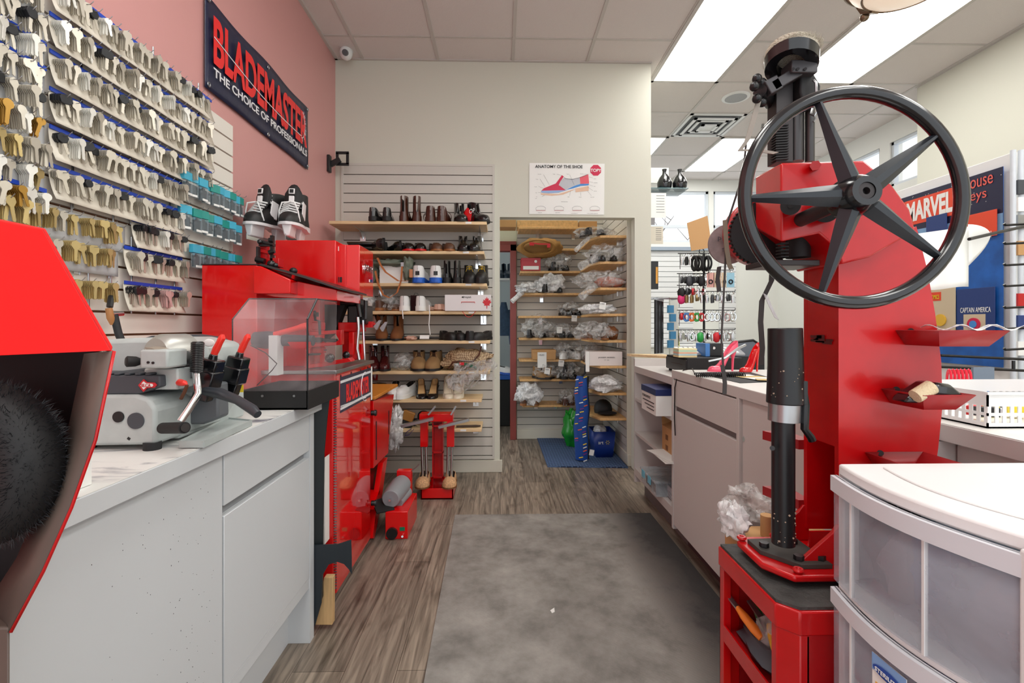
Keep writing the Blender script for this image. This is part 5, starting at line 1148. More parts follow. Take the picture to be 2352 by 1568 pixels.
t = carton(1223, 803, 1277, AZ[6], 4.78, .2, kraft, 'small brown shoe carton on the seventh alcove shelf'); 
p = PY(1245, 826, 4.77); MB().box(p.x-.045, p.x+.045, 4.772, 4.774, p.z-.08, p.z+.075).build('hanging_ticket', paper, t); text('ticket_number', '1533', .03, (p.x-.03, 4.770, p.z+.04), X, Z, blkm, t, w=.05, h=.016)
t = carton(1354, 807, 1430, RZ[5], 4.13, .24, mat('pale pink carton board', (226, 216, 212), .5), 'white shoe carton printed JOSEF SEIBEL on the right alcove shelf', lid=False); x0, x1, y, z, z1 = t['_w']
text('lettering', 'JOSEF SEIBEL', .03, (lerp(x0, x1, .26), y-.002, lerp(z, z1, .52)), X, Z, blkm, t, w=(x1-x0)*.52, h=.013); text('small_lettering', 'EST. 1886', .01, (lerp(x0, x1, .45), y-.002, lerp(z, z1, .38)), X, Z, blkm, t, w=(x1-x0)*.14, h=.005)
MB().box(x0-.035, x0-.003, y-.01, y-.008, z-.05, z1).build('end_ticket', paper, t)
p = PY(1395, 935, 4.2); t = thing('cap', 'black peaked cap on the lowest right alcove shelf', 'cap', V(p.x, 4.35, RZ[7]))
q = MB(); q.ell(V(p.x, 4.38, RZ[7]+.035), (.085, .09, .09), flat=RZ[7]+.002); q.build('crown', blkm, t); q = MB(); q.ell(V(p.x+.01, 4.26, RZ[7]+.02), (.09, .07, .015)); q.build('peak', blkm, t)
# floor items of the alcove
t = thing('green_bag', 'glossy green printed bag on the alcove floor under the shelves', 'bag', PZ(1308, 1012, 0))
p = PZ(1310, 1010, 0); p.y = 4.80; p = PY(1310, 1010, 4.8); q = MB(); q.ell(V(p.x, 4.72, .18), (.09, .09, .185), 24, 16, jit=.35, seed=3, flat=.011); q.build('sack', mat('green gloss film', (20, 140, 40), .25, coat=.4), t, smooth=60)
MB().ob((p.x+.04, 4.635, .10), (.05, .012, .05)).build('yellow_print', mat('print yellow', (226, 206, 40), .4), t, bevel=.004); MB().ob((p.x+.05, 4.64, .26), (.04, .02, .05)).build('white_print', paper, t, bevel=.004)
t = thing('rolled_sleeve', 'tall blue fabric sleeve with coloured dashes standing on the blue mat', 'sleeve', (.8, 4.2, 0))
bl = mat('royal blue fabric', (16, 70, 150), .6); pts = []
cl = [PY(u, v, 4.22) for u, v in ((1336, 864), (1334, 900), (1338, 940), (1333, 980), (1335, 1010), (1336, 1040))]; cl[-1].z = .02
q = MB(); q.loft([(p_, r_) for p_, r_ in zip(cl, (.045, .06, .058, .062, .062, .055))], 20); q.build('sleeve_body', bl, t, smooth=60)
cs = [mat('dash yellow', (236, 206, 60), .5), paper, mat('dash orange', (230, 96, 50), .5), mat('dash purple', (120, 50, 140), .5)]
R.seed(6)
for k in range(30):
    f = k/29; i = min(4, int(f*5)); p_ = lerp(cl[i], cl[i+1], f*5-i); a = R.choice((-.6, 0, .6))+(-.25); r_ = .0625
    MB().ob(p_+V(math.sin(a)*r_, -math.cos(a)*r_, 0), (.036, .003, .008), rz=a, ry=-.25).build('printed_dash', cs[k % 4], t)
q = MB(); q.tube([p_+V(.058, .0, 0) for p_ in cl], .010, 8); q.build('black_edge', blkm, t)
q = MB(); q.tube([cl[0], cl[0]+V(.03, 0, .03), cl[0]+V(.035, 0, .10)], .010, 8); q.build('handle', blkm, t)
MB().ob(cl[-1]+V(.085, -.02, .06), (.04, .004, .05), ry=.2).build('white_tag', paper, t)
t = thing('blue_bag', 'blue reusable shopping bag with white lettering on the alcove floor', 'bag', PY(1378, 1030, 4.45))
p = PY(1380, 1030, 4.45); q = MB(); q.rings([[V(p.x+w_*a, 4.42+b_*.12, z_) for a, b_ in ((-1, -1), (1, -1), (1, 1), (-1, 1))] for w_, z_ in ((.075, .012), (.09, .12), (.10, .24))], cap=False); q.add([V(p.x-.075, 4.30, .012), V(p.x+.075, 4.30, .012), V(p.x+.075, 4.54, .012), V(p.x-.075, 4.54, .012)], [(0, 1, 2, 3)]); q.build('sack', mat('navy blue film', (18, 50, 130), .4), t, solid=.003)
text('lettering', 'art', .05, (p.x-.055, 4.292, .13), X, Z, paper, t, w=.045, h=.025)
q = MB()
for k in range(6): q.ob((p.x+.03+.014*math.cos(k*PI/3), 4.294, .145+.014*math.sin(k*PI/3)), (.011, .002, .004), ry=-k*PI/3)
q.build('spark_mark', mat('print yellow', (226, 206, 40)), t); q = MB(); q.ell(V(p.x-.02, 4.40, .24), (.06, .08, .04), jit=.3); q.build('white_liner', filmw, t)
# storeroom seen through the red door
t = thing('hanging_jacket', 'blue denim jacket hanging beyond the red door frame', 'jacket', PY(1158, 775, 5.6))
q = MB(); p = PY(1157, 720, 5.6); q.rings([[V(p.x+a*w_, 5.6+b_*.05, z_) for a, b_ in ((-1, -1), (.3, -1.3), (1, -1), (1, 1), (-1, 1))] for w_, z_ in ((.03, 1.47), (.07, 1.3), (.085, 1.1), (.08, 1.08))]); q.build('denim_body', mat('denim', (50, 72, 98), .8, var=.15, vscale=30), t)
q = MB(); q.loft([(V(p.x+.05, 5.58, 1.38), .03), (V(p.x+.085, 5.57, 1.1), .03), (V(p.x+.09, 5.57, .98), .025)], 10); q.build('sleeve', MC['denim'], t)
t = thing('wire_shelf', 'white wire shelf beyond the red door frame holding dark boots', 'shelf', PY(1158, 642, 5.7))
MB().ob(PY(1155, 643, 5.7), (.16, .25, .02)).build('wires', wht, t)
for k in range(2): put('suede', PY(1150+14*k, 641, 5.7), 0, ['left', 'right'][k]+' dark blue boot on the wire shelf beyond the red door')
for o in [o for o in bpy.data.objects if 'wire shelf beyond' in o.get('label', '') and 'boot on' in o.get('label', '')]:
    for c in o.children: c.data = c.data.copy(); c.data.materials[0] = mat('blue black boot', (40, 56, 74), .5)
t = thing('storage_tote', 'black storage tote with blue lid beyond the red door', 'tote', PY(1158, 945, 5.7))
p = PY(1150, 866, 5.7); MB().box(p.x-.3, p.x+.115, 5.7, 6.1, .001, p.z-.03).build('tub', blkm, t, bevel=.01); MB().box(p.x-.31, p.x+.12, 5.69, 6.11, p.z-.03, p.z+.02).build('lid', mat('tote blue', (30, 90, 176), .4), t, bevel=.006)
put('runner', p+V(.04, .1, .021), 1.2, 'white trainer on the blue tote lid beyond the red door')
# ================================================================ poster over the doorway
t = thing('poster', 'white poster ANATOMY OF THE SHOE with a coloured shoe drawing above the doorway', 'poster', PY(1302, 434, YB-.004))
P_ = lambda u, v, d=.006: PY(1140+u*.2551, 360+v*.2551, YB-d)
def pp(pts, nm, m_, d=.006): return MB().prism([P_(*q_, d) for q_ in pts], (0, .0012, 0)).build(nm, m_, t, smooth=0)
pp([(298, 55), (975, 62), (970, 522), (296, 515)], 'sheet', paper, .005)
x0 = P_(350, 100, .008); x1 = P_(777, 76, .008); text('title', 'ANATOMY OF THE SHOE', .03, x0, X, Z, blkm, t, w=x1.x-x0.x, h=x1.z-x0.z, bold=.0004)
pr_ = mat('poster red', (206, 30, 74), .5); pink2 = mat('poster coral', (226, 90, 104), .5); pg = mat('poster grey', (190, 192, 198), .5); pb = mat('poster blue', (70, 140, 210), .5); plb = mat('poster pale blue', (150, 178, 220), .5); pt_ = mat('poster tan', (226, 188, 160), .5)
oc = [(895+52*math.cos(PI/8+k*PI/4), 121+52*math.sin(PI/8+k*PI/4)) for k in range(8)]; pp(oc, 'octagon', pr_, .0065)
x0 = P_(848, 136, .009); x1 = P_(944, 108, .009); text('octagon_lettering', 'TOPY', .03, x0, X, Z, paper, t, w=x1.x-x0.x, h=x1.z-x0.z, bold=.0006)
pp([(405, 305), (430, 282), (480, 262), (535, 240), (565, 200), (590, 165), (608, 178), (575, 225), (562, 255), (590, 275), (625, 300), (560, 305)], 'toe_upper', pr_, .0065)
pp([(608, 190), (650, 198), (700, 198), (752, 186), (754, 242), (700, 258), (620, 296), (590, 275), (563, 250), (580, 215)], 'side_panel', pg, .0068)
pp([(752, 184), (828, 156), (836, 240), (756, 244)], 'heel_panel', pink2, .0068)
pp([(625, 298), (700, 262), (760, 243), (835, 243), (830, 256), (760, 262), (690, 284)], 'shank', pb, .0072)
pp([(402, 305), (625, 300), (640, 300), (560, 322), (470, 328), (405, 322)], 'insole', plb, .0072)
pp([(712, 285), (832, 262), (832, 305), (714, 318)], 'heel_stack', pt_, .0068)
pp([(398, 328), (560, 334), (700, 292), (712, 292), (600, 340), (500, 350), (402, 340)], 'outsole', pt_, .0066)
q = MB(); q.tube([P_(*a, .008) for a in ((610, 184), (625, 197), (690, 202), (760, 184), (826, 158))], .0012, 5); q.build('top_line', blkm, t)
q = MB()
for a, b_ in (((425, 160), (478, 252)), ((392, 198), (438, 268)), ((380, 265), (425, 285)), ((545, 155), (590, 168)), ((660, 160), (700, 250)), ((790, 155), (815, 158)), ((870, 190), (835, 180)), ((870, 232), (836, 222)), ((870, 262), (830, 250)), ((870, 305), (820, 270)), ((855, 350), (820, 305)), ((762, 350), (760, 320)), ((660, 350), (668, 305)), ((375, 320), (400, 320)), ((410, 360), (435, 345))): q.tube([P_(*a, .008), P_(*b_, .008)], .0005, 4)
q.build('leader_lines', blkm, t, smooth=0)
for s_, a, b_ in (('Vamp lining', 373, 157), ('Toe cap', 355, 203), ('Toe puff', 343, 272), ('Welt', 352, 326), ('Sole', 358, 362), ('TOPY', 350, 377), ('Tongue', 510, 157), ('Quarter', 634, 157), ('Back lining', 757, 155), ('Counter', 877, 200), ('Heel stiffener', 877, 236), ('Shank', 877, 268), ('Heel block', 877, 310), ('Shank', 643, 363), ('Top piece', 742, 365), ('Top lift TOPY', 847, 366), ('Main Constructions', 584, 406), ('1. stitched welt', 370, 504), ('2. Blake stitched', 530, 505), ('3. double stitched welt', 672, 509), ('4. nailed or cemented or stitched sole', 815, 510)):
    text('caption', s_, .0058*(1.15 if 'Main' in s_ else 1), P_(a, b_, .008), X, Z, blkm, t, ext=.0002)
for k, cx_ in enumerate((400, 564, 728, 887)):
    q = MB(); q.tube([P_(cx_-42, 480, .008), P_(cx_-44, 460, .008), P_(cx_-25, 446, .008), P_(cx_, 443, .008), P_(cx_+25, 446, .008), P_(cx_+44, 460, .008), P_(cx_+42, 480, .008), P_(cx_-42, 480, .008)], .0006, 4); q.build('construction_sketch', blkm, t)
    q = MB(); q.tube([P_(cx_-42, 483, .008), P_(cx_+42, 483, .008)], .001, 4); q.build('sole_line', pink2, t)
# ================================================================ right cabinets and counters
XC = .95
yA, yB_, yC, yD = PX(1458, 845, XC).y, PX(1551, 867, XC).y, PX(1690, 900, XC-.02).y, 1.3
zl = .912
t = thing('shelf_cabinet', 'warm grey open cabinet with three shelves at the far end of the right counter', 'cabinet', (1.2, (yA+yB_)/2, 0))
MB().box(XC, 1.62, yB_, yA+.02, zl-.045, zl).build('top', lamr, t, bevel=.002)
MB().box(XC, 1.6, yA, yA+.02, .09, zl-.045).build('end_panel', lamr, t); MB().box(1.45, 1.47, yB_, yA, .09, zl-.045).build('back_panel', lamr, t)
for v in (962, 1063): 
    z = PX(1551, v+0, XC).z; MB().box(XC+.003, 1.45, yB_, yA, z-.022, z).build('shelf', lamr, t, bevel=.001)
zsh = [PX(1551, 962, XC).z, PX(1551, 1063, XC).z]; zbt = PX(1551, 1172, XC).z
zbt = max(.16, zbt); MB().box(XC, 1.45, yB_, yA, zbt-.05, zbt).build('bottom', lamr, t, bevel=.001); MB().box(XC+.07, 1.4, yB_, yA, 0, zbt-.05).build('toe_kick', lamd, t)
# back rail of the unit toward the cream wall
MB().box(XC, 1.62, yA-.002, yA+.035, zl, zl+.05).build('back_upstand', lamr, t)
tag(MB().prism([PY(1440, 812, 3.75), PY(1524, 813, 3.75), V(1.29, yA+.002, PY(1440, 812, 3.75).z), V(1.02, 3.66, PY(1440, 812, 3.75).z)], (0, 0, -.018)).build('birch_board', ply), 'birch board jutting out at the end of the right counter', 'board')
XD = XC-.02; zt = PX(1560, 854, XD).z
t = thing('counter_cabinet', 'tall warm grey counter unit with a drawer over a door, right of the rubber mat', 'cabinet', (1.25, 2.2, 0))
y0, y1 = PX(1691, 0, XD).y, yB_
MB().box(XD+.022, 1.62, y0, y1, .12, zt-.045).build('body', lamr, t); MB().box(XD, XD+.03, y1-.022, y1, .10, zt-.04).build('side_stile', lamr, t, bevel=.001)
zd0, zd1 = PX(1562, 937, XD).z, PX(1562, 944, XD).z
MB().box(XD+.002, XD+.022, y0+.004, y1-.026, zd0, zt-.05).build('drawer', lamr, t, bevel=.0015)
MB().box(XD+.002, XD+.022, y0+.004, y1-.026, .125, zd0-.028).build('door', lamr, t, bevel=.0015); MB().box(XD+.02, XD+.03, y0, y1, zd0-.035, zd0+.004).build('finger_rail', lamd, t)
MB().box(XD+.09, 1.5, y0, y1, 0, .12).build('toe_kick', mat('maroon brown toe', (84, 60, 62), .6), t)
t = thing('counter_cabinet', 'warm grey counter unit with a locked door over an open bay, behind the black post', 'cabinet', (1.25, 1.5, 0))
y1b = y0; y0b = 1.16
MB().box(XD+.03, 1.62, y0b, y1b, .50, zt-.045).build('body', lamr, t); MB().box(XD, XD+.03, y1b-.02, y1b, .10, zt-.04).build('side_stile', lamr, t, bevel=.001)
zq = PX(1700, 1108, XD).z
MB().box(XD+.01, XD+.03, y0b, y1b-.03, zq, PX(1703, 917, XD).z).build('door', lamr, t, bevel=.0015); MB().box(XD, XD+.4, y0b, y1b-.02, zq-.035, zq-.012).build('shelf', lamr, t, bevel=.001)
MB().box(XD, XD+.02, y0b, y1b-.02, .1, .2).build('lower_rail', lamr, t); MB().box(1.4, 1.42, y0b, y1b, .1, .5).build('back_panel', lamr, t)
p = PX(1707, 1008, XD+.008); q = MB(); q.cyl(p, p+V(.004, 0, 0), .011, n=20); q.build('lock', chrome, t)
t = thing('worktop', 'long warm grey counter top on the right carrying register and shoes', 'worktop', (1.3, 1.9, zt-.045))
MB().prism([(XD, y0b, zt-.043), (XD, yB_, zt-.043), (1.64, yB_, zt-.043), (1.9, .6, zt-.043), (1.085, .6, zt-.043), (1.085, y0b, zt-.043)], (0, 0, .043)).build('slab', lamr, t, bevel=.002); MB().prism([(XD+.001, y0b+.001, zt), (XD+.001, yB_-.001, zt), (1.639, yB_-.001, zt), (1.899, .601, zt), (1.086, .601, zt), (1.086, y0b+.001, zt)], (0, 0, .001)).build('laminate_surface', mat('pale counter laminate', (226, 224, 218), .35), t, smooth=0)
# items in the open unit
ZS = zsh
t = thing('carton', 'blue and white small carton in the upper bay of the open cabinet', 'box', (1.1, 3.0, ZS[0])); p = PX(1484, 945, 1.0)
p = PZ(1500, 952, ZS[0]+.001); MB().box(p.x+.0, p.x+.2, p.y-.05, p.y+.22, ZS[0]+.001, ZS[0]+.13).build('box_body', paper, t, bevel=.001); MB().box(p.x-.002, p.x+.202, p.y-.052, p.y+.222, ZS[0]+.115, ZS[0]+.15).build('lid', mat('dark blue carton', (30, 44, 96), .4), t)
text('lettering', 'STORAGE NOTICE', .02, (p.x-.003, p.y+.2, ZS[0]+.085), -Y, Z, blkm, t, w=.16, h=.014)
for k in range(3): MB().box(p.x-.003, p.x-.001, p.y-.02, p.y+.19-.04*k, ZS[0]+.065-.02*k, ZS[0]+.069-.02*k).build('print_line', blkm, t)
def basket(label, c, sx, sy, h, m_, name='basket', rows=2):
    t = thing(name, label, 'basket', c); q = MB(); x, y, z = c; tk = .003
    for (x0, x1, y0, y1, ax) in ((x-sx/2, x+sx/2, y-sy/2, y-sy/2+tk, 0), (x-sx/2, x+sx/2, y+sy/2-tk, y+sy/2, 0), (x-sx/2, x-sx/2+tk, y-sy/2, y+sy/2, 1), (x+sx/2-tk, x+sx/2, y-sy/2, y+sy/2, 1)):
        q.box(x0, x1, y0, y1, z+.001, z+h*.15); q.box(x0, x1, y0, y1, z+h*.6, z+h); q.box(x0, x1, y0, y1, z+h*.34, z+h*.42)
        ln = sx if ax == 0 else sy; n = int(ln/.018)
        for k in range(n+1):
            a = k/n*(ln-.005)
            if ax == 0: q.box(x0+a, min(x0+a+.009, x1-.0004), y0+.0004, y1-.0004, z+.002, z+h-.001)
            else: q.box(x0+.0004, x1-.0004, y0+a, min(y0+a+.009, y1-.0004), z+.002, z+h-.001)
    q.box(x-sx/2, x+sx/2, y-sy/2, y+sy/2, z+.001, z+.004); q.build('lattice', m_, t, smooth=0)
    MB().box(x-sx/2-.006, x+sx/2+.006, y-sy/2-.006, y-sy/2+.004, z+h-.006, z+h).build('rim', m_, t); return t
p = V(XC+.025, yB_+.05, ZS[0]); basket('small white lattice basket in the upper bay of the open cabinet', V(p.x+.08, p.y+.06, ZS[0]+.001), .14, .16, .09, wht)
q = MB(); q.ell(V(p.x+.08, p.y+.06, ZS[0]+.085), (.06, .07, .05), jit=.4, seed=2); tag(q.build('tangle', filmw), 'bagged dark bits heaped in the small white lattice basket', 'bag')
p = V(XC+.02, yB_+.15, ZS[1]); t = thing('carton', 'open brown carton in the middle bay of the open cabinet', 'box', V(p.x+.07, p.y, ZS[1]))
q = MB(); q.box(p.x+.0, p.x+.16, p.y-.04, p.y+.12, ZS[1]+.001, ZS[1]+.15); q.build('box_body', kraft, t, bevel=.001)
MB().prism([(p.x, p.y+.12, ZS[1]+.15), (p.x+.16, p.y+.12, ZS[1]+.15), (p.x+.16, p.y+.13, ZS[1]+.235), (p.x, p.y+.13, ZS[1]+.235)], (0, .003, 0)).build('flap', kraft, t); MB().prism([(p.x, p.y-.04, ZS[1]+.15), (p.x, p.y+.12, ZS[1]+.15), (p.x+.07, p.y+.12, ZS[1]+.175), (p.x+.07, p.y-.04, ZS[1]+.175)], (0, 0, .003)).build('flap', kraft, t)
for k in range(2): MB().box(p.x-.001, p.x, p.y+.02, p.y+.06, ZS[1]+.02+.06*k, ZS[1]+.05+.06*k).build('tape_mark', mat('brown print', (120, 80, 44), .6), t)
for k in range(6):
    z = ZS[1]+.002+.03*k; y = yB_+.012; tag(MB().box(XC+.02, XC+.25, y, y+.07, z, z+.022).build('tray', mat('stacked tray grey', (200, 202, 206), .4), bevel=.002), ['lowest', 'second', 'third', 'fourth', 'fifth', 'topmost'][k]+' of the thin grey trays stacked beside the brown carton', 'tray', 'stacked thin trays')
p = PZ(1502, 1062, ZS[1]); 
for k in range(3): tag(MB().ob((p.x+.15, p.y+.09+.01*k, ZS[1]+.004+.004*k), (.2, .26, .002), rz=.1*k).build('papers', paper), ['bottom', 'middle', 'top'][k]+' sheet of the papers lying in the middle bay', 'paper')
cb = clear('clear tote plastic', (214, 224, 230), scale=6, lo=.25, hi=.5)
p = PZ(1500, 1135, zbt); t = thing('clear_box', 'clear plastic box with light blue latches in the bottom bay', 'box', V(p.x+.1, p.y, zbt))
MB().box(p.x, p.x+.26, p.y-.05, p.y+.24, zbt+.001, zbt+.08).build('box_body', cb, t, bevel=.004); MB().box(p.x-.008, p.x+.268, p.y-.058, p.y+.248, zbt+.08, zbt+.095).build('lid', cb, t, bevel=.003)
for k in range(2): MB().box(p.x-.012, p.x-.008, p.y+.02+k*.12, p.y+.07+k*.12, zbt+.05, zbt+.095).build('latch', mat('light blue latch', (120, 200, 226), .4), t)
MB().box(p.x+.02, p.x+.22, p.y-.03, p.y+.2, zbt+.005, zbt+.05).build('contents', greyd, t)
p = V(XC+.01, yB_+.14, zbt); t = basket('grey basket at the near end of the bottom bay', V(p.x+.1, p.y-.02, zbt+.001), .16, .2, .07, mat('basket grey', (170, 172, 176), .5))
# crumpled bags on a carton behind the press cabinet
tag(MB().box(.605, .86, 1.18, 1.28, .001, .655).build('floor_carton', kraft, bevel=.002), 'tall brown carton on the floor behind the red press cabinet, under the crumpled bags', 'box')
bag('plastic_bag', 1668, 1168, 1722, 1215, 1.20, filmw, 'crumpled milky bag heaped behind the red press cabinet, nearest the aisle', d=.05, seed=3, jit=.5, z0=.657)
bag('plastic_bag', 1702, 1136, 1790, 1200, 1.30, film, 'clear bag behind the milky one at the back of the press cabinet', d=.08, seed=8, jit=.5, z0=.657)
p = PY(1750, 1195, 1.24); tag(MB().cyl(V(p.x, 1.215, .657), V(p.x, 1.215, .71), .016).build('cork_roll', kraft), 'tan cork roll standing beside the crumpled bags behind the press cabinet', 'roll')
# ================================================================ things on the right counter
zt1 = zt+.0012
t = thing('cash_drawer', 'black metal cash drawer at the far end of the right counter', 'cash drawer', (1.15, 2.6, zt1))
zsv = zt1; zt1 = zl+.001; x0 = PY(1576, 0, 2.72).x; ya_, yb2 = 2.72, 3.06; zc2 = PY(1576, 822, 2.72).z
x1 = PY(1706, 0, ya_).x
MB().box(x0+.006, x1, ya_, yb2, zt1+.012, zc2).build('body', blkm, t, bevel=.003); MB().box(x0, x0+.008, ya_+.004, yb2-.004, zt1+.016, zc2-.012).build('drawer_front', blk, t, bevel=.002)
MB().box(x0-.001, x0+.001, ya_+.06, yb2-.10, zt1+.055, zt1+.058).build('media_slot', groove, t)
for xx in (x0+.02, x1-.03):
    for yy in (ya_+.02, yb2-.03): MB().cyl((xx, yy, zt1), (xx, yy, zt1+.013), .010, n=12).build('foot', rub, t)
zt1 = zsv
t = thing('note_block', 'pastel layered block of note paper on the black cash drawer', 'note block', PY(1580, 822, ya_+.08))
a, b_ = PY(1559, 0, ya_+.04), PY(1601, 0, ya_+.04); hh = PY(0, 802, ya_+.04).z-zc2
for k, c_ in enumerate([(236, 214, 160), (186, 214, 214), (238, 190, 160), (196, 226, 196), (232, 226, 180)]):
    MB().box(a.x, b_.x, ya_+.04, ya_+.13, zc2+.001+hh*k/5, zc2+hh*(k+1)/5).build('sheet_layer', mat('note%d' % k, c_, .7), t)
t = thing('card_terminal', 'small black and blue payment terminal behind the note block', 'terminal', PY(1650, 822, ya_+.2))
q = MB(); a, b_ = PY(1629, 788, ya_+.12), PY(1662, 824, ya_+.12); q.box(a.x, b_.x, ya_+.12, ya_+.26, zc2+.001, a.z); q.build('body', blk, t, bevel=.004)
q = MB(); a2 = PY(1620, 790, ya_+.12); q.box(a2.x, a.x+.004, ya_+.118, ya_+.26, zc2+.001, a.z-.002); q.build('blue_side', mat('terminal blue', (70, 130, 200), .4), t, bevel=.002)
MB().cyl(PY(1640, 799, ya_+.118), PY(1640, 799, ya_+.121), .008).build('round_mark', paper, t)
t = thing('keyboard', 'pale grey keyboard resting on the back of the cash drawer', 'keyboard', (1.2, 2.9, zc2))
q = MB(); a, b_ = PY(1545, 803, ya_+.30), PY(1690, 803, ya_+.30); q.prism([(a.x, ya_+.18, zc2+.002), (b_.x, ya_+.18, zc2+.002), (b_.x+.03, ya_+.34, zc2+.04), (a.x+.02, ya_+.34, zc2+.04)], (0, 0, .012)); q.build('case', mat('grey keys', (150, 152, 156), .5), t, bevel=.003)
for r_ in range(3):
    q = MB()
    for k in range(12): q.ob((lerp(a.x, b_.x, (k+.7)/13), ya_+.21+.045*r_, zc2+.022+.0105*r_), (.022, .03, .006), rx=.25)
    q.build('key_row', paper, t, smooth=0)
t = thing('screen', 'dark tilted screen back with black rim behind the pink shoe', 'monitor', PY(1720, 822, 2.35))
q = MB(); sp_ = [PY(u, v, 3.02) for u, v in ((1672, 800), (1683, 786), (1730, 781), (1744, 790), (1748, 822), (1676, 822))]; q.prism(sp_, (0, .02, 0)); q.build('panel', mat('smoky screen', (96, 102, 112), .3), t)
q = MB(); q.tube(sp_+[sp_[0]], .008, 8); q.build('rim', blk, t); MB().box(sp_[5].x, sp_[4].x, 2.98, 3.08, zl+.001, sp_[4].z+.01).build('stand', blk, t)
PT['pinkpump'] = dict(up=mat('bubblegum pink plastic', (242, 92, 120), .2, coat=.5), sole=mat('bubblegum pink plastic', (242, 92, 120)), pump=True, heel=.135, H=.06, L_=.2, W=.065, s0=.33, lin_=MC['bubblegum pink plastic'])
PT['redpump'] = dict(up=mat('cherry red gloss', (214, 16, 18), .12, coat=.8), sole=mat('cherry red gloss', (214, 16, 18)), pump=True, heel=.15, H=.06, L_=.19, W=.065, s0=.33, lin_=MC['cherry red gloss'])
p = PY(1660, 846, 2.50); put('pinkpump', V(p.x, 2.50, zt1), -PI/2+.12, 'pink plastic high heel tape dispenser on the right counter', .84)
p = PY(1724, 852, 2.46); put('redpump', V(p.x, 2.46, zt1), -PI/2+.35, 'glossy red high heel ornament on the right counter', .74)
q = MB(); q.tube([PY(1712, 792, 2.25), PY(1695, 800, 2.22), PY(1665, 822, 2.2), PY(1627, 830, 2.2)], .006, 6); tag(q.build('pen', steel), 'silver pen arm leaning beside the pink high heel', 'pen')
q = MB(); a, b_ = PY(1597, 851, 2.2), PY(1710, 851, 2.2); a.z = b_.z = zt1+.012; pts = [(lerp(a.x, b_.x, k/260), 2.2+.009*math.cos(k*.62), zt1+.012+.009*math.sin(k*.62)) for k in range(261)]
q.tube(pts, .0028, 5).tube([a, PX(1590, 846, 1.0), PX(1570, 850, .97), PX(1556, 862, .935), PX(1550, 890, .925), PX(1549, 960, .925), PX(1551, 1000, .925)], .003, 6); tag(q.build('coiled_cord', blk), 'black coiled cord lying on the counter and drooping over its far edge', 'cord')
tag(MB().prism([PZ(1596, 856, zt1), PZ(1700, 880, zt1), PZ(1800, 876, zt1), PZ(1716, 853, zt1)], (0, 0, .002)).build('desk_mat', blkm), 'thin black desk mat on the right counter before the high heels', 'mat')
R.seed(12)
for k in range(4): p = PZ(1700+k*24, 862+k*4, zt1+.003); tag(MB().ob(p+V(0, 0, .001+.001*k), (.12, .07, .001), rz=R.uniform(-.5, .5)).build('paper_slip', [paper, mat('kraft tag', (206, 180, 120), .7)][k % 2]), ['farthest', 'second farthest', 'second nearest', 'nearest'][k]+' of the loose slips on the desk mat by the high heels', 'paper')
# ---------------------------------------------------------------- key ring stand
KX = PY(1617, 0, 4.1).x; t = thing('key_ring_stand', 'black wire spinner stand crowded with key rings beyond the right counter', 'stand', (KX, 4.1, 0))
MB().cyl((KX, 4.1, 0), (KX, 4.1, PY(0, 575, 4.1).z), .010).build('pole', blk, t); MB().cyl((KX, 4.1, 0), (KX, 4.1, .02), .18, n=28).build('base', blk, t)
q = MB(); q.torus((KX-.02, 4.1, PY(0, 571, 4.1).z), Y, .022, .004, 20, 6); q.build('top_loop', blk, t)
charms = {}
def charm(kind, m_):
    key = (kind, m_.name)
    if key in charms: return charms[key], False
    o = thing('key_ring', 'x', 'key ring', (0, 0, 0)); charms[key] = o
    MB().torus((0, 0, -.016), (1, .4, 0), .011, .002, 16, 5).build('split_ring', chrome, o)
    q = MB()
    if kind == 'loop': q.torus((0, 0, -.085), (1, .3, 0), .032, .009, 20, 8); 
    if kind == 'loop':
        for i_ in range(len(q.v)): q.v[i_].z = -.085+(q.v[i_].z+.085)*1.7
    if kind == 'disc': q.cyl((-.006, 0, -.055), (.006, -.003, -.055), .03, n=20)
    if kind == 'bar': q.loft([((0, 0, -.03), .007), ((0, 0, -.06), .012), ((0, 0, -.10), .009)], 10)
    if kind == 'pouch': q.ell((0, 0, -.065), (.03, .02, .045), 14, 8)
    if kind == 'card': q.ob((0, 0, -.085), (.065, .003, .125)); 
    if kind == 'carab': q.torus((0, 0, -.06), (.3, 1, 0), .020, .005, 18, 6)
    if kind == 'carab':
        for i_ in range(len(q.v)): q.v[i_].z = -.06+(q.v[i_].z+.06)*1.6
    q.build('charm', m_, o, smooth=50)
    if kind == 'card': MB().torus((0, -.006, -.10), Y, .016, .005, 16, 6).build('packed_ring', blk, o)
    return o, True
sv = chrome; go = mat('antique gold', (150, 124, 80), .35, metal=.7); pkc = mat('magenta charm', (214, 40, 110), .35); gnc = mat('green charm', (40, 160, 70), .3); orc = mat('orange charm', (236, 110, 40), .3); dgr = mat('dark grey charm', (60, 62, 66), .4)
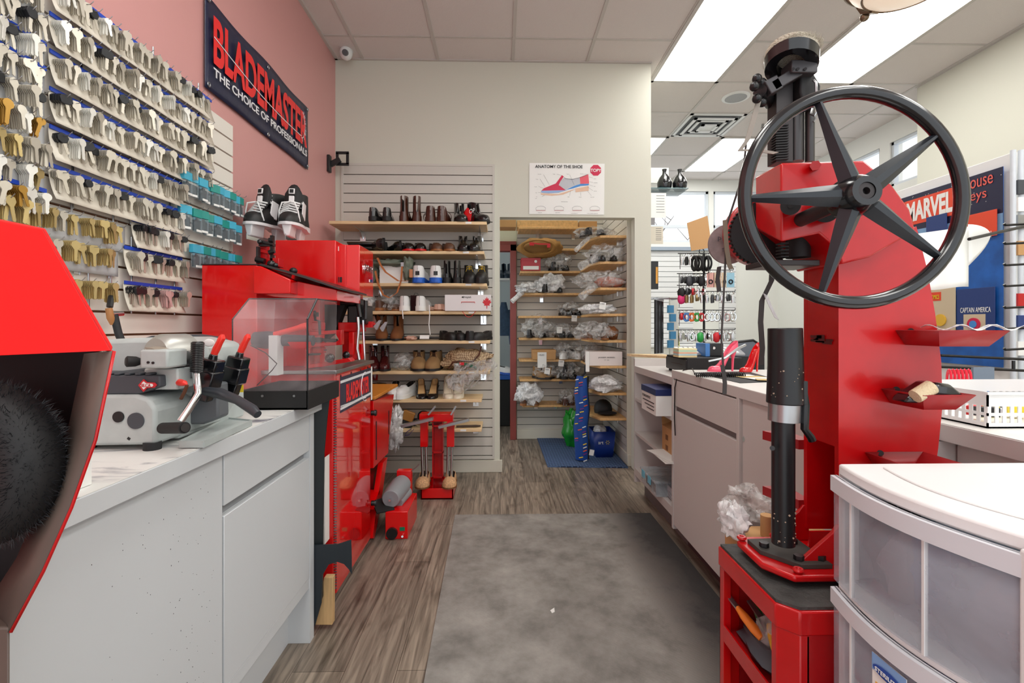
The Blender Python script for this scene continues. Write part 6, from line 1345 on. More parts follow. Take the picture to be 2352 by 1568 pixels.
tiers = [(582, 1562, 1625, 'black', [('bar', sv), ('bar', blkm), ('bar', sv), ('loop', blkm), ('loop', blkm), ('loop', blkm), ('loop', blkm)]),
 (628, 1560, 1622, 'dark round', [('disc', dgr), ('disc', blkm), ('pouch', dgr), ('disc', dgr), ('disc', blkm), ('pouch', blkm), ('disc', sv)]),
 (620, 1628, 1680, 'carded', [('card', mat('card pink', (214, 160, 150), .5)), ('card', mat('card beige', (216, 190, 160), .5)), ('card', mat('card beige', (216, 190, 160))), ('card', mat('card sky', (150, 196, 216), .5))]),
 (655, 1560, 1618, 'small mixed', [('pouch', blkm), ('disc', dgr), ('disc', leaf), ('bar', sv), ('disc', sv)]),
 (669, 1560, 1684, 'third tier', [('pouch', pkc), ('bar', go), ('bar', go), ('disc', go), ('bar', sv), ('bar', sv), ('bar', dgr), ('disc', sv), ('bar', sv), ('disc', dgr), ('bar', sv)]),
 (712, 1560, 1684, 'fourth tier', [('disc', leaf), ('carab', MC['terminal blue']), ('carab', orc), ('carab', gnc), ('carab', leaf), ('carab', sv), ('carab', sv), ('carab', sv), ('bar', sv), ('carab', sv), ('carab', sv)]),
 (757, 1558, 1684, 'lowest tier', [('bar', sv), ('disc', sv), ('bar', sv), ('carab', sv), ('bar', sv), ('pouch', gnc), ('bar', sv), ('disc', sv), ('bar', sv), ('pouch', leaf), ('disc', sv), ('bar', sv), ('carab', sv), ('bar', sv)])]
R.seed(17)
for v, u0, u1, nm, ls in tiers:
    z = PY(0, v, 4.1).z
    for dy in (-.05, .05): MB().tube([PY(u0-5, v, 4.1+dy), PY(u1+4, v, 4.1+dy), PY(u1+5, v-4, 4.1+dy)], .004, 6).build('arm', blk, t)
    MB().tube([PY(u0, v, 4.05), PY(u0, v+36, 4.05)], .003, 5).build('drop_wire', blk, t)
    for k, (kd, m_) in enumerate(ls):
        for rep in range(2 if kd != 'card' else 1):
            p = PY(lerp(u0+4, u1-2, k/(len(ls)-1)), v, 4.05+.1*rep); p.x += .012*rep
            o, new = charm(kd, m_)
            lb_ = '%s key ring on the %s of the black wire stand' % ({'loop': 'black looped cord', 'bar': 'slim', 'disc': 'round', 'pouch': 'plump', 'card': 'carded', 'carab': 'snap hook'}[kd]+' '+{'chrome': 'silver'}.get(m_.name, m_.name.replace(' charm', '').replace('card ', '').replace('matt ', '').replace('maple leaf ', '').replace('terminal ', '')), {582: 'top tier', 628: 'second tier left side', 620: 'second tier right side', 655: 'second tier lower row', 669: 'third tier', 712: 'fourth tier', 757: 'lowest tier'}[v])
            if new: o.location = p; o['label'] = lb_; o['group'] = nm+' key rings on the wire stand'
            else: dup(o, p, rz=R.uniform(-.8, .8), label=lb_, group=nm+' key rings on the wire stand')
tag(MB().prism([PY(u, v, 4.0) for u, v in ((1578, 512), (1625, 495), (1635, 568), (1588, 576))], (0, .004, 0)).build('cardboard_sheet', mat('tan cardboard', (200, 156, 106), .8)), 'tan cardboard square propped above the key ring stand', 'cardboard')
# ---------------------------------------------------------------- beyond the end of the cream wall
t = thing('glass_shelf', 'small glass wall shelf holding two dark bottles past the cream wall end', 'shelf', PY(1535, 432, 4.2))
zg = PY(0, 430, 4.25).z
MB().box(XR, XR+.40, 4.15, 4.40, zg, zg+.008).build('glass', mat('green glass edge', (90, 130, 136), .1, alpha=.6), t); MB().box(XR, XR+.25, 4.27, 4.29, zg-.02, zg-.002).build('arm', steel, t); MB().box(XR, XR+.01, 4.15, 4.4, zg-.05, zg+.02).build('wall_rail', steel, t)
for k, u in enumerate((1526, 1561)):
    p = PY(u, 430, 4.25); q = MB(); h = .17+.05*k*0; q.lathe((p.x, 4.25, zg+.009), [(0, 0), (.045, 0), (.062, .03), (.065, .07), (.045, .115), (.02, .145), (.016, .17), (.022, .19), (0, .195)], 24); o = q.build('bottle', blkg)
    tag(o, ['left', 'right'][k]+' squat black bottle on the small glass wall shelf', 'bottle'); MB().ob((p.x-.01, 4.25-.052, zg+.11), (.02, .004, .02)).build('sticker', paper, o)
for (u0, v0, u1, v1, lb_, m_) in ((1502, 443, 1530, 500, 'upper printed notice hanging past the cream wall end', paper), (1501, 520, 1523, 560, 'lower printed notice hanging past the cream wall end', mat('beige notice', (214, 206, 190), .6)), (1500, 385, 1536, 420, 'pale sign with grey letters behind the two black bottles', mat('cream sign', (226, 228, 220), .5))):
    y = 4.45 if v0 == 385 else 4.1; a, b_ = PY(u0, v0, y), PY(u1, v1, y); o = MB().box(XR-.001, b_.x, y, y+.004, b_.z, a.z).build('notice', m_); tag(o, lb_, 'sign')
    if v0 != 385:
        for j in range(7): MB().box(a.x+.02, b_.x-.015, y-.001, y, lerp(a.z, b_.z, .12+.11*j), lerp(a.z, b_.z, .12+.11*j)+.003).build('print_line', greyd, o)
    else: text('lettering', 'me', .05, V(b_.x-.06, y-.002, b_.z+.06), X, Z, MC['grey charm'] if 'grey charm' in MC else greyd, o, w=.05, h=.02)
p0, p1 = PY(1503, 600, 4.2), PY(1512, 664, 4.2); t = thing('spirit_level', 'orange and black level hanging by the cream wall end', 'level', V(p0.x, 4.2, p1.z)); MB().box(XR-.001, p1.x, 4.2, 4.22, p1.z, p0.z).build('body', blk, t); MB().box(p0.x+.012, p1.x-.004, 4.197, 4.2, p1.z+.05, p0.z-.05).build('face', mat('amber face', (226, 160, 60), .4), t)
for k in range(6):
    u = 1503+k*5.2; a, b_ = PY(u, 688+k*.5, 4.3), PY(u, 812, 4.3); q = MB(); q.box(a.x, a.x+.014, 4.3+.02*k, 4.306+.02*k, b_.z, a.z); o = q.build('belt', lb if k % 2 else blkm); tag(o, 'black belt hanging in the row past the cream wall end, %s' % ['first from the wall', 'second from the wall', 'third from the wall', 'fourth from the wall', 'fifth from the wall', 'farthest from the wall'][k], 'belt', 'black belts hanging in a row')
    MB().ob((a.x+.007, 4.3+.02*k, a.z+.012), (.018, .006, .02)).build('buckle', steel, o)
for k in range(5):
    a = PY(1540+(k % 2)*5, 705+k*20, 4.7); tag(MB().ob(a+V(0, 0, -.02), (.07, .02, .075), rz=.4).build('blue_packet', mat('blue packet film', (70, 140, 190), .25)), ['topmost', 'second', 'middle', 'fourth', 'lowest'][k]+' blue packet in the column beside the hanging belts', 'packet', 'column of blue packets')
tag(MB().prism([PY(1549, 690, 4.9), PY(1554, 690, 4.9), PY(1562, 800, 4.9), PY(1556, 800, 4.9)], (0, .01, 0)).build('tape_rule', mat('yellow rule', (222, 224, 150), .5)), 'pale yellow measuring strip beside the blue packets', 'ruler')
t = thing('showcase', 'white low showcase beneath the slatted street wall', 'cabinet', (2.3, 6.7, 0)); MB().box(1.4, 3.2, 6.5, 6.95, .001, .9).build('body', white, t, bevel=.01); MB().box(1.38, 3.22, 6.48, 6.97, .9, .93).build('top', wht, t)
t = thing('tree', 'bare winter tree outside the street windows', 'tree', (3.1, 10, 0)); bk_ = mat('grey bark', (120, 112, 108), .9)
MB().loft([((3.1, 10, 0), .12), ((3.15, 10, 2.3), .08), ((3.2, 10, 4), .05)], 8).build('trunk', bk_, t); R.seed(8)
for k in range(14):
    a = R.uniform(0, 2*PI); z = R.uniform(2.2, 3.8); e = V(3.15+math.cos(a)*1.1, 10+math.sin(a)*.5, z+R.uniform(.2, .9)); m_ = V(3.15+math.cos(a)*.5, 10+math.sin(a)*.2, z+.15); q = MB(); q.loft([((3.15, 10, z), .03), (m_, .018), (e, .006)], 6)
    for j in range(4): s_ = lerp(m_, e, j/4); q.loft([(s_, .01), (s_+V(R.uniform(-.3, .3), 0, R.uniform(.1, .4)), .004)], 5)
    q.build('branch', bk_, t)
t = thing('display_post', 'slim white fixture post behind the column of blue packets', 'post', PY(1540, 800, 4.8)); p = PY(1543, 700, 4.8); MB().box(p.x-.03, p.x+.05, 4.76, 4.80, 0, PY(0, 680, 4.8).z).build('post', white, t); MB().box(p.x-.12, p.x+.14, 4.7, 4.9, 0, .03).build('foot', wht, t)
t = thing('belt_rail', 'steel rail carrying the row of black belts beside the cream wall end', 'rail', (XR, 4.33, PY(0, 688, 4.3).z)); z = PY(0, 686, 4.3).z; MB().box(XR-.001, XR+.36, 4.31, 4.325, z+.004, z+.016).build('bar', steel, t); MB().box(XR+.14, XR+.16, 4.3, 4.42, z+.002, z+.014).build('arm', steel, t); MB().box(XR+.34, XR+.36, 4.3, 4.42, z+.002, z+.014).build('arm', steel, t)
# ================================================================ sole press
MB_ = MB
t = thing('sole_press', 'big red cast iron shoe press with black five spoke handwheel on its right side', 'press', (.75, 1.0, .68))
zc3 = .68; CF = .985
def z_(v, y): return PY(0, v, y).z
col = [(1926, 590), (2005, 560), (2105, 520), (2130, 620), (2148, 720), (2162, 830), (2165, 930), (2155, 1030), (2140, 1130), (2110, 1262), (1926, 1262)]
P = [PY(u, v, CF) for u, v in col]
q = MB(); w_ = .115
q.prism(P, (0, .012, 0)); q.prism([p+V(0, w_-.012, 0) for p in P], (0, .012, 0))
q.prism([P[0]+V(.0005, .012, 0), V(P[0].x+.0005, CF+.012, z_(1040, CF)), V(P[0].x+.0005, CF+w_-.012, z_(1040, CF)), V(P[0].x+.0005, CF+w_-.012, P[0].z)], (.012, 0, 0))
q.build('column', redd, t, smooth=30)
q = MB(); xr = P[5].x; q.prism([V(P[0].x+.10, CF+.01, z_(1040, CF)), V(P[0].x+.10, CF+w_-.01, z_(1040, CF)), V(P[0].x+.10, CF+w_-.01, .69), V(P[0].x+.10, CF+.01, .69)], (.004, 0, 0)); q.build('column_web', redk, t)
# head
hd = [(1790, 376), (1805, 371), (1985, 368), (2050, 425), (2090, 480), (2104, 530), (2000, 590), (1934, 606), (1918, 565), (1882, 536), (1792, 556), (1748, 500), (1735, 408)]
hd = [(1794, 374), (1985, 368), (2050, 425), (2090, 480), (2104, 530), (2000, 590), (1934, 606), (1918, 565), (1882, 536), (1794, 556)]
q = MB(); H1 = [PY(u, v, .955) for u, v in hd]; H2 = [p+V(0, .15, 0) for p in H1]; H2[0] = PY(1735, 405, 1.095); H2[-1] = PY(1735, 524, 1.095); q.rings([H1, H2]); q.build('head_casting', redd, t, bevel=.004)
MB().cyl(PY(1873, 380, .935), PY(1873, 380, .958), .010, n=6).build('red_bolt', redd, t)
for u, v, r_ in ((1816, 472, .018), (1898, 482, .024)): q = MB(); q.cyl(PY(u, v, .925), PY(u, v, .958), r_, n=24); q.cyl(PY(u, v, .922), PY(u, v, .926), r_*.3, n=10); o = q.build('pivot_boss', blkm, t)
# handwheel
WY = .80; wc = PY(1958, 452, WY); ax = V(-.06, -1, .03).normalized(); q = MB(); q.torus(wc, ax, .180, .0115, 72, 14); o = q.build('wheel_rim', blkg, t)
fx, fy, fz = frame(ax)
q = MB()
for k in range(5):
    a = PI+k*2*PI/5; d = (V(1, 0, 0)*math.cos(a)+Z*math.sin(a)); d = (d-ax*d.dot(ax)).normalized(); s_ = d.cross(ax)
    rg = []
    for r_, hw, th in ((.02, .020, .010), (.06, .017, .009), (.12, .011, .007), (.172, .006, .006)):
        c = wc+d*r_-ax*.0; off = ax*(.014*(1-r_/.172)); c = c+off
        rg.append([c-s_*hw-ax*th*.5, c-s_*hw*.3+ax*th, c+s_*hw*.3+ax*th, c+s_*hw-ax*th*.5])
    q.rings(rg)
q.build('wheel_spokes', mat('satin blue black casting', (30, 36, 42), .35), t, smooth=40)
q = MB(); q.lathe(wc-ax*.02, [(.034, 0), (.036, .02), (.030, .045), (.024, .056), (.014, .056), (.014, .04), (0, .04)], 28, axis=ax); q.build('wheel_hub', blkg, t)
q = MB(); q.lathe(wc+ax*.018, [(.0135, 0), (.0135, .016), (.006, .016), (.006, .004), (0, .004)], 20, axis=ax); q.build('axle_end', gunm, t)
q = MB(); q.cyl(wc-ax*.02, wc-ax*.16, .014, n=18); q.build('axle', gunm, t)
# rack bar and rods above
q = MB(); bx(q, 1783, 190, 1822, 372, 1.02, .035); q.build('rack_bar', gunm, t, bevel=.001)
q = MB(); q.cyl(PY(1828, 190, 1.04), PY(1828, 372, 1.04), .016, n=20); q.build('screw_shaft', dsteel, t)
q = MB()
for k in range(14): v = 286+k*6; q.prism([PY(1782, v, 1.015), PY(1812, v-2, 1.015), PY(1812, v+1, 1.015), PY(1782, v+3, 1.015)], (0, .02, 0))
q.build('rack_teeth', blkm, t, smooth=0)
q = MB(); q.cyl(PY(1860, 240, 1.03), PY(1860, 372, 1.03), .0095, n=18); q.build('guide_rod', dsteel, t)
q = MB(); q.ob(PY(1835, 163, 1.0), (.055, .04, .026)); q.ob(PY(1808, 182, 1.01), (.10, .045, .022), ry=-.55).ob(PY(1765, 205, 1.01), (.03, .045, .03), ry=-.5); q.build('upper_bracket', mat('graphite bracket', (70, 68, 70), .4, metal=.4), t, bevel=.002)
for u in (1822, 1833, 1850): MB().cyl(PY(u, 158, .976), PY(u, 158, .981), .003, n=10).build('bracket_bolt', blk, t)
q = MB(); p = PY(1755, 220, 1.02); q.cyl(p+V(-.02, -.02, 0), p+V(.03, .03, 0), .014, n=12)
for k in range(6): a = k*PI/3; q.ell(p+V(-.022+.003*math.cos(a), -.022, 0)+V(.7, -.7, 0)*0+V(.017*math.cos(a), .017*math.cos(a), .024*math.sin(a)), (.010, .010, .010), 10, 6)
q.build('clamp_knob', blk, t)
q = MB(); sp_ = [PY(1846, 238, 1.0), PY(1868, 245, 1.0), PY(1884, 235, 1.0), PY(1886, 195, 1.0), PY(1868, 165, 1.0), PY(1840, 150, 1.0), PY(1838, 210, 1.0)]; q.prism(sp_, (0, .03, 0)); q.build('pad_arm', blkm, t, bevel=.004)
pc = PY(1815, 150, 1.0)
def padring(sc_, tz):
    return [V(pc.x+.055*sc_*math.cos(a)*(1.0 if math.cos(a) > 0 else .9)+.004*math.sin(a), 1.0+.052*sc_*math.sin(a), pc.z+tz-.004-.006*math.cos(a)-.010*math.sin(a)) for a in [2*PI*k/28 for k in range(28)]]
q = MB(); a_ = padring(1, 0); b2 = padring(1.02, .022); i0, i1 = padring(.55, 0), padring(.55, .022); nn = 28
q.rings([i0, a_, b2, i1, i0], cap=False); q.build('foot_ring', blkg, t, smooth=30)
q = MB(); q.rings([padring(1.0, .023), padring(.98, .034), padring(.5, .036)]); q.build('fleece_pad', mat('cream fleece', (214, 204, 184), .95, bump=1, bscale=300), t)
q = MB(); R.seed(4)
for k in range(700):
    a = R.uniform(0, 2*PI); r_ = R.uniform(.92, 1.04); p = V(pc.x+.055*r_*math.cos(a)*(1 if math.cos(a) > 0 else .9), 1.0+.052*r_*math.sin(a), pc.z+.022-.010*math.sin(a)); e = p+V(math.cos(a)*.006, math.sin(a)*.006, R.uniform(.002, .012)); s_ = V(.0005, .0005, 0); q.add([p-s_, p+s_, e], [(0, 1, 2)])
q.build('fleece_fringe', MC['cream fleece'], t, smooth=0)
q = MB(); q.tube([PY(1868, 184, .99), PY(1874, 190, .985), PY(1875, 215, .985), PY(1874, 240, .99), PY(1866, 248, 1.0), PY(1862, 262, 1.0), PY(1872, 266, .99), PY(1876, 258, .99)], .0028, 6); q.tube([PY(1886, 258, 1.0), PY(1874, 272, 1.0), PY(1868, 280, 1.0)], .002, 6); q.build('spring_hook', steel, t)
# under the head
q = MB(); q.cyl(PY(1833, 545, 1.03), PY(1833, 592, 1.03), .024, n=24); q.build('spindle', blkm, t)
q = MB(); q.box(PY(1762, 0, .99).x, PY(1884, 0, .99).x, .99, 1.08, z_(604, .99), z_(590, .99)); q.build('press_plate', gunm, t, bevel=.002)
for k in range(5): MB().box(PY(1794, 0, 1.0).x, PY(1812, 0, 1.0).x, 1.0, 1.02, z_(552+k*8, 1.0), z_(549+k*8, 1.0)).build('rack_tooth', blkm, t)
# lower post
q = MB(); q.loft([(PY(1803, 753, 1.0), .033), (PY(1804, 840, 1.0), .034), (PY(1803, 926, 1.0), .036)], 32); q.build('post_sleeve', mat('chipped black enamel', (16, 17, 20), .35), t, bevel=.002)
q = MB(); q.cyl(PY(1802, 926, 1.0), PY(1801, 966, 1.0), .031, n=32); q.build('steel_collar', steel, t)
q = MB(); q.cyl(PY(1799, 966, 1.0), PY(1799, 1248, 1.0), .0225, n=28); q.build('post', MC['chipped black enamel'], t)
R.seed(5); q = MB()
for k in range(46):
    a = R.uniform(-PI*.95, -.1); hi_ = R.random() < .5; r_ = .0352 if hi_ else .0228; c = PY(1803, R.uniform(840, 918), 1.0) if hi_ else PY(1799, R.uniform(1170, 1240), 1.0); s_ = R.uniform(.0006, .0022); q.ob(c+V(r_*math.cos(a), r_*math.sin(a), 0), (s_*1.6, s_, s_*1.5), rz=a+PI/2, ry=R.uniform(-1, 1))
q.build('paint_chips', mat('dried glue', (170, 150, 130), .8), t, smooth=0)
q = MB(); q.tube([PY(1846, 905, .99), PY(1850, 930, .985), PY(1848, 985, .98), PY(1862, 1003, .98), PY(1866, 1012, .98)], .008, 8); q.box(PY(1842, 0, .98).x, PY(1852, 0, .98).x, .975, .99, z_(935, .98), z_(880, .98)); q.build('catch_lever', blk, t)
MB().cyl(PY(1774, 1029, .975), PY(1774, 1029, .985), .005, n=12).build('pin_hole', blk, t)
# base of the press
q = MB(); bz = zc3+.016
B = [PZ(1706, 1232, bz), PZ(1824, 1306, bz), PZ(1960, 1306, bz), PZ(1960, 1255, bz), PZ(1905, 1222, bz), PZ(1720, 1222, bz)]
B = [V(.548, 1.10, 0), V(.548, .995, 0), V(.585, .94, 0), V(.90, .94, 0), V(.90, 1.12, 0), V(.58, 1.12, 0)]
q.prism([V(p.x, p.y, zc3+.004) for p in B], (0, 0, .014)); q.build('base_casting', redd, t, bevel=.004)
q = MB(); q.prism([V(.565, 1.085, zc3+.018), V(.565, 1.03, zc3+.018), V(.615, .965, zc3+.018), V(.68, .965, zc3+.018), V(.68, 1.09, zc3+.018)], (0, 0, .010)); q.build('black_base_plate', mat('dusty black plate', (58, 56, 52), .7), t, bevel=.001)
for x, y in ((.582, 1.045), (.622, .985), (.655, 1.06), (.668, .985)): q = MB(); q.cyl((x, y, zc3+.028), (x, y, zc3+.038), .010, n=6); q.build('hex_bolt', blk, t)
for x, y in ((.560, 1.10), (.60, .952)): q = MB(); q.torus((x, y, zc3+.024), Z, .007, .004, 16, 6); q.build('fixing_ring', redd, t)
for y in (CF-.005, CF+w_-.005):
    q = MB(); xx = P[0].x; q.prism([(xx+.01, y, zc3+.018), (xx-.075, y, zc3+.018), (xx-.08, y, zc3+.03), (xx-.015, y, zc3+.085), (xx-.004, y, zc3+.10), (xx+.01, y, zc3+.10)], (0, .010, 0)); q.build('gusset', redd, t, bevel=.002)
q = MB(); q.box(P[0].x-.02, P[0].x+.10, CF+.06, CF+.066, zc3+.018, zc3+.06); q.build('cross_rib', redd, t)
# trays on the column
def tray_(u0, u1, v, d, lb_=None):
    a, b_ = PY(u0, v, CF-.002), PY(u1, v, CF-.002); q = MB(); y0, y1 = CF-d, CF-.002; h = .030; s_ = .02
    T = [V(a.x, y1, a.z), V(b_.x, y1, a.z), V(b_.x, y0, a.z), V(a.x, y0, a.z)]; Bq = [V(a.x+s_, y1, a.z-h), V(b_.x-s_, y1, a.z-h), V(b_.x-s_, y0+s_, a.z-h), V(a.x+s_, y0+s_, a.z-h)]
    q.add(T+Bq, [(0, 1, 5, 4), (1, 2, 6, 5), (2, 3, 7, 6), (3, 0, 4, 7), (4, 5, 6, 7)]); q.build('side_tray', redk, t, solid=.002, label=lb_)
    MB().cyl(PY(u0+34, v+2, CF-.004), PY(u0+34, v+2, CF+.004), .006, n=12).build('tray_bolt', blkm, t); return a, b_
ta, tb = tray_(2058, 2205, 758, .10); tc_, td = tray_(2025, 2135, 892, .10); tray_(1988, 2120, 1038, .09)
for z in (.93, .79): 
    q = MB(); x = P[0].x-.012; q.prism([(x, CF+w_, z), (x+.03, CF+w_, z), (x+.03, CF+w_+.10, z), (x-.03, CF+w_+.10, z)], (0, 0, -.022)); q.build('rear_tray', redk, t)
q = MB(); q.ob(PY(1898, 784, CF+.0)*1+V(0, .05, 0), (.001, .05, .02)); 
q = MB(); xx = P[0].x-.0015
for k in range(9): q.ob((xx, CF+.02+R.uniform(0, .06), PX(1890, 782, xx).z+R.uniform(-.010, .010)), (.001, R.uniform(.008, .03), R.uniform(.004, .010)))
q.build('worn_decal', mat('worn dark paint', (90, 24, 22), .6), t, smooth=0)
# things in the trays
q = MB(); ring = []
c = (tc_+td)/2+V(-.005, -.055, .0)
q.rings([[c+V(-.06, -.02, -.018), c+V(-.06, .02, -.018), c+V(-.05, .02, -.006), c+V(-.05, -.02, -.006)], [c+V(.0, -.025, -.02), c+V(0, .025, -.02), c+V(0, .025, .022), c+V(0, -.025, .022)], [c+V(.045, -.025, -.02), c+V(.045, .025, -.02), c+V(.03, .02, .018), c+V(.03, -.02, .018)], [c+V(.065, -.02, -.018), c+V(.065, .02, -.018), c+V(.058, .02, -.004), c+V(.058, -.02, -.004)]])
tag(q.build('rubber_form', blkg, bevel=.006), 'black rubber shoe form resting in the middle red tray of the press', 'form')
q = MB(); q.loft([(c+V(-.050, -.03, -.004), .013), (c+V(-.018, -.03, .014), .014)], 18); tag(q.build('tape_roll', mat('cream webbing', (214, 196, 160), .8, bump=.4, bscale=300)), 'roll of cream webbing in the middle red tray beside the black form', 'roll')
q = MB(); q.grid(lambda u, v: lerp(ta, tb, .25+.75*u)+V(.03*u, -.02-.08*v, .006+.006*math.sin(u*13+v*7)), 14, 8); tag(q.build('plastic_film', filmw, solid=.001), 'creased clear film lying over the top red tray of the press', 'plastic')
# belts of the sanding drum: wool discs and straps left of the head
q = MB(); p = PY(1735, 538, 1.16); q.lathe(p, [(0, 0), (.074, 0), (.080, .008), (.080, .034), (.074, .038), (0, .038)], 48, axis=(-.15, -1, 0)); 
t2 = thing('drum_wheel', 'red and black toothed drum hanging left of the press head', 'wheel', p); q.build('red_drum', redd, t2, smooth=40)
q = MB(); cdr = PY(1749, 538, 1.118); q.lathe(cdr, [(0, 0), (.072, 0), (.072, .012), (0, .012)], 60, axis=(-.15, -1, 0));
dx_, dy_, dz_ = frame((-.15, -1, 0)) 
for k in range(44): a = 2*PI*k/44; q.ob(cdr+(dx_*math.cos(a)+dy_*math.sin(a))*.073+dz_*.006, (.005, .012, .005), ry=-a)
q.build('black_drum', blkm, t2, smooth=40)
q = MB(); p = PY(1671, 562, 1.20); q.lathe(p, [(0, 0), (.046, 0), (.050, .003), (.050, .010), (0, .012)], 40, axis=(-.1, -1, 0)); t3 = thing('sanding_disc', 'grey abrasive disc marked P 320 hanging left of the press', 'disc', p); q.build('disc', mat('grey abrasive', (138, 124, 122), .9, var=.2, vscale=40), t3)
text('disc_lettering', 'P 320', .02, p+V(-.032, -.016, .006), X+Z*-.3, Z, greyd, t3, w=.045, h=.012); text('disc_lettering', 'TORO 40', .02, p+V(-.022, -.016, -.022), X+Z*.3, Z, greyd, t3, w=.045, h=.010)
def strap(pts, wv, m_, lb_, th=.001):
    q = MB(); q.band([PY(*a) for a in pts], wv, th); tag(q.build('strap', m_), lb_, 'strap')
grs = mat('grey webbing strap', (150, 142, 132), .7); dst = mat('dark ribbon strap', (62, 56, 54), .6)
strap([(1744, 225, 1.0), (1735, 260, 1.0), (1722, 305, 1.0), (1716, 322, 1.0), (1700, 345, 1.0), (1740, 345, 1.0), (1782, 352, 1.0)], (.012, 0, .004), grs, 'grey webbing strap hanging from the upper bracket of the press')
strap([(1714, 325, 1.01), (1707, 400, 1.05), (1668, 520, 1.08), (1666, 600, 1.08), (1662, 680, 1.08), (1657, 780, 1.08), (1663, 870, 1.08), (1664, 905, 1.08)], (.004, 0, 0), dst, 'long thin dark strap hanging left of the press to counter height')
strap([(1665, 505, 1.075), (1668, 560, 1.075), (1674, 605, 1.075), (1680, 618, 1.075)], (.010, 0, .002), mat('brown webbing', (120, 108, 92), .8), 'brown webbing strap lying over the grey abrasive disc')
strap([(1774, 600, 1.1), (1772, 645, 1.1), (1760, 670, 1.1), (1750, 690, 1.1), (1747, 740, 1.1), (1751, 800, 1.1), (1748, 838, 1.1)], (.012, 0, .002), dst, 'dark ribbon strap hanging in front of the red high heel')
strap([(1652, 612, 1.15), (1648, 640, 1.15), (1652, 670, 1.15)], (.010, 0, .002), dst, 'short dark strap end hanging over the key ring cards')
strap([(1758, 676, 1.09), (1768, 700, 1.09), (1784, 732, 1.09)], (.010, 0, -.006), filmw, 'clear strip dangling from the dark ribbon strap')
strap([(1659, 838, 1.06), (1663, 862, 1.06), (1665, 880, 1.06), (1664, 905, 1.06)], (.009, 0, .0), dst, 'knotted dark tail of the thin strap before the right counter drawer')
# ---------------------------------------------------------------- cabinet under the press
t = thing('press_cabinet', 'red steel cabinet with open shelves carrying the shoe press', 'cabinet', (.72, 1.0, 0)); CX0, CX1, CY0, CY1, zc = .525, .95, .875, 1.145, .665
MB().prism([(CX0, CY1, zc-.045), (CX0, CY0+.03, zc-.045), (CX0+.03, CY0, zc-.045), (CX1, CY0, zc-.045), (CX1, CY1, zc-.045)], (0, 0, .045)).build('top_frame', redd, t, bevel=.003)
MB().prism([(CX0+.004, CY1-.004, zc), (CX0+.004, CY0+.034, zc), (CX0+.034, CY0+.006, zc), (CX1-.004, CY0+.006, zc), (CX1-.004, CY1-.004, zc)], (0, 0, .006)).build('rubber_top', mat('dusty ribbed rubber', (62, 62, 60), .8, var=.3, vscale=25, bump=.5, bscale=80), t)
q = MB(); q.box(CX0+.004, CX0+.022, CY1-.02, CY1, 0, zc-.045).box(CX0+.004, CX0+.05, CY1-.004, CY1, 0, zc-.045); q.build('rear_post', redd, t, bevel=.001)
MB().prism([(CX0+.004, CY0+.05, 0), (CX0+.004, CY0+.032, 0), (CX0+.032, CY0+.002, 0), (CX0+.05, CY0+.002, 0)], (0, 0, zc-.045)).build('front_post', redd, t, bevel=.002)
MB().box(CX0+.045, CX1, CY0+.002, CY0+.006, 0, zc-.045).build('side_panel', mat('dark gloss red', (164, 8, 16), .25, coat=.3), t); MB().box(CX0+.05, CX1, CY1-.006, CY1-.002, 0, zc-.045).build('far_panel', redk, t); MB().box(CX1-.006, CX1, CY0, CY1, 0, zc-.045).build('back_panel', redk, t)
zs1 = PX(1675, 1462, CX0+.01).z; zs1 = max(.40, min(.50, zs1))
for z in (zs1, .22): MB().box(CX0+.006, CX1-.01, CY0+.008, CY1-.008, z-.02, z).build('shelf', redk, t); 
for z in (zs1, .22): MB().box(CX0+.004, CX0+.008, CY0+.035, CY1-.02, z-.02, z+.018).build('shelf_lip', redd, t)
# tools on its shelf
yl = mat('tool yellow', (226, 180, 60), .4); R.seed(14)
def tool(lb_, x, y, a, hm, L1=.10, nm='hand_tool'):
    t = thing(nm, lb_, 'tool', (x, y, zs1)); c_, s_ = math.cos(a), math.sin(a); d = V(c_, s_, .35); z0 = zs1+.045
    q = MB(); q.loft([(V(x, y, z0), .008), (V(x, y, z0)+d*L1*.3, .011), (V(x, y, z0)+d*L1*.7, .010), (V(x, y, z0)+d*L1, .006)], 12); q.build('handle', hm, t)
    q = MB(); q.ob(V(x, y, z0)+d*(L1+.02), (.05, .012, .004), rz=a, ry=-.33); q.build('blade', steel, t)
for k, (hm, n_) in enumerate(((yl, 'yellow handled'), (blk, 'black handled'), (mat('cream handle', (216, 210, 190), .5), 'cream handled'), (mat('orange handle', (236, 130, 40), .4), 'orange handled'), (mat('tool green', (40, 150, 80), .4), 'green handled'), (greyd, 'grey handled'))):
    tool(n_+' hand tool in the heap on the press cabinet shelf', CX0+.045+.022*(k % 3), CY0+.09+.022*k, 1.55+.3*R.uniform(-1, 1), hm, .075)
q = MB(); q.prism([(CX0+.03, CY0+.16, zs1+.02), (CX0+.05, CY0+.10, zs1+.06), (CX0+.06, CY0+.13, zs1+.12), (CX0+.05, CY0+.19, zs1+.07)], (.004, 0, 0)); tag(q.build('clear_clip', film), 'clear plastic clip standing in the tool heap on the press cabinet shelf', 'clip')
q = MB(); q.ell((CX0+.065, CY0+.15, zs1+.022), (.05, .10, .028), jit=.4, seed=4, flat=zs1+.001); tag(q.build('dark_cloth', greyd), 'dark rag under the hand tools on the press cabinet shelf', 'cloth')
q = MB(); q.ell((CX0+.07, CY0+.16, .22+.05), (.06, .08, .05), jit=.3, seed=9, flat=.221); tag(q.build('brown_bundle', kraft), 'tan bundle on the lower shelf of the press cabinet', 'bundle')
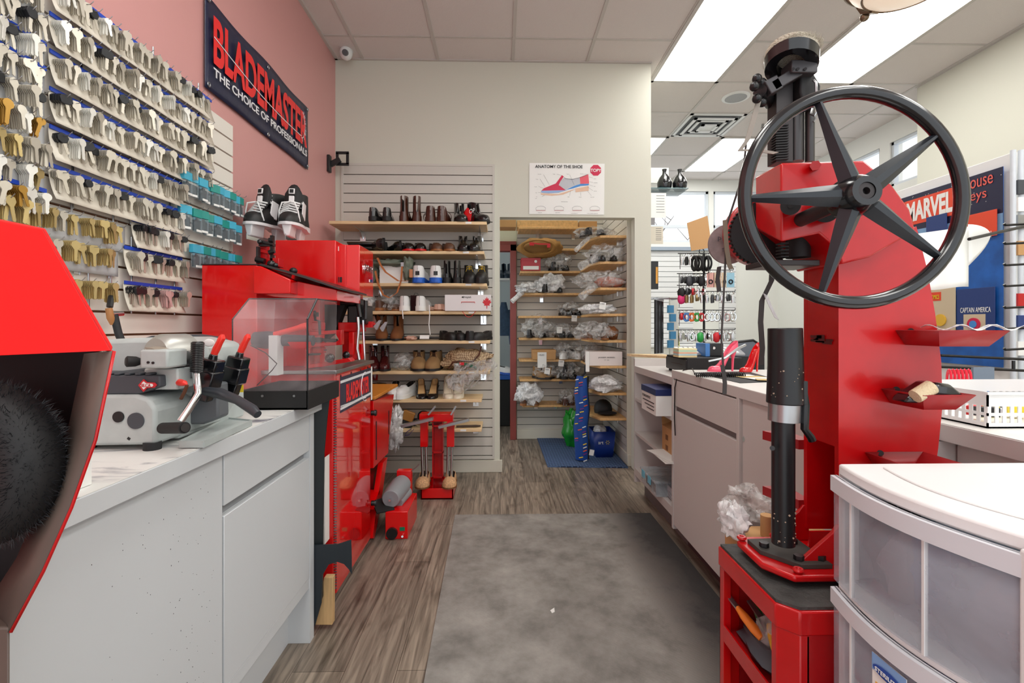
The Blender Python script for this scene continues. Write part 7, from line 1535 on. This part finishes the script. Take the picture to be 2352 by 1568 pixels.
# ================================================================ white drawer tower in the foreground
def arc(off, y0=.52, y1=.835, n=16, inset=0):
    """bowed front edge (x as function of y); the front faces the aisle"""
    pts = []
    for k in range(n+1):
        s = k/n; y = lerp(y1-inset, y0+inset, s); x = .604+off+.02*s; bow = .030*math.sin(PI*s)
        pts.append(V(x-bow, y, 0))
    return pts
t = thing('drawer_tower', 'white plastic drawer tower with bowed milky drawers beside the red press cabinet', 'drawer unit', (.80, .68, 0))
milk = clear('milky drawer plastic', (196, 202, 214), scale=2.5, lo=.26, hi=.44, rough=.25)
ZT_ = .952
def pr2(pts, z0, z1, nm, m_, xb=1.0, **k):
    pl = pts+[V(xb, pts[-1].y, 0), V(xb, pts[0].y, 0)]; return MB().prism([V(p.x, p.y, z0) for p in pl], (0, 0, z1-z0)).build(nm, m_, t, **k)
pr2(arc(-.006), ZT_-.020, ZT_, 'top_panel', wht, bevel=.004)
pr2(arc(.05, inset=.03), ZT_-.0005, ZT_+.003, 'raised_panel', wht, xb=.98, bevel=.002)
for i, (za, zb_) in enumerate(((.748, .932), (.560, .735), (.372, .547), (.184, .359))):
    a_ = arc(-.012); b3 = arc(-.012, inset=.004); fr = MB()
    o_ = [V(p.x, p.y, 0) for p in a_]
    q = MB(); n_ = len(o_); vs = [V(p.x, p.y, za) for p in o_]+[V(p.x, p.y, zb_) for p in o_]; q.add(vs, [(k, k+1, n_+k+1, n_+k) for k in range(n_-1)]); d_ = q.build('drawer', milk, t, solid=.003)
    q = MB(); q.box(.62, .95, .526, .530, za, zb_-.02).box(.62, .95, .826, .830, za, zb_-.02).box(.62, .95, .526, .830, za-.001, za+.003); q.build('drawer_walls', milk, d_)
    rim = MB()
    for k in range(n_-1): pass
    rg = [[V(p.x-.008, p.y, zb_-.026), V(p.x+.004, p.y, zb_-.026), V(p.x+.004, p.y, zb_), V(p.x-.008, p.y, zb_)] for p in o_]; rim.rings(rg); rim.build('drawer_rim', mat('cloudy white rim', (216, 219, 224), .35), d_)
    for s_ in (3, 10): p = o_[s_]; MB().box(p.x-.003, p.x+.003, p.y-.002, p.y+.002, za, zb_-.02).build('drawer_rib', wht, d_)
    pr2(arc(-.006), za-.014, za-.003, 'frame_rail', wht, bevel=.002)
    R.seed(40+i)
    for k in range(11):
        c_ = [(56, 62, 84), (90, 110, 130), (40, 60, 110), (110, 90, 90), (40, 40, 44), (120, 130, 140)][R.randrange(6)]; h = R.uniform(.08, .14)
        m2 = MB(); m2.ell((R.uniform(.655, .74), R.uniform(.56, .80), za+h*.5+.002), (R.uniform(.03, .06), R.uniform(.03, .05), h*.5), jit=.3, seed=k); ob_ = m2.build('stored_bundle', mat('stored%d%d%d' % c_, c_, .7)); tag(ob_, 'dim bundle seen through the milky front of the %s drawer' % ['top', 'second', 'third', 'lowest'][i], 'bundle', 'bundles inside the %s milky drawer' % ['top', 'second', 'third', 'lowest'][i])
MB().box(.598, .625, .505, .540, 0, ZT_-.012).build('corner_post', wht, t, bevel=.004); MB().box(.60, .63, .824, .838, 0, ZT_-.012).build('corner_post', wht, t, bevel=.003)
MB().box(.63, 1.0, .832, .838, 0, ZT_-.012).build('side_panel', wht, t); MB().box(.98, 1.0, .51, .838, 0, ZT_-.012).build('back_panel', wht, t); MB().box(.60, 1.0, .51, .838, 0, .17).build('base', wht, t)
# label on second drawer
a_ = arc(-.0165); p0, p1 = a_[6], a_[9]; up = Z; rt = (p1-p0).normalized(); q = MB(); z0, z1 = .60, .700
q.prism([V(p0.x, p0.y, z0), V(p1.x, p1.y, z0), V(p1.x, p1.y, z1), V(p0.x, p0.y, z1)], (-.001, 0, 0)); o = q.build('product_label', paper, t); 
q = MB(); q.prism([V(p0.x-.001, p0.y, .675), V(p1.x-.001, p1.y, .675), V(p1.x-.001, p1.y, .70), V(p0.x-.001, p0.y, .70)], (-.0006, 0, 0)); q.build('blue_band', mat('label sky', (130, 170, 220), .5), o)
q = MB(); q.prism([lerp(p0, p1, .12)+V(-.0015, 0, .60), lerp(p0, p1, .9)+V(-.0015, 0, .60), lerp(p0, p1, .9)+V(-.0015, 0, .660), lerp(p0, p1, .12)+V(-.0015, 0, .660)], (-.0006, 0, 0)); q.build('label_picture', mat('label orange', (230, 170, 60), .5), o)
q = MB(); q.prism([lerp(p0, p1, .5)+V(-.003, 0, .682)+rt*.026*math.cos(a)+Z*.008*math.sin(a) for a in [2*PI*k/20 for k in range(20)]], (-.0004, 0, 0)); q.build('logo_oval', mat('logo blue', (30, 70, 160), .4), o)
text('logo_lettering', 'STERILITE', .01, lerp(p0, p1, .5)+V(-.0045, 0, .679)-rt*.020, rt, Z, paper, o, w=.040, h=.006)
# ================================================================ poster display, racks and basket on the right
XP = 2.60
t = thing('display_board', 'tall white display board standing right of the press behind the comic key poster', 'board', (XP+.03, 2.7, .9))
a, b_ = PX(2330, 348, XP+.02), PX(2040, 350, XP+.02); MB().box(XP+.02, XP+.05, a.y, b_.y, .0, a.z).build('board', wht, t, bevel=.003)
t = thing('comic_poster', 'blue and navy poster reading MARVEL House Keys on the white display board', 'poster', (XP, 2.7, 1.0))
c0, c1 = PX(2304, 382, XP), PX(2304, 844, XP); yl_ = PX(2070, 450, XP).y
zt4, zb4 = c0.z, c1.z
pbm = mat('poster deep blue', (30, 92, 172), .35, var=.25, vscale=9); 
MB().box(XP, XP+.003, c0.y, yl_, zb4, zt4).build('sheet', pbm, t); MB().box(XP-.001, XP, c0.y, yl_, zt4-.26, zt4).build('night_band', mat('poster night', (30, 30, 62), .35), t)
MB().prism([(XP-.002, c0.y, zt4-.34), (XP-.002, yl_, zt4-.30), (XP-.002, yl_, zt4-.22), (XP-.002, c0.y, zt4-.24)], (.001, 0, 0)).build('pale_arc', mat('poster haze', (120, 160, 200), .4), t)
R.seed(3); q = MB()
for k in range(40): q.ob((XP-.002, R.uniform(c0.y, yl_), R.uniform(zt4-.2, zt4-.01)), (.001, .003, .003))
q.build('star_specks', paper, t, smooth=0)
yl2, yr2 = PX(2078, 0, XP).y, PX(2197, 0, XP).y; ztb, zbb = PX(2197, 428, XP).z, PX(2197, 492, XP).z
MB().box(XP-.003, XP-.001, yr2, yl2, zbb, ztb).build('red_box', mat('comic red', (226, 74, 44), .4), t)
text('headline', 'MARVEL', .1, (XP-.004, yl2-.02, zbb+.02), -Y, Z, paper, t, w=yl2-yr2-.04, h=ztb-zbb-.035, bold=.004)
ph = PX(2212, 440, XP); salm = mat('poster salmon', (226, 96, 84), .4); he = PX(2282, 440, XP)
for s_, v, vs, m_, d in (('House', 440, 1, salm, .0035), ('Keys', 474, .8, salm, .0035)):
    z = PX(2212, v, XP).z; text('subtitle', s_, .1, (XP-d, ph.y, z), -Y, Z, m_, t, w=(ph.y-he.y)*vs, h=.07, bold=0)
for (u0, v0, u1, v1, m_, lb_) in ((2128, 500, 2175, 540, mat('card navy', (36, 60, 120), .4), 'navy'), (2215, 497, 2290, 540, mat('comic red', (226, 74, 44)), 'red'), (2132, 664, 2195, 760, mat('card cream', (206, 190, 160), .5), 'cream'), (2198, 665, 2286, 775, mat('card navy', (36, 60, 120)), 'navy hero')):
    a, b_ = PX(u0, v0, XP-.01), PX(u1, v1, XP-.01); MB().box(XP-.012, XP-.008, b_.y, a.y, b_.z, a.z).build('hanging_card', m_, t, bevel=.001)
a, b_ = PX(2205, 700, XP-.016), PX(2275, 725, XP-.016); text('card_lettering', 'CAPTAIN AMERICA', .03, (XP-.014, a.y, b_.z+.02), -Y, Z, paper, t, w=a.y-b_.y, h=.028)
a, b_ = PX(2134, 672, XP-.016), PX(2160, 690, XP-.016); MB().box(XP-.0135, XP-.012, b_.y, a.y, b_.z, a.z).build('red_box', MC['comic red'], t); text('card_lettering', 'COMICS', .03, (XP-.0145, a.y-.005, b_.z+.01), -Y, Z, mat('print yellow', (226, 206, 40)), t, w=(a.y-b_.y)*.8, h=.025)
a, b_ = PX(2212, 722, XP-.016), PX(2262, 768, XP-.016); MB().box(XP-.0135, XP-.012, b_.y, a.y, b_.z, a.z).build('card_window', MC['card cream'], t)
c = (a+b_)/2; MB().cyl((XP-.02, c.y, c.z), (XP-.013, c.y, c.z), .035, n=24).build('round_key_print', MC['poster red'], t); MB().cyl((XP-.022, c.y, c.z), (XP-.019, c.y, c.z), .02, n=24).build('round_key_print', pb, t)
a = PX(2160, 735, XP-.016); MB().cyl((XP-.02, a.y, a.z), (XP-.013, a.y, a.z), .035, n=20).build('oval_key_print', yl, t)
# white paper towel
q = MB(); 
def tw(u, v):
    uu = lerp(2096, 2224, u); vv = lerp(538-18*u, 662+4*math.sin(u*5), v); return PY(uu, vv, 1.75+.02*math.sin(u*6))
q.grid(tw, 12, 10); tw2 = lambda u, v: PY(lerp(2224, 2276, math.sin(u*PI/2)), lerp(515+30*u*u, 610-80*u, v), 1.75+.12*u)
q.grid(tw2, 8, 8); t = thing('white_cloth', 'white paper cloth draped over a black rod before the comic poster', 'cloth', PY(2190, 665, 1.75)); q.build('cloth', paper, t, solid=.002)
# black wire rack
t = thing('wire_rack', 'black wire display rack with long prongs at the right edge', 'rack', PY(2330, 860, 1.9))
q = MB(); q.tube([PY(2226, 549, 1.7), PY(2290, 534, 1.8), PY(2420, 505, 1.95)], .006, 8); q.build('long_prong', blk, t)
for k, v in enumerate((517, 560, 609, 657, 707, 755, 803)): q = MB(); q.tube([PY(2306, v-4, 1.9), PY(2309, v, 1.9), PY(2420, v-6, 1.9)], .005, 6); q.build('prong', blk, t)
for v in (822, 848): q = MB(); q.tube([PY(2160, v-6, 1.9), PY(2420, v+6, 1.9)], .006, 6); q.build('bottom_rail', blk, t)
q = MB(); q.tube([PY(2328, 828, 1.9), PY(2328, 852, 1.9)], .006, 6); q.tube([PY(2425, 480, 1.95), PY(2425, 900, 1.9)], .01, 6); q.build('upright', blk, t)
t = thing('glass_cabinet', 'aluminium framed cabinet of hanging goods at the right edge', 'cabinet', PY(2340, 900, 2.3))
for u in (2327, 2345): q = MB(); q.cyl(PY(u, 345, 2.35), PY(u, 900, 2.35), .012, n=12); q.build('post', mat('window aluminium', (206, 212, 218)), t)
MB().box(PY(2330, 0, 2.4).x, PY(2420, 0, 2.4).x, 2.5, 2.52, .9, 2.05).build('back_panel', wht, t); MB().box(PY(2330, 0, 2.4).x, PY(2420, 0, 2.4).x, 2.36, 2.5, PY(0, 398, 2.4).z, PY(0, 380, 2.4).z).build('top_rail', MC['window aluminium'], t)
R.seed(19)
for k, v in enumerate((430, 470, 510, 570, 690, 740, 800)): tag(MB().ob(PY(2345, v, 2.34), (.05, .02, .07)).build('packet', [greyd, paper, steel, kraft, redd, mat('card navy', (36, 60, 120)), paper][k]), ['topmost dark', 'upper white', 'silver', 'tan', 'red', 'navy', 'lowest white'][k]+' packet in the column at the right edge cabinet', 'packet', 'packets in the right edge cabinet')
for k in range(6):
    p = PY(2180+k*9, 850, 1.7); q = MB(); q.torus(p+V(0, 0, -.035), (1, -.4, 0), .016, .004, 16, 6)
    for j in range(len(q.v)): q.v[j].z = p.z-.035+(q.v[j].z-p.z+.035)*2.1
    tag(q.build('snap_hook', mat('carabiner red', (222, 34, 60), .3)), 'red snap hook in the cluster under the bottom rail of the wire rack', 'snap hook', 'cluster of red snap hooks')
for k in range(5): p = PY(2243+k*8, 892, 1.8); tag(MB().cyl(p+V(0, 0, -.02), p+V(0, 0, .02), .0075, n=12).build('battery', [blk, MC['terminal blue']][k % 2]), ['leftmost', 'second', 'middle', 'fourth', 'rightmost'][k]+' small battery in the row behind the white basket', 'battery', 'row of small batteries')
tag(MB().box(PY(2236, 0, 1.86).x, PY(2284, 0, 1.86).x, 1.86, 1.87, PY(0, 905, 1.86).z, PY(0, 848, 1.86).z).build('battery_card', mat('grey blue card', (120, 134, 150), .5)), 'grey blue card of battery packs under the comic poster', 'card')
basket('large white lattice basket of small coloured parts on the right counter', V(1.385, 1.22, zt1), .50, .26, .085, wht)
R.seed(23)
for k in range(16):
    c_ = [(30, 60, 170), (220, 40, 40), (240, 220, 60), (40, 40, 44), (230, 120, 40)][k % 5]; x, y = R.uniform(1.17, 1.60), R.uniform(1.12, 1.31)
    tag(MB().ob((x, y, zt1+.006+R.uniform(.012, .03)), (.04, .025, .022), rz=R.uniform(-1, 1)).build('small_part', mat('part%d%d%d' % c_, c_, .4)), '%s small part inside the large white lattice basket' % ['blue', 'red', 'yellow', 'black', 'orange'][k % 5], 'part', '%s parts in the white lattice basket' % ['blue', 'red', 'yellow', 'black', 'orange'][k % 5])
t = thing('far_counter', 'white counter section below the basket facing the aisle', 'counter', (1.5, .9, 0)); MB().box(1.125, 1.85, .62, 1.155, .001, zt-.046).build('body', lamr, t, bevel=.002)
# ================================================================ hanging glass bowl lamp
p = PY(2086, -62, 1.62); t = thing('pendant_lamp', 'frosted bowl pendant lamp with bronze finial, cut by the top edge', 'lamp', p)
bz_ = mat('brushed bronze nickel', (130, 112, 92), .3, metal=.8); gb = mat('frosted cream glass', (250, 232, 210), .35, emit=.35)
MB().lathe(p, [(0, -.085), (.06, -.078), (.12, -.055), (.165, -.02), (.185, .02), (.18, .022), (.155, -.01), (.11, -.045), (0, -.07)], 40).build('glass_bowl', gb, t, smooth=60)
MB().torus(p+V(0, 0, .005), Z, .183, .007, 48, 8).build('bronze_ring', bz_, t); MB().torus(p+V(0, 0, -.05), Z, .13, .004, 48, 8).build('bronze_ring', bz_, t)
for k in range(3):
    a = -.35+k*2*PI/3; d = V(math.cos(a), math.sin(a), 0); q = MB(); q.band([p+d*.12+V(0, 0, -.058), p+d*.165+V(0, 0, -.035), p+d*.19+V(0, 0, .01), p+d*.03+V(0, 0, .35)], (-.03*math.sin(a), .03*math.cos(a), 0), .004); q.build('bronze_arm', bz_, t)
    MB().ell(p+d*.165+V(0, 0, -.05), (.016, .016, .014)).build('finial_ball', bz_, t)
MB().cyl(p+V(0, 0, .34), V(p.x, p.y, ZC), .008).build('rod', bz_, t); MB().cyl(V(p.x, p.y, ZC-.03), V(p.x, p.y, ZC), .06).build('canopy', bz_, t)

# ---------------------------------------------------------------- pieces that belong to a part go one level deeper
SUBP = dict(logo_lettering='logo_panel', logo_stripe='logo_panel', logo_swoosh='logo_panel', piano_hinge='door', door_knob='door', badge_letters='badge', badge_border='badge', lace_bow='upper', lace='upper',
 heel_patch='upper', heel='sole', buckle='strap', lock='door', end_cap='bar_handle', media_slot='drawer_front', ticket_number='paper_ticket', octagon_lettering='octagon', lens='housing', mount_plate='arm',
 finial_ball='bronze_arm', fleece_fringe='fleece_pad', bristles='brush_core', dirt_specks='door', grommet='vinyl_sheet', swoosh='vinyl_sheet', handle_slot='box_body', cord_handle='box_body', maple_leaf='box_body', card_lettering='hanging_card',
 badge='header_card', packed_key='blister', wheel_spokes='wheel_rim', side_hole='body', round_plug='body', paint_chip='body', bracket_bolt='upper_bracket', tray_bolt='side_tray', switch='base', dial='base', toggle='base', finger_rail='drawer', latch='box_body')
for root in [o for o in bpy.data.objects if o.parent is None and o.get('category') and o.get('category') != 'skate']:
    kids = list(root.children)
    for ch in kids:
        tgt = SUBP.get(ch.name.split('.')[0])
        if not tgt: continue
        c2 = [k for k in kids if k.name.split('.')[0] == tgt and k is not ch and not k.modifiers.get('x')]
        if c2 and not (ch.name.startswith('badge') and tgt == 'header_card' and not c2): ch.parent = c2[0]
for o in bpy.data.objects:
    for k in ('_o', '_w'):
        if k in o: del o[k]
